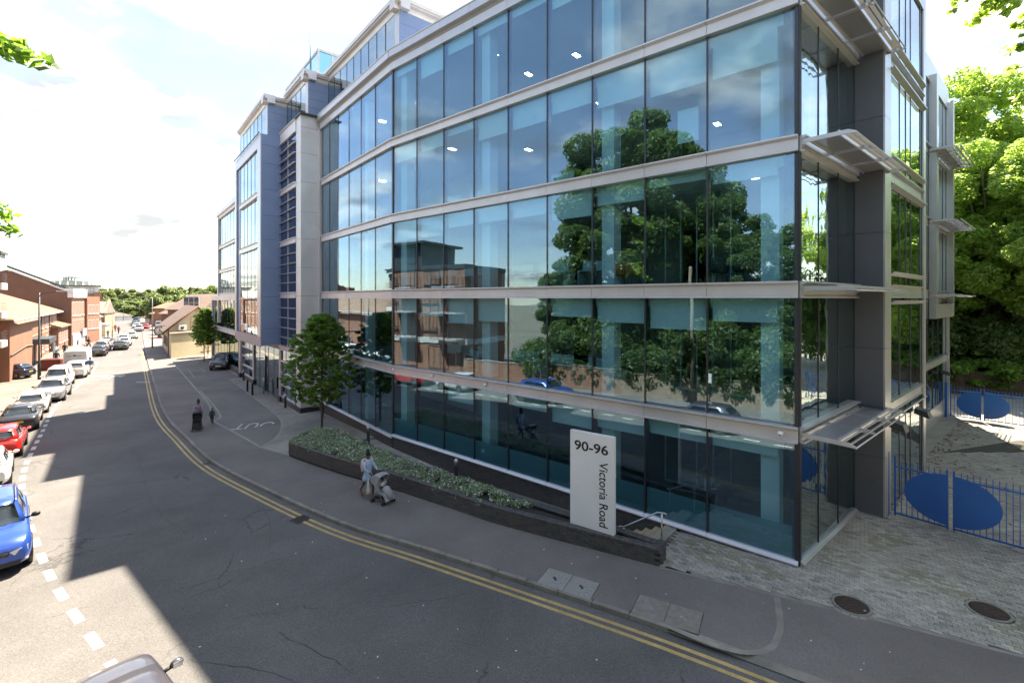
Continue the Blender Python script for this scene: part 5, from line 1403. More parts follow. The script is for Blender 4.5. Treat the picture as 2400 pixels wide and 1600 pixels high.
# ================================================================ people
SKIN = mat('dark_brown_skin', (.17, .085, .05), .55, 0, .08, 6, obj=True); SKINL = mat('light_skin', (.42, .25, .18), .55, 0, .06, 6, obj=True)
HAIR = mat('black_hair', (.008, .007, .007), .6, 0, .2, 30, .4, obj=True)
def cloth(n, c): return mat('cloth_' + n, c, .9, 0, .12, 9, .3, obj=True)
def skin_body(name, V, E_, Rr, m_, parent, M=I4):
    me = bpy.data.meshes.new(name); me.from_pydata([Vector(v) for v in V], E_, []); o = bpy.data.objects.new(name, me); COL.objects.link(o)
    sk = o.modifiers.new('s', 'SKIN'); sv = me.skin_vertices[0].data
    for i, r in enumerate(Rr): sv[i].radius = (r, r) if not isinstance(r, tuple) else r
    sv[0].use_root = True
    ss = o.modifiers.new('d', 'SUBSURF'); ss.levels = 2; ss.render_levels = 2
    dg = bpy.context.evaluated_depsgraph_get(); m2 = bpy.data.meshes.new_from_object(o.evaluated_get(dg)); bpy.data.objects.remove(o)
    m2.name = name; m2.materials.clear(); m2.materials.append(m_)
    m2.polygons.foreach_set('use_smooth', [True] * len(m2.polygons))
    return put(m2, name, m_, parent, M, True)
def person(label, M, h=1.68, skin=SKIN, top=None, bottom=None, shoes=None, pose='walk', arms=None, hair='short', skirt=None, sleeve='long', lean=0., fingers=False, cat='person', lower='trousers', name='person'):
    t = thing(name, label, cat, M); k = h / 1.70
    P = dict(pel=(0, 0, .95), ab=(.0, 0, 1.10), ch=(.01, 0, 1.30), nk=(.0, 0, 1.46), hd0=(.02, 0, 1.54), hd=(.03, 0, 1.63))
    for s, n in ((1, 'L'), (-1, 'R')):
        P['sh' + n] = (0, s * .17, 1.41); P['hip' + n] = (0, s * .09, .90)
        f = 1 if n == 'L' else -1
        if pose == 'walk':
            P['kn' + n] = (.16 * f + .03, s * .09, .50); P['an' + n] = (.20 if f > 0 else -.34, s * .08, .09 if f > 0 else .22); P['to' + n] = (.36 if f > 0 else -.22, s * .09, .03 if f > 0 else .06)
        elif pose == 'sit':
            P['kn' + n] = (.38, s * .13, .92); P['an' + n] = (.30, s * .12, .50); P['to' + n] = (.46, s * .12, .46)
        else:
            P['kn' + n] = (.02, s * .10, .50); P['an' + n] = (0, s * .11, .09); P['to' + n] = (.14, s * .12, .03)
        if arms: P['el' + n], P['wr' + n] = arms[n]
        else: P['el' + n] = (-.10 * f, s * .24, 1.13); P['wr' + n] = (.06 - .18 * f, s * .25, .90)
    def L_(p): 
        x, y, z = P[p] if isinstance(p, str) else p; return Vector((x + lean * max(0, z - .95), y, z)) * k
    V = []; Ed = []; Rr = []; ix = {}
    def av(nm, r, pt=None, par=None):
        V.append(L_(pt if pt is not None else nm)); Rr.append(r * k if not isinstance(r, tuple) else (r[0] * k, r[1] * k)); ix[nm] = len(V) - 1
        if par is not None: Ed.append((ix[par], ix[nm]))
    av('pel', (.13, .10)); av('ab', (.12, .09), None, 'pel'); av('ch', (.145, .10), None, 'ab'); av('nk', .05, None, 'ch'); av('hd0', .072, None, 'nk'); av('hd', .085, None, 'hd0'); av('hd2', .075, (.025, 0, 1.69), 'hd')
    for n in 'LR':
        av('sh' + n, .055, None, 'ch'); av('el' + n, .040, None, 'sh' + n); av('wr' + n, .026, None, 'el' + n)
        a, b = Vector(P['el' + n]), Vector(P['wr' + n]); d = (b - a).normalized(); pm_ = b + d * .07
        av('pa' + n, (.034, .018), tuple(pm_), 'wr' + n)
        if fingers:
            sd = d.cross(Vector((0, 0, 1))).normalized(); dn = sd.cross(d)
            for q_, (of, ln) in enumerate(((-.027, .055), (-.009, .066), (.009, .062), (.026, .048))):
                b0_ = pm_ + d * .025 + sd * of; b1_ = b0_ + d * ln * .55 - dn * .012; b2_ = b1_ + d * ln * .2 - dn * ln * .5
                av('f%d0' % q_ + n, .0095, tuple(b0_), 'pa' + n); av('f%d1' % q_ + n, .0085, tuple(b1_), 'f%d0' % q_ + n); av('f%d2' % q_ + n, .007, tuple(b2_), 'f%d1' % q_ + n)
            sgn = -1 if n == 'L' else 1
            av('t0' + n, .011, tuple(b + d * .03 + sd * sgn * .034), 'wr' + n); av('t1' + n, .009, tuple(b + d * .075 + sd * sgn * .048 - dn * .02), 't0' + n)
        av('hip' + n, .085, None, 'pel'); av('kn' + n, .055, None, 'hip' + n); av('an' + n, .036, None, 'kn' + n); av('to' + n, (.038, .024), None, 'an' + n)
    body = skin_body('body', V, Ed, Rr, skin, t)
    hc = L_('hd') + Vector((0, 0, .01)) * k
    # face
    put(MB().ball(tuple(hc + Vector((.088, 0, -.012)) * k), .016 * k, 8, 0, (1.1, .8, 1.4)), 'nose', skin, body, I4, True)
    put(MB().ball(tuple(hc + Vector((.080, 0, -.052)) * k), .020 * k, 8, 0, (.4, 1.1, .4)), 'mouth', mat('lip', (.16, .05, .045), .5), body, I4, True)
    for s in (-1, 1):
        put(MB().ball(tuple(hc + Vector((.077, s * .030, .012)) * k), .012 * k, 8), 'eye', mat('eye_white', (.6, .58, .55), .3), body, I4, True)
        put(MB().ball(tuple(hc + Vector((0, s * .088, -.008)) * k), .026 * k, 8, 0, (.6, .35, 1)), 'ear', skin, body, I4, True)
    hb = MB().ball(tuple(hc + Vector((-.018, 0, .028)) * k), .104 * k, 12, 0, (1., .92, .98))
    if hair == 'bun': hb.ball(tuple(hc + Vector((-.03, 0, .15)) * k), .06 * k, 10)
    if hair == 'long': hb.ball(tuple(hc + Vector((-.06, 0, -.09)) * k), .095 * k, 10, 0, (.6, 1, 1.5))
    put(hb, 'hair', HAIR, t, I4, True)
    def ell(c, rx, ry, n=14): return [(c[0] + rx * math.cos(2 * math.pi * i / n), c[1] + ry * math.sin(2 * math.pi * i / n), c[2]) for i in range(n)]
    if top:
        r = [ell(L_((.0, 0, .90)), .125 * k, .17 * k), ell(L_((.0, 0, 1.05)), .115 * k, .15 * k), ell(L_((.01, 0, 1.22)), .125 * k, .165 * k), ell(L_((.01, 0, 1.36)), .12 * k, .185 * k), ell(L_((.0, 0, 1.43)), .085 * k, .14 * k), ell(L_((.0, 0, 1.475)), .06 * k, .065 * k)]
        if skirt: r = [ell(L_((.0, 0, skirt)), .19 * k, .235 * k), ell(L_((0, 0, .8)), .165 * k, .21 * k)] + r
        tp = put(MB().loft(r, 0, True), 'top', top, t, I4, True)
        for n in 'LR':
            a, b, c_ = L_('sh' + n), L_('el' + n), L_('wr' + n)
            if sleeve == 'long': put(MB().tube([a, a.lerp(b, .5), b, b.lerp(c_, .85)], [.068 * k, .06 * k, .052 * k, .038 * k], 10), 'sleeve', top, tp, I4, True)
            else: put(MB().tube([a, a.lerp(b, .75)], [.07 * k, .062 * k], 10), 'sleeve', top, tp, I4, True)
    if bottom:
        for n in 'LR':
            a, b, c_ = L_('hip' + n), L_('kn' + n), L_('an' + n)
            pts = [a + Vector((0, 0, .04)), b, c_] if lower == 'trousers' else [a + Vector((0, 0, .04)), a.lerp(b, .85)]
            put(MB().tube(pts, [.105 * k, .075 * k, .058 * k] if lower == 'trousers' else [.11 * k, .09 * k], 10), 'trouser_leg', bottom, t, I4, True)
        put(MB().loft([ell(L_((0, 0, .84)), .12 * k, .17 * k), ell(L_((0, 0, 1.0)), .125 * k, .165 * k)], 0, True), 'waistband', bottom, t, I4, True)
    if shoes:
        for n in 'LR':
            a, b = L_('an' + n), L_('to' + n); d = (b - a); put(MB().tube([a - d * .25 - Vector((0, 0, .045)) * k, a + d * .4 - Vector((0, 0, .03)) * k, b + d * .25], [.040 * k, .046 * k, .034 * k], 8), 'shoe', shoes, t, I4, True)
    return t
WHD = math.atan2(-.56, .83)          # walking direction of the woman
wx, wy = gp(862, 1163); MW = T(wx, wy, gz(wx, wy), WHD)
arms = {'L': ((.10, .23, 1.17), (.38, .20, 1.03)), 'R': ((.10, -.23, 1.17), (.38, -.20, 1.03))}
wm = person('woman in light blue shirt dress and sunglasses pushing a grey pushchair', MW, 1.66, SKIN, cloth('pale_blue_denim', (.40, .54, .74)), None, mat('coral_sandal', (.30, .06, .055), .6), 'walk', arms, 'bun', .66, fingers=True)
put(MB().ball((.115, -.032, 1.605), .028, 8, 0, (.35, 1, .8)).ball((.115, .032, 1.605), .028, 8, 0, (.35, 1, .8)).tube([(.11, -.06, 1.61), (.118, 0, 1.612), (.11, .06, 1.61)], .004, 4), 'sunglasses', INK, wm, I4, True)
bp = thing('backpack', 'pale pink backpack on the back of the woman with the pushchair', 'backpack', MW)
rg = []
for z, a, b in ((.93, .05, .10), (.97, .09, .14), (1.1, .11, .155), (1.28, .10, .15), (1.38, .06, .12), (1.41, .02, .06)):
    rg.append([(-.20 + a * math.cos(2 * math.pi * i / 14), b * math.sin(2 * math.pi * i / 14), z) for i in range(14)])
bpm = cloth('pale_pink', (.80, .55, .55)); put(MB().loft(rg, 0, True), 'bag_body', bpm, bp, I4, True)
for s in (-1, 1): put(MB().tube([(-.12, s * .1, 1.36), (.02, s * .11, 1.465), (.14, s * .11, 1.36), (.12, s * .12, 1.2), (-.1, s * .13, 1.05)], .022, 6), 'shoulder_strap', cloth('white_strap', (.66, .60, .62)), bp, I4, True)
put(MB().ball((-.31, 0, 1.1), .09, 10, 0, (.35, 1.1, 1.1)), 'front_pocket', bpm, bp, I4, True)
FAB = cloth('pushchair_grey', (.36, .36, .38)); FABD = cloth('pushchair_black', (.018, .018, .022))
def pushchair(label, M, fab, frame_m, sc=1.):
    t = thing('pushchair', label, 'pushchair', M)
    for s in (-1, 1):
        y = .22 * s
        put(MB().tube([(-.02, y, 1.02), (.10, y, .93), (.22, y, .72), (.62, y * 1.05, .12)], .014, 8), 'frame_tube', frame_m, t, I4, True)
        put(MB().tube([(.30, y, .60), (.14, y, .3), (.06, y * 1.05, .12)], .012, 8), 'rear_tube', frame_m, t, I4, True)
        put(MB().tube([(-.10, y, 1.03), (.02, y, 1.0)], .022, 8), 'grip', BLKP, t, I4, True)
        for x in (.06, .66):
            for w in (-.045, .045): put(MB().lathe([(.02, -.014), (.062, -.014), (.075, -.008), (.075, .008), (.062, .014), (.02, .014)], 16, M=T(x, y + w, .075) @ Matrix.Rotation(math.pi / 2, 4, 'X')), 'wheel', TYRE, t, I4, True)
    put(MB().tube([(.09, -.22, .16), (.62, .22, .14)], .010, 6), 'cross_bar', BLKP, t, I4, True); put(MB().tube([(.09, .22, .16), (.62, -.22, .14)], .010, 6), 'cross_bar', BLKP, t, I4, True)
    seat = [(.20, .84), (.27, .80), (.37, .44), (.66, .42), (.78, .18), (.73, .14), (.60, .36), (.32, .36), (.19, .78)]
    put(MB().extr(seat, -.20, .20, 0, 'y'), 'seat', fab, t, I4, True)
    # canopy: a quarter hood with side walls
    cx_, cz_ = .28, .72
    def arc_(a, rr, w): return [(cx_ + rr * math.cos(a), w * b, cz_ + rr * math.sin(a) - .05 * b ** 4) for b in np.linspace(-1, 1, 7)]
    r = [arc_(math.radians(a), .36, .235) for a in (165, 148, 130, 112, 94, 76, 60)]
    r2 = [arc_(math.radians(a), .345, .228) for a in (60, 76, 94, 112, 130, 148, 165)]
    put(MB().loft(r + r2, 0, True, False, False), 'canopy', fab, t, I4, True)
    for s in (-1, 1):
        q = 0 if s < 0 else -1; fan = [(cx_ - .04, s * .232, cz_ - .12)] + [p_[q] for p_ in r]
        mb = MB(); mb.raw([(p_[0], p_[1] + dy, p_[2]) for dy in (0, -s * .012) for p_ in fan], [tuple(range(8)), tuple(range(15, 7, -1))] + [(k, 8 + k, 8 + (k + 1) % 8, (k + 1) % 8) for k in range(8)])
        put(mb, 'canopy_side', fab, t, I4, True)
    put(MB().box(.40, .46, -.21, .21, .60, .63), 'bumper_bar', BLKP, t, I4, True)
    put(MB().box(.12, .5, -.17, .17, .2, .24), 'basket', BLKP, t, I4, True)
    return t
MC = MW @ T(.52, -.02, 0)
pc = pushchair('grey pushchair with raised canopy pushed by the woman in blue', MC, FAB, CHR)
put(MB().tube([(.42, 0, .50), (.54, 0, .52), (.68, 0, .42), (.78, 0, .22)], [.13, .155, .145, .10], 12), 'footmuff', FAB, pc, I4, True)
def child(label, M, h, topm, glasses=None, sit=True, bot=FABD):
    t = person(label, M, h, SKIN, topm, bot, None, 'sit' if sit else 'walk', {'L': ((.06, .25, 1.30), (.16, .20, 1.52)), 'R': ((.06, -.25, 1.30), (.16, -.20, 1.52))} if sit else None, 'short', sleeve='long')
    if glasses:
        k = h / 1.7
        for s in (-1, 1): put(MB().lathe([(.012, 0), (.012, .01), (.028, .01), (.028, 0)], 12, M=T(.125 * k, s * .031 * k, 1.63 * k) @ Matrix.Rotation(math.pi / 2, 4, 'Y') @ Matrix.Scale(k * 1.15, 4)), 'glasses_ring', glasses, t, I4, True)
    return t
ch = child('toddler in white top with pink ring glasses sitting in the grey pushchair', MC @ T(.34, 0, .02), .86, cloth('white_cotton', (.62, .60, .66)), mat('pink_plastic', (.62, .16, .20), .4))
bg_ = thing('carrier_bag', 'see-through carrier bag with yellow contents hanging from the pushchair handle', 'bag', MC)
put(MB().loft([[(-.10 + a * math.cos(i * .628), -.30 + b * math.sin(i * .628), z) for i in range(10)] for z, a, b in ((.30, .04, .05), (.34, .085, .085), (.46, .08, .08), (.62, .045, .04), (.9, .012, .012))], 0, True), 'bag_skin', mat('milky_plastic', (.5, .52, .47), .3, 0, .1), bg_, I4, True)
put(MB().ball((-.10, -.30, .385), .088, 10, 0, (1, 1, .8)), 'yellow_goods', mat('yellow_goods', (.60, .42, .03), .5), bg_, I4, True)
# far woman with dark pram and toddler
fx, fy = gp(466, 1000); MF = T(fx, fy, gz(fx, fy), math.atan2(-.80, .42))
person('woman in lilac top bending over a black pushchair on the footway', MF, 1.66, SKIN, cloth('dusky_lilac', (.34, .27, .34)), cloth('grey_trousers', (.14, .14, .16)), FABD, 'walk', {'L': ((.22, .24, 1.15), (.42, .18, 1.0)), 'R': ((.22, -.24, 1.15), (.42, -.18, 1.0))}, 'bun', lean=.35)
pp_ = pushchair('black pushchair pushed by the woman in lilac', MF @ T(.50, 0, 0), FABD, BLKP)
tx, ty = gp(497, 993); child('toddler in dark patterned jacket walking beside the black pushchair', T(tx, ty, gz(tx, ty), math.atan2(-.85, .5)), .98, cloth('dark_pattern', (.05, .05, .065)), None, False)
BLT = cloth('blue_tshirt', (.04, .10, .30)); BEI = cloth('beige_shorts', (.50, .38, .28))
q = gp(211, 877, -.1); person('man in blue t-shirt and beige shorts crossing beside the white off-roader', T(q[0], q[1], gz(*q) - .12, 1.9), 1.78, SKINL, BLT, BEI, FABD, 'walk', None, 'short', sleeve='short', lower='shorts')
for u, v, tc_, bc, lab, hd in ((132, 855, (.03, .03, .035), (.02, .02, .03), 'pedestrian in black on left pavement, nearest the tall van', 2.2), (131, 838, (.45, .45, .47), (.05, .05, .06), 'pedestrian in grey top on the left pavement further off', 2.2), (152, 833, (.03, .03, .04), (.03, .03, .04), 'pedestrian in dark coat by the steps of the brick building', -.8),
                        (208, 815, (.40, .05, .05), (.05, .04, .04), 'person in red top standing beyond the tall van', 1.), (253, 792, (.20, .15, .12), (.04, .04, .05), 'person in brown standing by the cream shop front', 2.), (270, 777, (.4, .05, .05), (.03, .03, .04), 'far pedestrian in red on the left pavement', 2.), (278, 782, (.7, .5, .45), (.3, .25, .2), 'far pedestrian in pale clothes on the left pavement', 2.)):
    q = gp(u, v); person(lab, T(q[0], q[1], gz(*q), hd), 1.74, SKINL, cloth(lab[-9:].replace(' ', '_'), tc_), cloth('b' + lab[-8:].replace(' ', '_'), bc), FABD, 'walk')
# cyclist
q = gp(257, 823, -.1); MB_ = T(q[0], q[1], gz(*q) - .12, HD3)
bi = thing('bicycle', 'bicycle ridden up the street behind the dark car', 'bicycle', MB_)
for x in (-.52, .52):
    wo = put(MB().lathe([(.31, -.02), (.34, -.02), (.34, .02), (.31, .02), (.31, -.02)], 20, M=T(x, 0, .34) @ Matrix.Rotation(math.pi / 2, 4, 'X')), 'wheel', TYRE, bi, I4, True)
put(MB().tube([(-.52, 0, .34), (-.15, 0, .85), (.40, 0, .90), (.52, 0, .34)], .02, 6).tube([(-.52, 0, .34), (-.05, 0, .30), (.40, 0, .9)], .02, 6).tube([(-.05, 0, .3), (-.15, 0, .85)], .02, 6), 'frame', P_RED, bi, I4, True)
put(MB().tube([(.38, -.26, 1.05), (.42, 0, 1.0), (.38, .26, 1.05)], .015, 6), 'handlebar', BLKP, bi, I4, True); put(MB().ball((-.2, 0, .93), .1, 8, 0, (1.3, .7, .4)), 'saddle', BLKP, bi, I4, True)
person('cyclist in white and dark clothing riding up the street', MB_ @ T(-.2, 0, .0), 1.72, SKINL, cloth('white_jersey', (.45, .43, .45)), cloth('black_tights', (.03, .03, .03)), FABD, 'sit', {'L': ((.28, .22, 1.25), (.52, .22, 1.08)), 'R': ((.28, -.22, 1.25), (.52, -.22, 1.08))}, lean=.35)
# two people at a table behind the ground floor glass
tb = thing('meeting_table', 'dark meeting table seen through the ground floor corner glass', 'table', FM @ T(1.9, -2.4, -.1))
put(MB().box(-.9, .9, -.6, .6, .72, .76), 'table_top', MULL, tb, I4, True)
for sx in (-.8, .8):
    for sy in (-.5, .5): put(MB().box(sx - .03, sx + .03, sy - .03, sy + .03, 0, .72), 'leg', MULL, tb, I4, True)
for lx, ly, a, c_, lab in ((3.15, -2.4, math.pi, (.55, .58, .62), 'person in pale shirt seated left of the meeting table behind the glass'), (1.2, -1.6 - 1.7, math.pi / 2, (.03, .03, .04), 'person in dark top seated at the meeting table behind the corner glass')):
    person(lab, FM @ T(lx, ly, -.55, a), 1.72, SKINL, cloth('seated' + lab[10:14].replace(' ', '_'), c_), FABD, None, 'sit', {'L': ((.15, .24, 1.15), (.40, .18, 1.25)), 'R': ((.15, -.24, 1.15), (.40, -.18, 1.2))})
DSK = mat('desk_white', (.5, .55, .55), .6)
for fl, (z0, z1) in enumerate(lev):
    if fl == 0: continue
    for s_ in (7.2, 9.4, 11.3, 14.2, 16.4):
        lab = ['first', 'second', 'third', 'top'][fl - 1] + ' floor desk %s behind the long glass front' % ({7.2: 'nearest the third pane', 9.4: 'by the fourth pane', 11.3: 'by the middle column', 14.2: 'beyond the middle column', 16.4: 'nearest the bend'}[s_])
        if fl in (3, 4) and s_ in (7.2, 11.3): continue
        t = thing('office_desk', lab, 'desk', FM @ T(s_, -1.9 - .4 * (fl % 2), z0 - .1), 'desks inside the glass front')
        put(MB().box(-.8, .8, -.4, .4, .72, .75), 'desk_top', DSK, t, I4, True)
        put(MB().box(-.78, -.74, -.38, .38, 0, .72).box(.74, .78, -.38, .38, 0, .72), 'desk_end', DSK, t, I4, True)
        put(MB().box(-.75, .75, -.02, .02, .75, 1.15), 'desk_screen', PART, t, I4, True)
        put(MB().box(-.25, .25, -.30, -.27, .85, 1.18), 'monitor', MULL, t, I4, True)
for k, s_ in enumerate((5.2, 5.75, 1.6, 2.3)):
    z0 = lev[2][0] - .1; or_ = k < 2
    t = thing('tub_chair', ('orange tub chair by third pane on the second floor' if k == 0 else 'orange tub chair next to the glass column on the second floor') if or_ else ('dark tub chair by corner pane on second floor, farther from corner' if k == 2 else 'dark tub chair by corner pane on second floor, nearer the corner'), 'chair', FM @ T(s_, -.85, z0, .5 * k), 'tub chairs behind the glass')
    cm = cloth('rust_orange', (.35, .12, .04)) if or_ else cloth('deep_green_black', (.03, .05, .04))
    put(MB().loft([[(r * math.cos(i * .4488), r * math.sin(i * .4488), z + (.12 if i < 4 or i > 9 else 0) * (z > .6)) for i in range(14)] for r, z in ((.16, .42), (.26, .45), (.30, .6), (.32, .78))], 0, True, True), 'seat_shell', cm, t, I4, True)
    for sx in (-1, 1):
        for sy in (-1, 1): put(MB().tube([(sx * .12, sy * .12, .44), (sx * .22, sy * .22, 0)], .012, 6), 'leg', MULL, t, I4, True)
fc = thing('flip_chart', 'white flip chart standing by a pane on the third floor', 'flip chart', FM @ T(3.3, -.9, lev[3][0] - .1))
put(MB().box(-.34, .34, -.02, .02, .85, 1.95), 'board', ROOMCOL, fc, I4, True)
for s in (-1, 1): put(MB().tube([(s * .1, 0, 1.9), (s * .35, .0, 0)], .02, 6), 'leg', MULL, fc, I4, True)
# ================================================================ opposite side: brick flats, walls, trees
RB = brickmat('red_brickwork', (.30, .105, .055), (.36, .14, .075), (.33, .25, .19)); BB = brickmat('brown_brickwork', (.14, .052, .034), (.17, .068, .042), (.18, .13, .10))
TB = brickmat('tan_brickwork', (.40, .27, .15), (.46, .32, .19), (.36, .3, .22)); OB = brickmat('orange_brickwork', (.25, .082, .045), (.31, .112, .06), (.28, .2, .14))
WHT = mat('white_render', (.66, .66, .64), .8, 0, .05, .5, stain=.08); CRM = mat('cream_render', (.62, .52, .36), .85, 0, .05, .4, stain=.10)
LEAD = mat('dark_roof_metal', (.07, .08, .09), .5, .3, .1); TILE = mat('orange_roof_tile', (.23, .14, .09), .85, 0, .14, 3, .5, stain=.2); TILG = mat('grey_roof_tile', (.20, .165, .14), .85, 0, .14, 3, .5, stain=.2)
TILB = mat('brown_roof_tile', (.15, .105, .085), .9, 0, .12, 3, .5, stain=.15)
WINF = mat('white_window_frame', (.66, .66, .64), .5, 0, .03); WING = mat('window_pane', (.05, .065, .075), .06, 0, .1, 1, spec=.8); RAIL = mat('dark_railing', (.03, .033, .036), .5, .3, .1)
def window(parent, fr, x, z, w, h, y=0., fm=WINF, mull=1, trans=1, sill=True):
    f = MB(); t = .06
    f.box(x - w / 2, x + w / 2, y - .05, y + .03, z, z + t).box(x - w / 2, x + w / 2, y - .05, y + .03, z + h - t, z + h)
    f.box(x - w / 2, x - w / 2 + t, y - .05, y + .03, z + t, z + h - t).box(x + w / 2 - t, x + w / 2, y - .05, y + .03, z + t, z + h - t)
    for k in range(1, mull + 1): xx = x - w / 2 + w * k / (mull + 1); f.box(xx - .025, xx + .025, y - .04, y + .02, z + t, z + h - t)
    for k in range(1, trans + 1): zz = z + h * k / (trans + 1); f.box(x - w / 2 + t, x + w / 2 - t, y - .038, y + .018, zz - .02, zz + .02)
    o = put(f, 'window', fm, parent, fr)
    put(MB().box(x - w / 2 + .02, x + w / 2 - .02, y - .03, y - .01, z + .02, z + h - .02), 'pane', WING, o, fr)
    if sill: put(MB().box(x - w / 2 - .08, x + w / 2 + .08, y - .02, y + .09, z - .09, z - .005), 'window_sill', fm, o, fr)
    return o
# flats with balconies (left edge of the photograph and mirrored in the office glass); x runs towards the camera
LD = (.62 / 1.0003, -.785 / 1.0003); L0 = (-48.0, 43.9)
FRL = frame(L0, LD)       # outward (left of travel) = towards the street
ap = thing('apartment_building', 'red brick flats with metal balconies cut by the left edge', 'building', T(L0[0], L0[1], gz(*L0)))
gA = -.85; LEN = 31.0
put(MB().box(0, LEN, -8, -.15, gA - .5, 2.5), 'ground_wall', RB, ap, FRL)
put(MB().box(-.05, LEN + .05, -8.05, -.05, 2.5, 3.1), 'fascia_band', WHT, ap, FRL)
put(MB().box(0, LEN, -8, -.1, 3.1, 10.3), 'wall', RB, ap, FRL)
put(MB().box(-.08, LEN + .08, -8.1, .0, 10.3, 10.75), 'cornice', LEAD, ap, FRL)
put(MB().box(1.6, LEN - 6.6, -7.5, -1.0, 10.75, 13.2), 'top_storey', LEAD, ap, FRL)
put(MB().box(.8, LEN - 5.8, -8, -.3, 13.2, 13.45), 'roof', LEAD, ap, FRL)
for x in (26.0, 27.1, 20.2, 21.4, 12.8, 14.6, 6.5): 
    for z in (3.7, 6.6): window(ap, FRL, x, z, 1.0, 1.9, -.1, RAIL, 1, 0)
    window(ap, FRL, x, 8.6, 1.0, 1.5, -.1, RAIL, 1, 0)
for x in (29.2, 23.4, 17.4, 9.6):
    for k, z in enumerate((3.1, 5.75, 8.4)):
        window(ap, FRL, x, z + .2, 2.2, 2.1, -.1, RAIL, 2, 0, False)
        b = put(MB().box(x - 1.5, x + 1.5, -.1, 1.25, z - .12, z + .02), 'balcony', SILVER, ap, FRL)
        for zz in (.25, .45, .65, .85, 1.05): put(MB().tube([(x - 1.5, -.08, z + zz), (x - 1.5, 1.22, z + zz), (x + 1.5, 1.22, z + zz), (x + 1.5, -.08, z + zz)], .018, 5), 'balcony_rail', RAIL, b, FRL)
        for xx in (-1.5, -.5, .5, 1.5): put(MB().box(x + xx - .025, x + xx + .025, 1.2, 1.25, z, z + 1.08), 'balcony_post', RAIL, b, FRL)
for x in range(3, 32, 4): window(ap, FRL, x + .5, -.2, 2.4, 2.4, -.14, RAIL, 2, 0, False)
for x in (4, 9, 14, 19, 23): window(ap, FRL, x, 11.1, 1.6, 1.8, -.98, RAIL, 1, 0, False)
# near end wing bay visible at the left edge: white corner bay with balconies
for z in (3.1, 5.75, 8.4):
    put(MB().box(-.1, 2.2, -.05, .55, z - .35, z + .25), 'corner_band', WHT, ap, FRL)
    for k in range(6): put(MB().tube([(-.1, .5, z + .4 + .14 * k), (2.2, .5, z + .4 + .14 * k)], .02, 5), 'balcony_rail', RAIL, ap, FRL)
put(MB().box(-.1, 2.6, -.8, .4, 10.76, 11.3), 'corner_eave', WHT, ap, FRL); put(MB().box(-.2, 2.9, -1., .6, 11.3, 11.5), 'corner_roof', LEAD, ap, FRL)
# brick boundary wall and ivy clad wall running on towards the camera
L1 = add2(L0, LD, LEN)
wp = [L1, (-21.5, 12.8), (-16.8, 7.6), (-11.5, 3.2), (-5.5, -1.6), (3, -7.2), (14, -13), (26, -18.5)]
def wall_line(name, label, pts, h, m_, th=.3, z0=-.9, cat='wall'):
    o = thing(name, label, cat, T(*pts[0], 0)); nn = normals(pts)
    rows_ = [[(x - n[0] * th, y - n[1] * th, z0), (x - n[0] * th, y - n[1] * th, gz(x, y) + h), (x, y, gz(x, y) + h), (x, y, z0)] for (x, y), n in zip(pts, nn)]
    put(MB().loft(rows_, 0, False), 'wall_body', m_, o)
    rows_ = [[(x - n[0] * (th + .04), y - n[1] * (th + .04), gz(x, y) + h), (x - n[0] * (th + .04), y - n[1] * (th + .04), gz(x, y) + h + .07), (x + n[0] * .04, y + n[1] * .04, gz(x, y) + h + .07), (x + n[0] * .04, y + n[1] * .04, gz(x, y) + h)] for (x, y), n in zip(pts, nn)]
    put(MB().loft(rows_, 0, False), 'wall_coping', KERBM, o); return o
wall_line('boundary_wall', 'red brick garden wall beside the flats, mirrored in the office glass', catmull(wp[:3], 1.), 1.9, RB)
SAND_ = mat('sandstone_wall', (.34, .27, .20), .9, 0, .15, 2, .5, stain=.2)
wall_line('boundary_wall', 'buff wall hung with ivy across the road, mirrored in the office glass', catmull(wp[2:], 1.), 1.7, SAND_)
IVY = leafmat('ivy_leaf', (.055, .10, .022), (.07, .14, .02))
cs = []
wc = catmull(wp[1:], .35); wn_ = normals(wc)
for (x, y), n in zip(wc, wn_):
    if x > 12: break
    for k in range(4):
        if rnd.random() < .93: z = gz(x, y) + rnd.uniform(.45 + .4 * mathn(x, y), 2.3); cs.append((x - n[0] * .12, y - n[1] * .12, z, rnd.uniform(.28, .5)))
put(leafcloud('ivy', cs, 42000, .13, [IVY], 9, (1, 1, 1), up=.3), 'ivy', None, kind='stuff', label='ivy tumbling over the wall across the road')
put(MB().lathe([(.14, -1), (.11, 9.5), (.001, 9.52)], 10), 'telegraph_pole', mat('pole_wood', (.22, .18, .14), .9, 0, .2, 4), None, T(-11.9, 4.4, 0), label='tall timber pole before the ivy wall, mirrored in the glass', cat='pole')
# ---------------------------------------------------------------- trees
BARK = mat('grey_brown_bark', (.11, .09, .07), .95, 0, .3, 5, 1.)
LF1 = leafmat('dark_leaf', (.085, .14, .045), (.18, .31, .06)); LF2 = leafmat('plane_leaf', (.19, .31, .07), (.58, .86, .16)); LF3 = leafmat('street_tree_leaf', (.12, .21, .05), (.34, .58, .07)); LF4 = leafmat('far_wood_leaf', (.16, .20, .085), (.30, .40, .12), .3)
def crown_clumps(seed, rx, ry, rz, n, r0, r1, shell=.5):
    g = random.Random(seed); out = []
    while len(out) < n:
        x, y, z = g.uniform(-1, 1), g.uniform(-1, 1), g.uniform(-1, 1); d = math.sqrt(x * x + y * y + z * z)
        lim = 1 - .22 * (.5 + .5 * math.sin(5 * math.atan2(y, x) + seed)) * (.6 + .4 * math.cos(3 * z + seed))
        if d > lim or d < shell * g.random(): continue
        out.append((x * rx, y * ry, z * rz, g.uniform(r0, r1)))
    return out
PROTO = {}
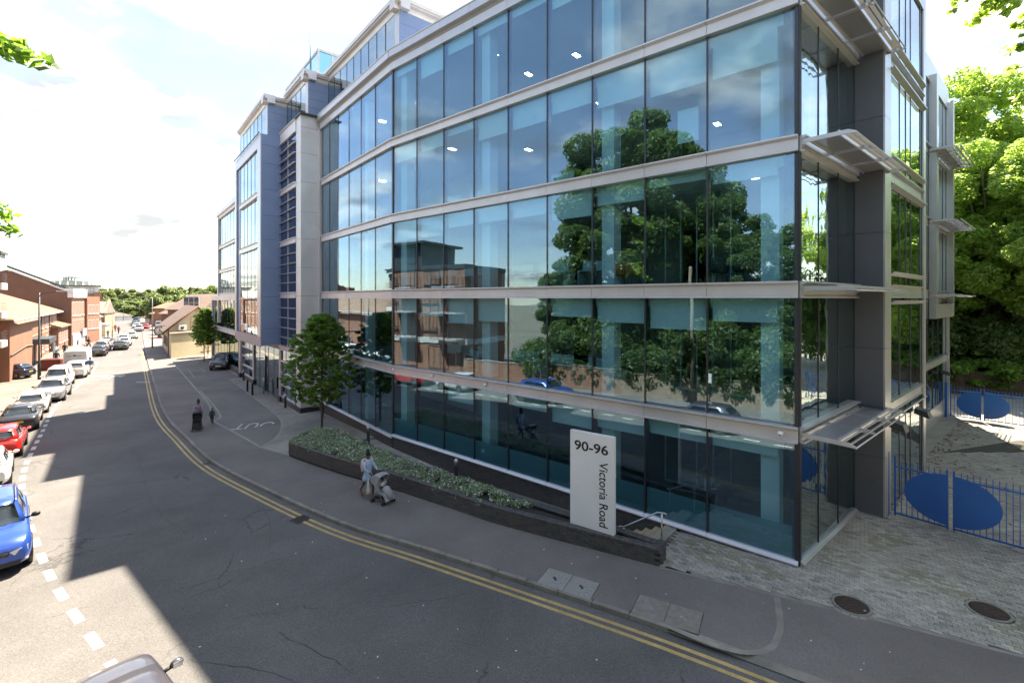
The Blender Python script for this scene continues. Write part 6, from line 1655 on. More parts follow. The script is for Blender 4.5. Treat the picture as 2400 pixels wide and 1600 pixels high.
def tree_proto(key, seed, rx, rz, trunk_h, n, leaf, m_, nclump, r0, r1, tr=.3, low=False):
    cl = crown_clumps(seed, rx, rx, rz, nclump, r0, r1); cz = trunk_h + rz
    cl = [(x, y, z + cz, r) for x, y, z, r in cl]
    me = leafcloud('crown_' + key, cl, n, leaf, [m_], seed, (1, 1, .75), up=.7)
    tb_ = MB(); g = random.Random(seed)
    tb_.tube([(0, 0, -.3), (.02, 0, trunk_h * .5), (.05 * rx, 0, trunk_h), (.08 * rx, .05 * rx, cz)], [tr * 1.25, tr, tr * .85, tr * .4], 9)
    for x, y, z, r in g.sample(cl, min(len(cl), 16)):
        b = trunk_h * .85 + (z - trunk_h) * .25; m1 = (x * .35, y * .35, b + (z - b) * .45)
        tb_.tube([(0.02, 0, b), m1, (x * .9, y * .9, z)], [tr * .45, tr * .28, tr * .07], 6)
    PROTO[key] = (me, tb_.mesh('trunk_' + key, BARK))
def tree(key, x, y, label, s=1., rz=0., name='broadleaf_tree', group=None, z=None, sz=None):
    me, tm = PROTO[key]; zz = gz(x, y) if z is None else z
    M_ = T(x, y, zz, rz) @ Matrix.Diagonal((s, s, sz or s, 1)); t = thing(name, label, 'tree', M_, group)
    put(me, 'crown', None, t, I4, True); put(tm, 'trunk', None, t, I4, True); return t
tree_proto('dark', 3, 5.2, 7.2, 4.0, 110000, .16, LF1, 190, .45, 1.4, .38)
tree_proto('plane', 11, 5.6, 8.5, 3.0, 150000, .15, LF2, 230, .45, 1.5, .36)
tree_proto('planeb', 23, 4.6, 6.0, 2.2, 100000, .145, LF2, 170, .4, 1.25, .26)
tree_proto('tall', 61, 5.0, 6.0, 7.5, 80000, .15, LF2, 120, .45, 1.4, .3)
tree_proto('far', 31, 5.0, 4.5, 1.5, 9000, .55, LF4, 60, 1.0, 2.0, .3)
# small upright street trees: ascending sprays
def spray_tree(key, seed, rad_, z0, z1, n, leaf, m_):
    g = random.Random(seed); cl = []
    for i in range(900):
        t = g.random() ** .85; z = z0 + (z1 - z0) * t
        env = rad_ * (min(1, .45 + 2.2 * t) * (1 - t) ** .55 + .04); a = g.uniform(0, 6.283); rr = env * math.sqrt(g.uniform(.05, 1)) * g.uniform(.85, 1.12)
        cl.append((rr * math.cos(a), rr * math.sin(a), z + .25 * rr, g.uniform(.08, .2)))
    me = leafcloud('crown_' + key, cl, n, leaf, [m_], seed, (1, 1, .55), up=.9)
    tb_ = MB().tube([(0, 0, -.1), (.02, 0, 1.2), (0, .02, z1 * .6), (0, 0, z1 - .3)], [.075, .06, .04, .01], 8)
    for x, y, z, r in g.sample(cl, 40): tb_.tube([(0, 0, max(1., z - .9)), (x * .5, y * .5, z - .4), (x, y, z)], [.022, .014, .005], 4)
    PROTO[key] = (me, tb_.mesh('trunk_' + key, BARK))
spray_tree('street', 5, 2.55, 1.45, 6.85, 64000, .07, LF3)
spray_tree('streetb', 8, 1.75, 1.9, 6.6, 34000, .085, LF3)
tree('street', -11.25, 27.74, 'small bright green street tree standing by the big silver column', name='street_tree', group='street trees before the office')
q = gp(462, 838); tree('streetb', q[0] + .5, q[1] + 1.5, 'left of two street trees before the cream wall', name='street_tree', group='street trees before the office', rz=1)
q = gp(496, 842); tree('streetb', q[0], q[1] - 1.5, 'right of two street trees before the cream wall, behind the parked graphite car', name='street_tree', group='street trees before the office', rz=2.5, s=1.02)
# woods behind the yard, right
WD = 'trees behind the yard'
for i, (x, y, k, s, lab) in enumerate(((31, 47, 'plane', 1.25, 'tall tree beside the rear end of the office wing'), (38, 42, 'planeb', 1.4, 'leaning tree behind the far gate'), (45, 47, 'plane', 1.5, 'biggest sunlit tree behind the yard at the right edge'), (38, 55, 'dark', 1.5, 'dark tree deep behind the yard fence'), (52, 40, 'planeb', 1.75, 'tree at the right frame edge behind the yard'), (42, 34, 'plane', 1.05, 'tree closing the right side of the yard'), (48, 58, 'plane', 1.7, 'furthest tall tree behind the yard'), (27, 58, 'dark', 1.3, 'dark tree seen just past the office wing'))):
    tree(k, x, y, lab, s, i * 1.3, group=WD)
for i, (x, y) in enumerate(((32.5, 37.5), (36.5, 36.0), (40.5, 34.5))):
    me = leafcloud('shrub', [(a, b, c + 1.6, d) for a, b, c, d in crown_clumps(50 + i, 2.6, 2.0, 1.7, 40, .5, .9)], 9000, .2, [LF3 if i else LF1], 60 + i, (1.2, 1, .5), up=1.2)
    put(me, 'shrub', None, None, T(x, y, .2), label=['dark layered shrub over the yard fence, left one', 'green layered shrub over the yard fence, middle one', 'green layered shrub over the yard fence, right one'][i], cat='shrub', group='shrubs over the yard fence')
tree('tall', 32.6, 41.5, 'slender trunked tree just behind the board fence by the office wing', 1.0, .5, group=WD); tree('tall', 39.8, 39.2, 'slender trunked tree behind the board fence nearer the frame edge', 1.08, 2.5, group=WD)
# yard fence of brown boards
fe = thing('board_fence', 'brown board fence in the shade behind the far gate', 'fence', T(30, 37, 0)); FWD = mat('brown_fence_board', (.075, .05, .035), .9, 0, .25, 3, .5)
fd = (.93, -.37); fo = (28.6, 37.8); bme = MB().bbox(-.07, .07, -.012, .012, 0, 1.75, .01).mesh('fence_board', FWD)
for k in range(115): o = bpy.data.objects.new('fence_board', bme); link(o, fe, T(fo[0] + fd[0] * k * .15, fo[1] + fd[1] * k * .15, gz(30, 37) + rnd.uniform(-.02, .02), math.atan2(fd[1], fd[0]) + rnd.uniform(-.03, .03)))
put(MB().box(0, 17, .02, .07, .35, .45).box(0, 17, .02, .07, 1.3, 1.4), 'fence_rail', FWD, fe, frame(fo, fd))
# trees to the right of the camera whose light the return glass mirrors, and the old brick wall
for i, (x, y, k, s, lab) in enumerate(((29.5, 9.5, 'plane', 1.1, 'large tree outside the right edge whose branches hang into the top right corner'), (37, 17, 'plane', 1.2, 'tree right of the yard outside the frame'), (25, -3, 'planeb', 1.5, 'tree by the old wall right of the driveway'), (36, 0, 'plane', 1.3, 'tree behind the old wall, farthest right'))):
    tree(k, x, y, lab, s, i * 2.1, group='trees right of the driveway')
wall_line('old_wall', 'crumbling orange brick wall right of the driveway, mirrored in the corner glass', catmull([(14, -9), (17.5, -3), (20.5, 3), (24.5, 10), (28, 18)], 1.), 1.9, OB)
# trees across the road, mirrored in the long front
for i, (x, y, k, s, lab) in enumerate(((-20.5, 5.0, 'dark', 1.3, 'tallest dark tree across the road, mirrored in the second pane'), (-13.6, -2.5, 'dark', .74, 'lower dark tree across the road behind the ivy wall'), (-18.6, 1.2, 'dark', 1.0, 'dark tree across the road next to the tallest one'), (-8.5, -9.0, 'dark', 1.0, 'dark tree behind the ivy wall, nearest the camera'), (1.5, -13.5, 'dark', .95, 'dark tree behind the camera'), (-25.5, 9.5, 'dark', .62, 'smaller dark tree beside the flats'), (12, -18, 'dark', 1.1, 'dark tree far behind the camera on the right'))):
    tree(k, x, y, lab, s, i * 1.7 + .4, group='trees across the road')
# sprays of big leaves hanging into the frame
def spray(name, label, root, tips, n, leaf, m_, seed, cat='branch'):
    t = thing(name, label, cat, T(*root)); g = random.Random(seed); cl = []
    mb = MB()
    for tip in tips:
        r_, t_ = Vector(root), Vector(tip); mid = r_.lerp(t_, .5) + Vector((0, 0, .25)); mb.tube([r_, mid, t_], [.05, .028, .006], 6)
        for k in range(9): p_ = mid.lerp(t_, k / 8.); cl.append((p_.x + g.uniform(-.14, .14), p_.y + g.uniform(-.14, .14), p_.z + g.uniform(-.1, .08), g.uniform(.12, .26)))
    put(mb, 'twig', BARK, t); put(leafcloud('leaves', cl, n, leaf, [m_], seed, (1.2, 1.2, .6), up=1.), 'leaves', None, t)
def P3(u, v, Y): return ((u - 1200) / F_PX * Y, Y, HC + (700 - v) * Y / F_PX)
spray('hanging_branch', 'leafy branch tip entering at the upper left edge', P3(-330, 10, 9), [P3(85, 135, 9), P3(40, 120, 9.3), P3(20, 110, 8.7), P3(55, 140, 8.8)], 520, .15, LF3, 4)
spray('hanging_branch', 'small leaf tips at the left edge halfway up', P3(-320, 400, 9), [P3(20, 520, 9), P3(5, 490, 9.2), P3(10, 535, 8.8)], 330, .13, LF3, 6)
spray('hanging_branch', 'single leaf tip at the left edge below the upper branch', P3(-320, 220, 9), [P3(2, 275, 9)], 60, .13, LF3, 7)
spray('hanging_branch', 'maple branch hanging in the top right corner', P3(2700, -260, 14), [P3(2230, 15, 14), P3(2290, 50, 14.5), P3(2350, 35, 13.6), P3(2390, 110, 14), P3(2330, 5, 14), P3(2385, 60, 14.3), P3(2300, 20, 14)], 1500, .16, LF2, 8)
spray('hanging_branch', 'lower maple sprig by the right edge against the sky', P3(2650, 120, 14), [P3(2375, 110, 14), P3(2390, 160, 14), P3(2385, 240, 13.8), P3(2400, 290, 14)], 420, .15, LF2, 9)

# understorey behind the ivy wall and along the old wall
tree_proto('bush', 41, 2.9, 2.0, .15, 15000, .17, LF1, 60, .6, 1.1, .1)
for i, (x, y, s_) in enumerate(((-24.2, 12.6, .9), (-21.8, 9.2, 1.2), (-19.2, 6.0, 1.25), (-16.6, 3.2, 1.1), (-13.6, .9, 1.25), (-10.2, -1.6, 1.15), (-6.5, -4.4, 1.0), (-2.0, -7.8, 1.0), (3.0, -11, 1.1), (-26.5, 4, 1.6), (-20, -2.5, 1.7), (-12, -8, 1.8), (-3, -14, 1.8))):
    tree('bush', x, y, 'dense bush behind the ivy wall, ' + ['beside the flats', 'second from the flats', 'third from the flats', 'fourth from the flats', 'by the timber pole', 'right of the timber pole', 'below the camera', 'behind the camera', 'well right of the camera', 'back row by the flats', 'back row behind the tallest tree', 'back row behind the camera', 'back row at the right'][i], s_, i * 1.1, name='bush', group='bushes behind the ivy wall', sz=s_ * 1.15)
for i, (x, y, s_) in enumerate(((33.5, 39.3, 1.0), (38.5, 37.2, 1.1), (44.5, 35, 1.3), (37, 43, 1.6), (44, 38, 1.8), (29.5, 40.5, 1.2), (50, 33, 1.8))):
    tree('bush', x, y, 'bush under the trees beyond the far gate, ' + ['behind the gate post', 'behind the ellipse', 'right of the ellipse', 'back row left', 'back row right', 'beside the office wing', 'at the frame edge'][i], s_, i * .9, name='bush', group='bushes beyond the far gate', sz=s_ * 1.3)
for i, (x, y, s_) in enumerate(((22.5, 1, 1.1), (25.6, 7.5, 1.2), (29, 14, 1.2), (18.5, -6, 1.1))):
    tree('bush', x, y, 'bush over the old orange wall, ' + ['second from the road', 'third from the road', 'nearest the yard', 'nearest the road'][i], s_, i * .9, name='bush', group='bushes over the old wall', sz=s_ * 1.3)
# ================================================================ the street to the left and beyond
def bfr(P, d, z=0): return frame(P, d, z)
def gable_house(name, label, P, d, w, dep, h_e, h_r, wm, rm, z0=-.85, gable=True, over=.35, hip=False):
    """front along d (outward left of d), w wide, dep deep; ridge along x unless gable faces the street"""
    fr = bfr(P, d); t = thing(name, label, 'building', T(P[0], P[1], z0))
    if gable:
        wl = MB().extr([(0, z0 - .3), (w, z0 - .3), (w, h_e), (w / 2, h_r), (0, h_e)], -dep, 0, 0, 'y'); put(wl, 'wall', wm, t, fr)
        k = (h_r - h_e) / (w / 2)
        for s in (0, 1):
            a = (-over, h_e - over * k) if s == 0 else (w + over, h_e - over * k)
            put(MB().extr([(a[0], a[1]), (a[0], a[1] + .16), (w / 2, h_r + .2), (w / 2, h_r + .04)], -dep - .1, over, 0, 'y'), 'roof', rm, t, fr)
    else:
        put(MB().box(0, w, -dep, 0, z0 - .3, h_e), 'wall', wm, t, fr)
        hx = dep / 2 if hip else 0; o = over
        vs = [(-o, o, h_e), (w + o, o, h_e), (w + o, -dep - o, h_e), (-o, -dep - o, h_e), (hx, -dep / 2, h_r), (w - hx, -dep / 2, h_r)]
        vs += [(x, y, z - .16) for x, y, z in vs[:4]]
        put(MB().raw(vs, [(0, 1, 5, 4), (2, 3, 4, 5), (1, 2, 5), (3, 0, 4), (0, 6, 7, 1), (1, 7, 8, 2), (2, 8, 9, 3), (3, 9, 6, 0), (9, 8, 7, 6)]), 'roof', rm, t, fr)
    return t, fr
SD = (.62, -.785)
# hipped brick school-like building: x towards camera
q1 = gp(131, 815); a0 = (q1[0] - 1.5, q1[1] + .5)
bA, fA = gable_house('brick_hall', 'orange brick hall with hipped tile roof and white windows behind the lamp post', (-75.22, 77.6), (.6314, -.7755), 42, 13, 5.2, 8.4, OB, TILE, gable=False, hip=True, over=.7)
for x, w_ in ((2.6, 1.0), (4.6, 1.6), (8.6, 1.6), (12.6, 2.6), (16.8, 1.5), (32.2, 1.5), (36.6, 1.5), (40.2, 1.4)): window(bA, fA, x, 3.1, w_, 1.75, 0, WINF, 1 if w_ < 2 else 3, 2)
for x, w_ in ((4.6, 1.6), (8.6, 1.8), (12.6, 2.4), (16.8, 1.8), (20.0, 1.5), (31.6, 1.2), (34.2, 1.2), (37.0, 1.4), (40, 1.4)): window(bA, fA, x, -.1, w_, 2.0, 0, WINF, 2, 3)
put(MB().box(21.5, 28.2, 0, 1.8, 1.7, 2.35), 'porch_roof', LEAD, bA, fA); put(MB().box(21.8, 22.0, 1.5, 1.7, -.9, 1.7), 'porch_post', WINF, bA, fA)
put(MB().box(22.6, 24.0, -.02, .05, -.85, 1.5), 'porch_door', RAIL, bA, fA)
put(MB().box(25.4, 28.4, -.02, .04, -.85, 5.1), 'recess_shade_panel', BB, bA, fA)  # recess shade given by a flat darker brick panel, wall not cut back
put(MB().box(28.4, 42.0, .0, .35, -1, 5.0), 'front_wing', OB, bA, fA)
put(MB().raw([(27.8, 1.0, 4.75), (42.6, 1.0, 4.75), (42.6, -5, 5.6), (27.8, -5, 5.6), (31, -3.5, 7.6), (42.6, -3.5, 7.6)], [(0, 1, 5, 4), (3, 0, 4), (1, 2, 5), (3, 2, 1, 0), (2, 3, 4, 5)]), 'wing_roof', TILE, bA, fA)
put(MB().tube([(28.6, .42, 1.75), (33, .45, 2.0), (41.8, .42, 1.7)], .06, 5), 'cable_duct', TILG, bA, fA)
for x in (.4, 10.4, 18.6, 28.0): put(MB().tube([(x, .1, -.9), (x, .1, 5.0)], .05, 6), 'down_pipe', RAIL, bA, fA)
put(MB().box(-.6, 42.6, .62, .74, 5.02, 5.16), 'gutter', WINF, bA, fA)
put(MB().box(0, 42, .0, .05, 2.5, 2.62), 'string_course', TB, bA, fA)
for x in (2, 6, 10, 14): put(MB().box(x, x + 2.2, 3.6, 3.9, -.9, .0), 'planter_wall', OB, bA, fA)
put(MB().box(24.0, 27.4, 2.2, 2.24, .8, 1.1), 'blue_board', mat('light_blue_board', (.12, .35, .52), .5), bA, fA)
put(MB().box(15, 17, -6, -4.8, 7.0, 9.4), 'chimney', BB, bA, fA)
# small lean-to further on
q2 = gp(163, 812); bL, fL2 = gable_house('brick_annex', 'low orange brick annex with tile roof beyond the hall', (q2[0] - .8, q2[1] + .6), (.60, -.80), 9.5, 9, 2.9, 4.7, OB, TILE, gable=False, over=.4)
for x in (1.4, 3.6, 5.8, 8): window(bL, fL2, x, .4, 1.3, 1.6, 0, WINF, 1, 2)
# big brown gable
q3 = gp(167, 815)
bG = thing('brick_block', 'large brown brick block with long sloping parapet above the hall roof', 'building', T(q3[0], q3[1], -.9))
fG = frame((-74.6, 79.4), (-.75, -.66))      # gable wall seen side on: x runs away left
put(MB().extr([(0, -1.2), (0, 8.1), (7.5, 11.8), (16, 8.5), (16, -1.2)], -9, 0, 0, 'y'), 'wall', BB, bG, fG)
put(MB().extr([(-.3, 8.0), (-.3, 8.25), (7.5, 12.1), (7.5, 11.85)], -.5, .2, 0, 'y'), 'parapet_coping', SILVER, bG, fG)
put(MB().extr([(-.4, 8.3), (7.5, 12.2), (7.5, 12.6), (-.4, 8.7)], -9, -.8, 0, 'y'), 'roof', LEAD, bG, fG)
fH = frame((q3[0] + .2, q3[1] + 1.5), (-.66, .75))
FRB = OB
fSt = frame((-78.1, 85.7), (.485, -.875))
put(MB().box(0, 7.1, -.3, .05, -1, 7.4), 'street_front', FRB, bG, fSt)
put(MB().box(-.2, 7.3, -.8, .35, 7.4, 8.9), 'white_fascia', WHT, bG, fSt)
for x in (1.0, 2.7, 4.4, 6.1):
    for z in (4.3, 1.2): window(bG, fSt, x, z, 1.2, 2.4, .04, WINF, 1, 0)
put(MB().box(.3, 6.8, .04, .2, -.9, 1.0), 'shop_window', WINF, bG, fSt)
put(MB().box(.2, 2.6, .3, .42, .5, 1.9), 'sign_board', mat('lilac_sign', (.30, .30, .36), .6), bG, fSt); put(MB().box(1.2, 5, .3, .42, -.9, .2), 'sign_board', MATS['lilac_sign'], bG, fSt)
# second brick front further on, white house, tan gable, red flats and the round tower
def zat(Y, v): return HC + (700 - v) * Y / F_PX
q = (-79.6, 90.6); fT = frame(q, (.36, -.93)); t = thing('brick_shop', 'narrow orange brick front beyond the white fascia building', 'building', T(q[0], q[1], -.9))
put(MB().box(0, 5, -8, 0, -1.2, 7.6), 'wall', OB, t, fT)
for x in (1.1, 2.6, 4.0):
    for z in (1.6, 4.4): window(t, fT, x, z, 1.1, 1.7, 0, WINF, 1, 0)
q = gp(229, 795); qf = gp(208, 803)
t, fW = gable_house('white_house', 'white rendered house with grey tile roof beyond the brick fronts', (-84.2, 96.2), (.42, -.907), 7.5, 8, 3.6, 5.6, WHT, TILG, gable=False)
for x in (1.2, 3, 4.8, 6.4): window(t, fW, x, 2, 1.0, 1.5, 0, WINF, 1, 1); window(t, fW, x, -.4, 1.1, 1.5, 0, WINF, 1, 1)
t, fX = gable_house('tan_gable_house', 'tan brick end gable with brown side wall and grey roof', (-91.8, 105.9), (-.85, -.53), 12, 11, 4.0, 6.6, TB, TILG, gable=False, over=.2)
put(MB().box(.2, 11.8, -.0, .06, -1, 3.9), 'side_wall', BB, t, fX)
put(MB().extr([(-11.1, 4.0), (-5.5, 7.1), (.1, 4.0)], -.02, .3), 'gable_end', TB, t, fX)
t['label'] = 'tan brick gable end with grey roof beyond the white house'
q = (-87.6, 99.5); t = thing('shop_hut', 'low cream and orange shop front before the tan gable', 'building', T(q[0], q[1], -.9)); f_ = frame((q[0] + 1, q[1] + .5), (-.85, -.53))
put(MB().box(0, 6, -5, 0, -1.2, 1.6), 'wall', CRM, t, f_); put(MB().box(-.2, 6.2, -5, .4, 1.6, 1.9), 'roof', WHT, t, f_); put(MB().box(2.4, 5.6, .0, .08, 0, 1.5), 'orange_shutter', mat('orange_shutter', (.6, .28, .05), .6), t, f_); put(MB().box(2.4, 5.6, .4, 1.4, -.9, .2), 'blue_counter', mat('navy_counter', (.05, .1, .25), .6), t, f_)
# red brick flats and tower
t = thing('distant_flats', 'distant red brick flats with glass balconies and white top storey', 'building', T(-118, 150, -.9)); f_ = frame((-113.5, 130), (-.75, -.66))
put(MB().box(0, 14, -18, 0, -1, 8.7), 'wall', OB, t, f_); put(MB().box(.8, 13.5, -17, -1, 8.7, 10.6), 'white_storey', WHT, t, f_); put(MB().box(.2, 14.2, -18, -.3, 10.6, 10.9), 'roof', LEAD, t, f_)
for z in (5.4, 2.2):
    for x in (4.2, 9.6):
        window(t, f_, x, z, 3.4, 2.2, 0, WINF, 2, 0, False); b = put(MB().box(x - 2, x + 2, 0, 1.4, z - .3, z - .1), 'balcony', WHT, t, f_); put(MB().box(x - 2, x + 2, 1.33, 1.4, z - .1, z + .9), 'balcony_glass', MATS['light_blue_board'], b, f_)
for x in (2.5, 5.5, 8.5, 11.5): window(t, f_, x, 9.0, 1.6, 1.3, -1, RAIL, 1, 0, False)
put(MB().box(.3, 1.7, -.5, .5, -1, 9.0), 'brick_pier', RB, t, f_)
tw = thing('round_tower', 'distant round glazed tower top with flat stacked roofs', 'tower', T(-150, 160, -.9)); TGL = mat('tower_grey_green', (.20, .235, .22), .5, 0, .1)
X_, Y_ = -149.7, 160.0
put(MB().lathe([(5.2, -1), (5.2, 13)], 24, (X_, Y_, 0), sm=False), 'drum', TGL, tw)
for z, r in ((13.0, 4.9), (14.4, 2.4)): put(MB().lathe([(.1, z - .2), (r, z), (r, z + .2), (.1, z + .5)], 28, (X_, Y_, 0)), 'roof_disc', TGL, tw)
for k in range(18):
    a = k * math.pi / 9; put(MB().box(-.15, .15, -.15, .15, 11.3, 13.0, 0, T(X_ + 5.6 * math.cos(a), Y_ + 5.6 * math.sin(a), 0, a)), 'column', WHT, tw)
    put(MB().box(-.15, .15, -.15, .15, 13.4, 14.4, 0, T(X_ + 2.4 * math.cos(a), Y_ + 2.4 * math.sin(a), 0, a)), 'lantern_post', WHT, tw)
put(MB().lathe([(8.2, 10.6), (8.2, 11.3)], 24, (X_, Y_, 0)), 'ring', WHT, tw)
put(MB().tube([(X_, Y_, 14.8), (X_, Y_, 17)], .12, 5), 'mast', WHT, tw)
# ---------------------------------------------------------------- right side of the street: pub and roofs
pc_ = gp(401, 840); pf_ = gp(380, 811); pr_ = gp(486, 829)
dF = (pf_[0] - pc_[0], pf_[1] - pc_[1]); lF = math.hypot(*dF); dF = (dF[0] / lF, dF[1] / lF)
dR = (pr_[0] - pc_[0], pr_[1] - pc_[1]); lR = math.hypot(*dR); dR = (dR[0] / lR, dR[1] / lR)
pub = thing('cream_public_house', 'cream rendered public house with tiled gable roofs and painted emblem', 'building', T(pc_[0], pc_[1], -.9))
fp = frame(pc_, (-dR[0], -dR[1]))          # south wall: x negative to the right, outward towards the camera
fq = frame(pc_, dR)
# flat roofed front part: wall along dR, outward = -(left)
def poly_prism(name, pts, z0, z1, m_, parent): return put(MB().prism(pts, z0, z1), name, m_, parent)
A0_ = pc_; A1_ = (pc_[0] + dR[0] * 16, pc_[1] + dR[1] * 16); A2_ = (A1_[0] + dF[0] * 3.2, A1_[1] + dF[1] * 3.2); A3_ = (A0_[0] + dF[0] * 3.2, A0_[1] + dF[1] * 3.2)
poly_prism('front_wall', [A0_, A1_, A2_, A3_], -1.1, 2.35, CRM, pub)
cp = lambda P, a, b: (P[0] + dR[0] * a + dF[0] * b, P[1] + dR[1] * a + dF[1] * b)
poly_prism('wall_coping', [cp(A0_, -.15, -.15), cp(A1_, .15, -.15), cp(A2_, .15, 0), cp(A3_, -.15, 0)], 2.35, 2.55, TILG, pub)
# gabled part behind: front face width 8.4
gw_ = 8.6
G0 = cp(pc_, .0, 3.2)
def P3d(P, a, b, z): q = cp(P, a, b); return (q[0], q[1], z)
mb = MB(); gp_ = [(0, -1.1), (gw_, -1.1), (gw_, 3.2), (gw_ / 2, 5.9), (0, 3.2)]
vs = [P3d(G0, a, 0, z) for a, z in gp_] + [P3d(G0, a, lF - 3.2, z) for a, z in gp_]
mb.raw(vs, [(0, 1, 2, 3, 4), (9, 8, 7, 6, 5)] + [(i, 5 + i, 5 + (i + 1) % 5, (i + 1) % 5) for i in range(5)]); put(mb, 'gable_wall', CRM, pub)
for a0_, z0_, a1_, z1_ in ((-1.0, 2.5, gw_ / 2, 5.95), (gw_ + .9, 2.55, gw_ / 2, 5.95)):
    vs = [P3d(G0, a, b, z + dz) for dz in (0, .18) for b in (-.6, lF - 2.8) for a, z in ((a0_, z0_), (a1_, z1_))]
    put(MB().raw(vs, [(0, 1, 3, 2), (4, 6, 7, 5), (0, 4, 5, 1), (2, 3, 7, 6), (0, 2, 6, 4), (1, 5, 7, 3)]), 'roof', TILE if a0_ > 0 else TILB, pub)
vs = [P3d(G0, -.9, -.62, 2.6), P3d(G0, gw_ / 2, -.62, 6.05), P3d(G0, gw_ + .9, -.62, 2.6)]
put(MB().tube(vs, .12, 4), 'barge_board', mat('maroon_paint', (.13, .03, .025), .6), pub)
# hipped roof to the right rear
H0 = cp(pc_, 6, 8)
vs = [P3d(H0, 0, 0, 4.0), P3d(H0, 15, 0, 4.0), P3d(H0, 15, 11, 4.0), P3d(H0, 0, 11, 4.0), P3d(H0, 4, 5, 8.0), P3d(H0, 12, 5, 8.0)]
put(MB().raw(vs, [(0, 1, 5, 4), (1, 2, 5), (2, 3, 4, 5), (3, 0, 4), (3, 2, 1, 0)]), 'hipped_roof', TILE, pub)
poly_prism('rear_wall', [cp(H0, .4, .4), cp(H0, 14.6, .4), cp(H0, 14.6, 10.6), cp(H0, .4, 10.6)], -1, 4.0, CRM, pub)
for nm_, a, b, z, w_, h_, m_ in (('dormer_panel', 3.3, 6.9, 2.7, 0, 1.75, CRM),):
    vs = [P3d(G0, x, y, zz) for zz in (z, z + h_) for x, y in ((a, -.12), (b, -.12), (b, 0), (a, 0))]
    put(MB().raw(vs, [(0, 1, 5, 4), (1, 2, 6, 5), (2, 3, 7, 6), (3, 0, 4, 7), (4, 5, 6, 7)]), nm_, m_, pub)
ac = put(MB().box(1.0, 2.2, .02, .5, 2.75, 3.5), 'air_unit', WHT, pub, frame(G0, dR) @ T(0, 0, 0) @ Matrix.Scale(-1, 4, (0, 1, 0)))
put(MB().lathe([(.26, 0), (.26, .03), (.001, .04)], 16, M=T(1.5, -.52, 3.12) @ Matrix.Rotation(math.pi / 2, 4, 'X')), 'fan', MULL, ac, frame(G0, dR))
SG = mat('pub_sign_red', (.35, .02, .02), .6)
fg = frame(G0, dR)
put(MB().box(3.7, 5.2, -.12, -.02, 4.45, 4.75), 'sign_board', MATS['maroon_paint'], pub, fg); put(MB().extr([(3.9, 4.0), (4.9, 4.0), (4.9, 3.85), (5.25, 4.15), (4.9, 4.45), (4.9, 4.3), (3.9, 4.3)], -.14, -.04, 0, 'y'), 'red_arrow', SG, pub, fg)
BRN = mat('brown_wall_paint', (.16, .10, .07), .8)
em = MB()
fe_ = frame(pc_, dR); cxe, cze = 5.6, .55
for r in (.55, .42):
    pts_ = [(cxe + r * math.cos(i * .2618), -.012, cze + r * math.sin(i * .2618)) for i in range(25)]; em.tube(pts_, .022, 4)
put(em, 'painted_emblem', BRN, pub, fe_); em = MB()
for s in (-1, 1): em.box(cxe + s * 1.3 - .55, cxe + s * 1.3 + .55, -.02, -.002, cze - .02, cze + .03).box(cxe + s * 1.3 - .55, cxe + s * 1.3 + .55, -.02, -.002, cze + .12, cze + .17)
put(em, 'painted_rule', BRN, pub, fe_)
em = MB()
for k in range(14): 
    a = math.pi * (.18 + .64 * k / 13); em.box(-.07, .07, -.02, -.002, -.12, .12, 0, T(cxe + 1.75 * math.cos(a), 0, cze - .35 + 1.75 * math.sin(a)) @ Matrix.Rotation(math.pi / 2 - a, 4, 'Y'))
put(em, 'painted_lettering', BRN, pub, fe_)
em = MB()
for k in range(16): em.box(cxe - 1.2 + k * .15, cxe - 1.11 + k * .15, -.02, -.002, cze - 1.0 - .12 * math.sin(k), cze - .86)
put(em, 'painted_lettering', BRN, pub, fe_)
put(MB().tube([(pc_[0] + dF[0] * 3 - .1, pc_[1] + dF[1] * 3 - .1, -.9), (pc_[0] + dF[0] * 3 - .1, pc_[1] + dF[1] * 3 - .1, 2.9)], .06, 6), 'down_pipe', RAIL, pub)
for k in range(4): q = cp(pc_, -.03, 5 + k * 3.2); put(MB().box(-.5, .5, -.06, .06, .2, 1.6, 0, T(q[0], q[1], 0, math.atan2(dF[1], dF[0]))), 'window', RAIL, pub)
# hanging clock
ck = thing('hanging_clock', 'round black and white clock on a bracket at the public house corner', 'clock', T(pf_[0], pf_[1], 2)); ckx = P3(374, 775, 70)
CF = mat('clock_face', (.72, .70, .64), .5, 0, .02); Mk = T(*ckx) @ Matrix.Rotation(.28, 4, 'Z') @ Matrix.Rotation(math.pi / 2, 4, 'X')
put(MB().lathe([(.68, -.12), (.72, -.12), (.72, .12), (.68, .12), (.60, .10), (.60, -.10)], 24, M=Mk), 'case', RAIL, ck); put(MB().lathe([(.001, .09), (.6, .09), (.6, -.09), (.001, -.09)], 24, M=Mk), 'dial', CF, ck)
mb = MB()
for k in range(12): mb.box(-.025, .025, .42, .55, .09, .105, 0, Mk @ Matrix.Rotation(k * math.pi / 6, 4, 'Z'))
put(mb, 'hour_marks', INK, ck); put(MB().box(-.03, .03, -.08, .34, .09, .12, 0, Mk @ Matrix.Rotation(-.52, 4, 'Z')), 'hour_hand', INK, ck); put(MB().box(-.02, .02, -.1, .5, .09, .115, 0, Mk @ Matrix.Rotation(0.05, 4, 'Z')), 'minute_hand', INK, ck)
put(MB().tube([(ckx[0], ckx[1], ckx[2] + .7), (ckx[0] + 1.6, ckx[1] - .3, ckx[2] + .8)], .04, 6), 'bracket', RAIL, ck); put(MB().box(ckx[0] - .25, ckx[0] + .25, ckx[1] - .1, ckx[1] + .1, ckx[2] - 1.15, ckx[2] - .72), 'red_tablet', SG, ck)
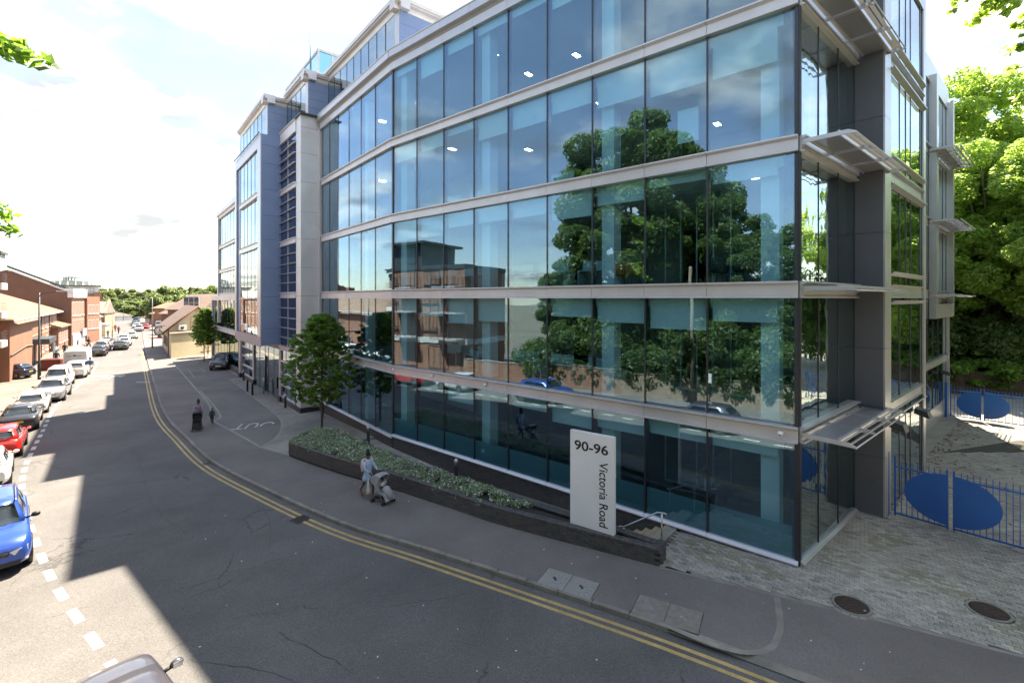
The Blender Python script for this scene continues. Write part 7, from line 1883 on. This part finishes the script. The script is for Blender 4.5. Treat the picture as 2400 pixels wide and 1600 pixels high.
# roofs behind the pub
def roofblock(label, u0, u1, Y, v_e, v_r, wm, rm, name='roofed_house', dep=12, v_b=None):
    x0, x1 = (u0 - 1200) / F_PX * Y, (u1 - 1200) / F_PX * Y
    t, f_ = gable_house(name, label, (x1, Y), (-1, 0), x1 - x0, dep, zat(Y, v_e), zat(Y + dep / 2, v_r), wm, rm, gable=False, over=.5)
    return t, f_
t, f_ = roofblock('long brown tiled roof above the public house', 393, 520, 98, 725, 689, BB, TILB, dep=14)
window(t, f_, 12.0 if False else 6.0, zat(98, 724), 3.2, 2.6, .55, WINF, 2, 1, False)
for i, (u0, u1, Y, ve, vr, wm, rm, lab) in enumerate(((362, 398, 120, 722, 708, OB, TILE, 'small house with orange roof at the left of the long brown roof'), (355, 378, 135, 735, 722, OB, TILE, 'low orange gabled house left of the public house'), (340, 362, 150, 745, 728, WHT, TILG, 'small pale house far down the right side'), (378, 402, 105, 735, 716, BB, TILB, 'brown chimneyed house between orange roofs and public house'),
       (240, 262, 170, 742, 733, WHT, TILG, 'pale low building at the far left of the car park'), (262, 285, 200, 738, 730, WHT, LEAD, 'low white shed below the wooded hill'))):
    roofblock(lab, u0, u1, Y, ve, vr, wm, rm, dep=9)
sgn = thing('shop_sign', 'yellow shop sign high over the far right pavement', 'sign', T(*P3(352, 722, 150))); p_ = P3(352, 722, 150)
put(MB().box(p_[0] - 1.6, p_[0] + 1.6, p_[1] - .1, p_[1] + .1, p_[2] - .4, p_[2] + .5), 'panel', mat('yellow_sign', (.7, .42, .05), .5), sgn); put(MB().tube([(p_[0], p_[1], p_[2]), (p_[0], p_[1], -.9)], .08, 5), 'post', RAIL, sgn)
# wooded hill: trees one behind another
hl = MB(); hp = [(x, y, max(-1.2, (8.5 * math.exp(-((x + 150) / 130) ** 2)) * min(1, max(0, (y - 235) / 130)) - 1.2)) for y in (225, 250, 280, 320, 380, 500) for x in range(-520, 201, 40)]
nx_ = 19; hl.raw(hp, [(j * nx_ + i, j * nx_ + i + 1, (j + 1) * nx_ + i + 1, (j + 1) * nx_ + i) for j in range(5) for i in range(nx_ - 1)], 0, True); put(hl, 'hill', GROUNDM, kind='structure')
g_ = random.Random(12); k = 0
for row, (Y, n_, z_, s_) in enumerate(((226, 15, -1.0, .62), (246, 15, .8, .70), (275, 15, 3.2, .78), (315, 15, 5.6, .9))):
    for i in range(n_):
        u = 215 + (i + g_.uniform(-.25, .25)) * (330.0 / n_) * (1.15 if row else 1); x = (u - 1200) / F_PX * Y
        if row == 0 and 255 < u < 350 and not (278 < u < 330): continue
        tree('far', x, Y + g_.uniform(-6, 6), 'tree in ' + ['the lowest', 'the second', 'the third', 'the highest'][row] + ' row of the wooded hill, %s from left' % ['first', 'second', 'third', 'fourth', 'fifth', 'sixth', 'seventh', 'eighth', 'ninth', 'tenth', 'eleventh', 'twelfth', 'thirteenth', 'fourteenth', 'fifteenth'][i], s_ * g_.uniform(.85, 1.15), g_.uniform(0, 6), group='trees of the far wooded hill', z=z_ * .9); k += 1
tree('far', *[P3(312, 700, 200)[i] for i in (0, 1)], 'round pale green tree before the wooded hill', 1.25, .4, z=-1.5, sz=.72)
tree('far', *[P3(390, 700, 160)[i] for i in (0, 1)], 'sunlit tree above the orange roofs', 1.2, 2.4, z=-.9, sz=1.15); tree('far', *[P3(375, 700, 150)[i] for i in (0, 1)], 'smaller sunlit tree beside the orange roofs', .8, 1.4, z=-.9, sz=.9)
tree('far', *[P3(510, 700, 130)[i] for i in (0, 1)], 'tree top rising over the brown roof beside the office wing', 1.0, .4, z=-.9, sz=1.08)
# ---------------------------------------------------------------- lamp posts, poles, bins
def lamp(u, v, h, label, arm, m_=RAIL, r=.09, dz=0.):
    x, y = gp(u, v, dz); t = thing('street_lamp', label, 'street lamp', T(x, y, gz(x, y)))
    put(MB().lathe([(r * 1.5, 0), (r * 1.5, 1.5), (r, 1.6), (r * .8, h)], 10), 'pole', m_, t, I4, True)
    put(MB().tube([(0, 0, h - .35), (arm * .2, 0, h - .05), (arm, 0, h + .1)], r * .5, 6), 'arm', m_, t, I4, True)
    put(MB().loft([[(arm + a, s * b, h + .1 + c) for s, c in ((-1, 0), (-1, .07), (1, .07), (1, 0))] for a, b, cc in ((-.2, .05, 0), (.1, .16, 0), (.7, .14, 0), (.9, .04, 0))], 0, False), 'lantern', SILVER2, t, I4, True)
lamp(92, 889, 8.6, 'black street lamp with flat lantern before the brick hall', 1.9)
lamp(357, 815, 8.2, 'slim grey street lamp at the left of the public house', -1.6, BOLG, .07)
for u, v, h in ((263, 790, 5), (289, 752, 8), (340, 748, 8), (326, 757, 6)):
    lamp(u, v, h, 'far street pole %s' % {263: 'by the shop hut on the left', 289: 'in the middle distance by the car park', 340: 'on the right behind the oncoming cars', 326: 'far right before the yellow sign'}[u], .8, BOLG, .05)
q = gp(48, 880); put(MB().bbox(-.9, .9, -.5, .5, 0, 1.25, .08), 'skip_bin', MATS['maroon_paint'], None, T(q[0] - .5, q[1] + 4, gz(*q), .3), label='maroon bin behind the navy hatchback', cat='bin')
t = thing('parking_sign', 'small parking sign on a post by the ivy wall', 'sign', T(-9.4, 4.6, 0)); put(MB().lathe([(.03, -.3), (.03, 2.2)], 8), 'post', RAIL, t, I4, True); put(MB().box(-.2, .2, -.03, .03, 1.6, 2.2), 'panel', WHITEP, t, I4, True)
# poster in the first pane of the left glass
po = thing('poster', 'upright poster inside the glass behind the street tree', 'poster', FL @ T(10.3, .02, .2))
put(MB().box(-.42, .42, .0, .03, 0, 1.7), 'frame', WHITEP, po, I4, True); put(MB().box(-.38, .38, .03, .035, .05, 1.65), 'print', INK, po, I4, True); put(MB().box(-.3, .3, .035, .04, .5, .85), 'yellow_block', MATS['yellow_sign'], po, I4, True)
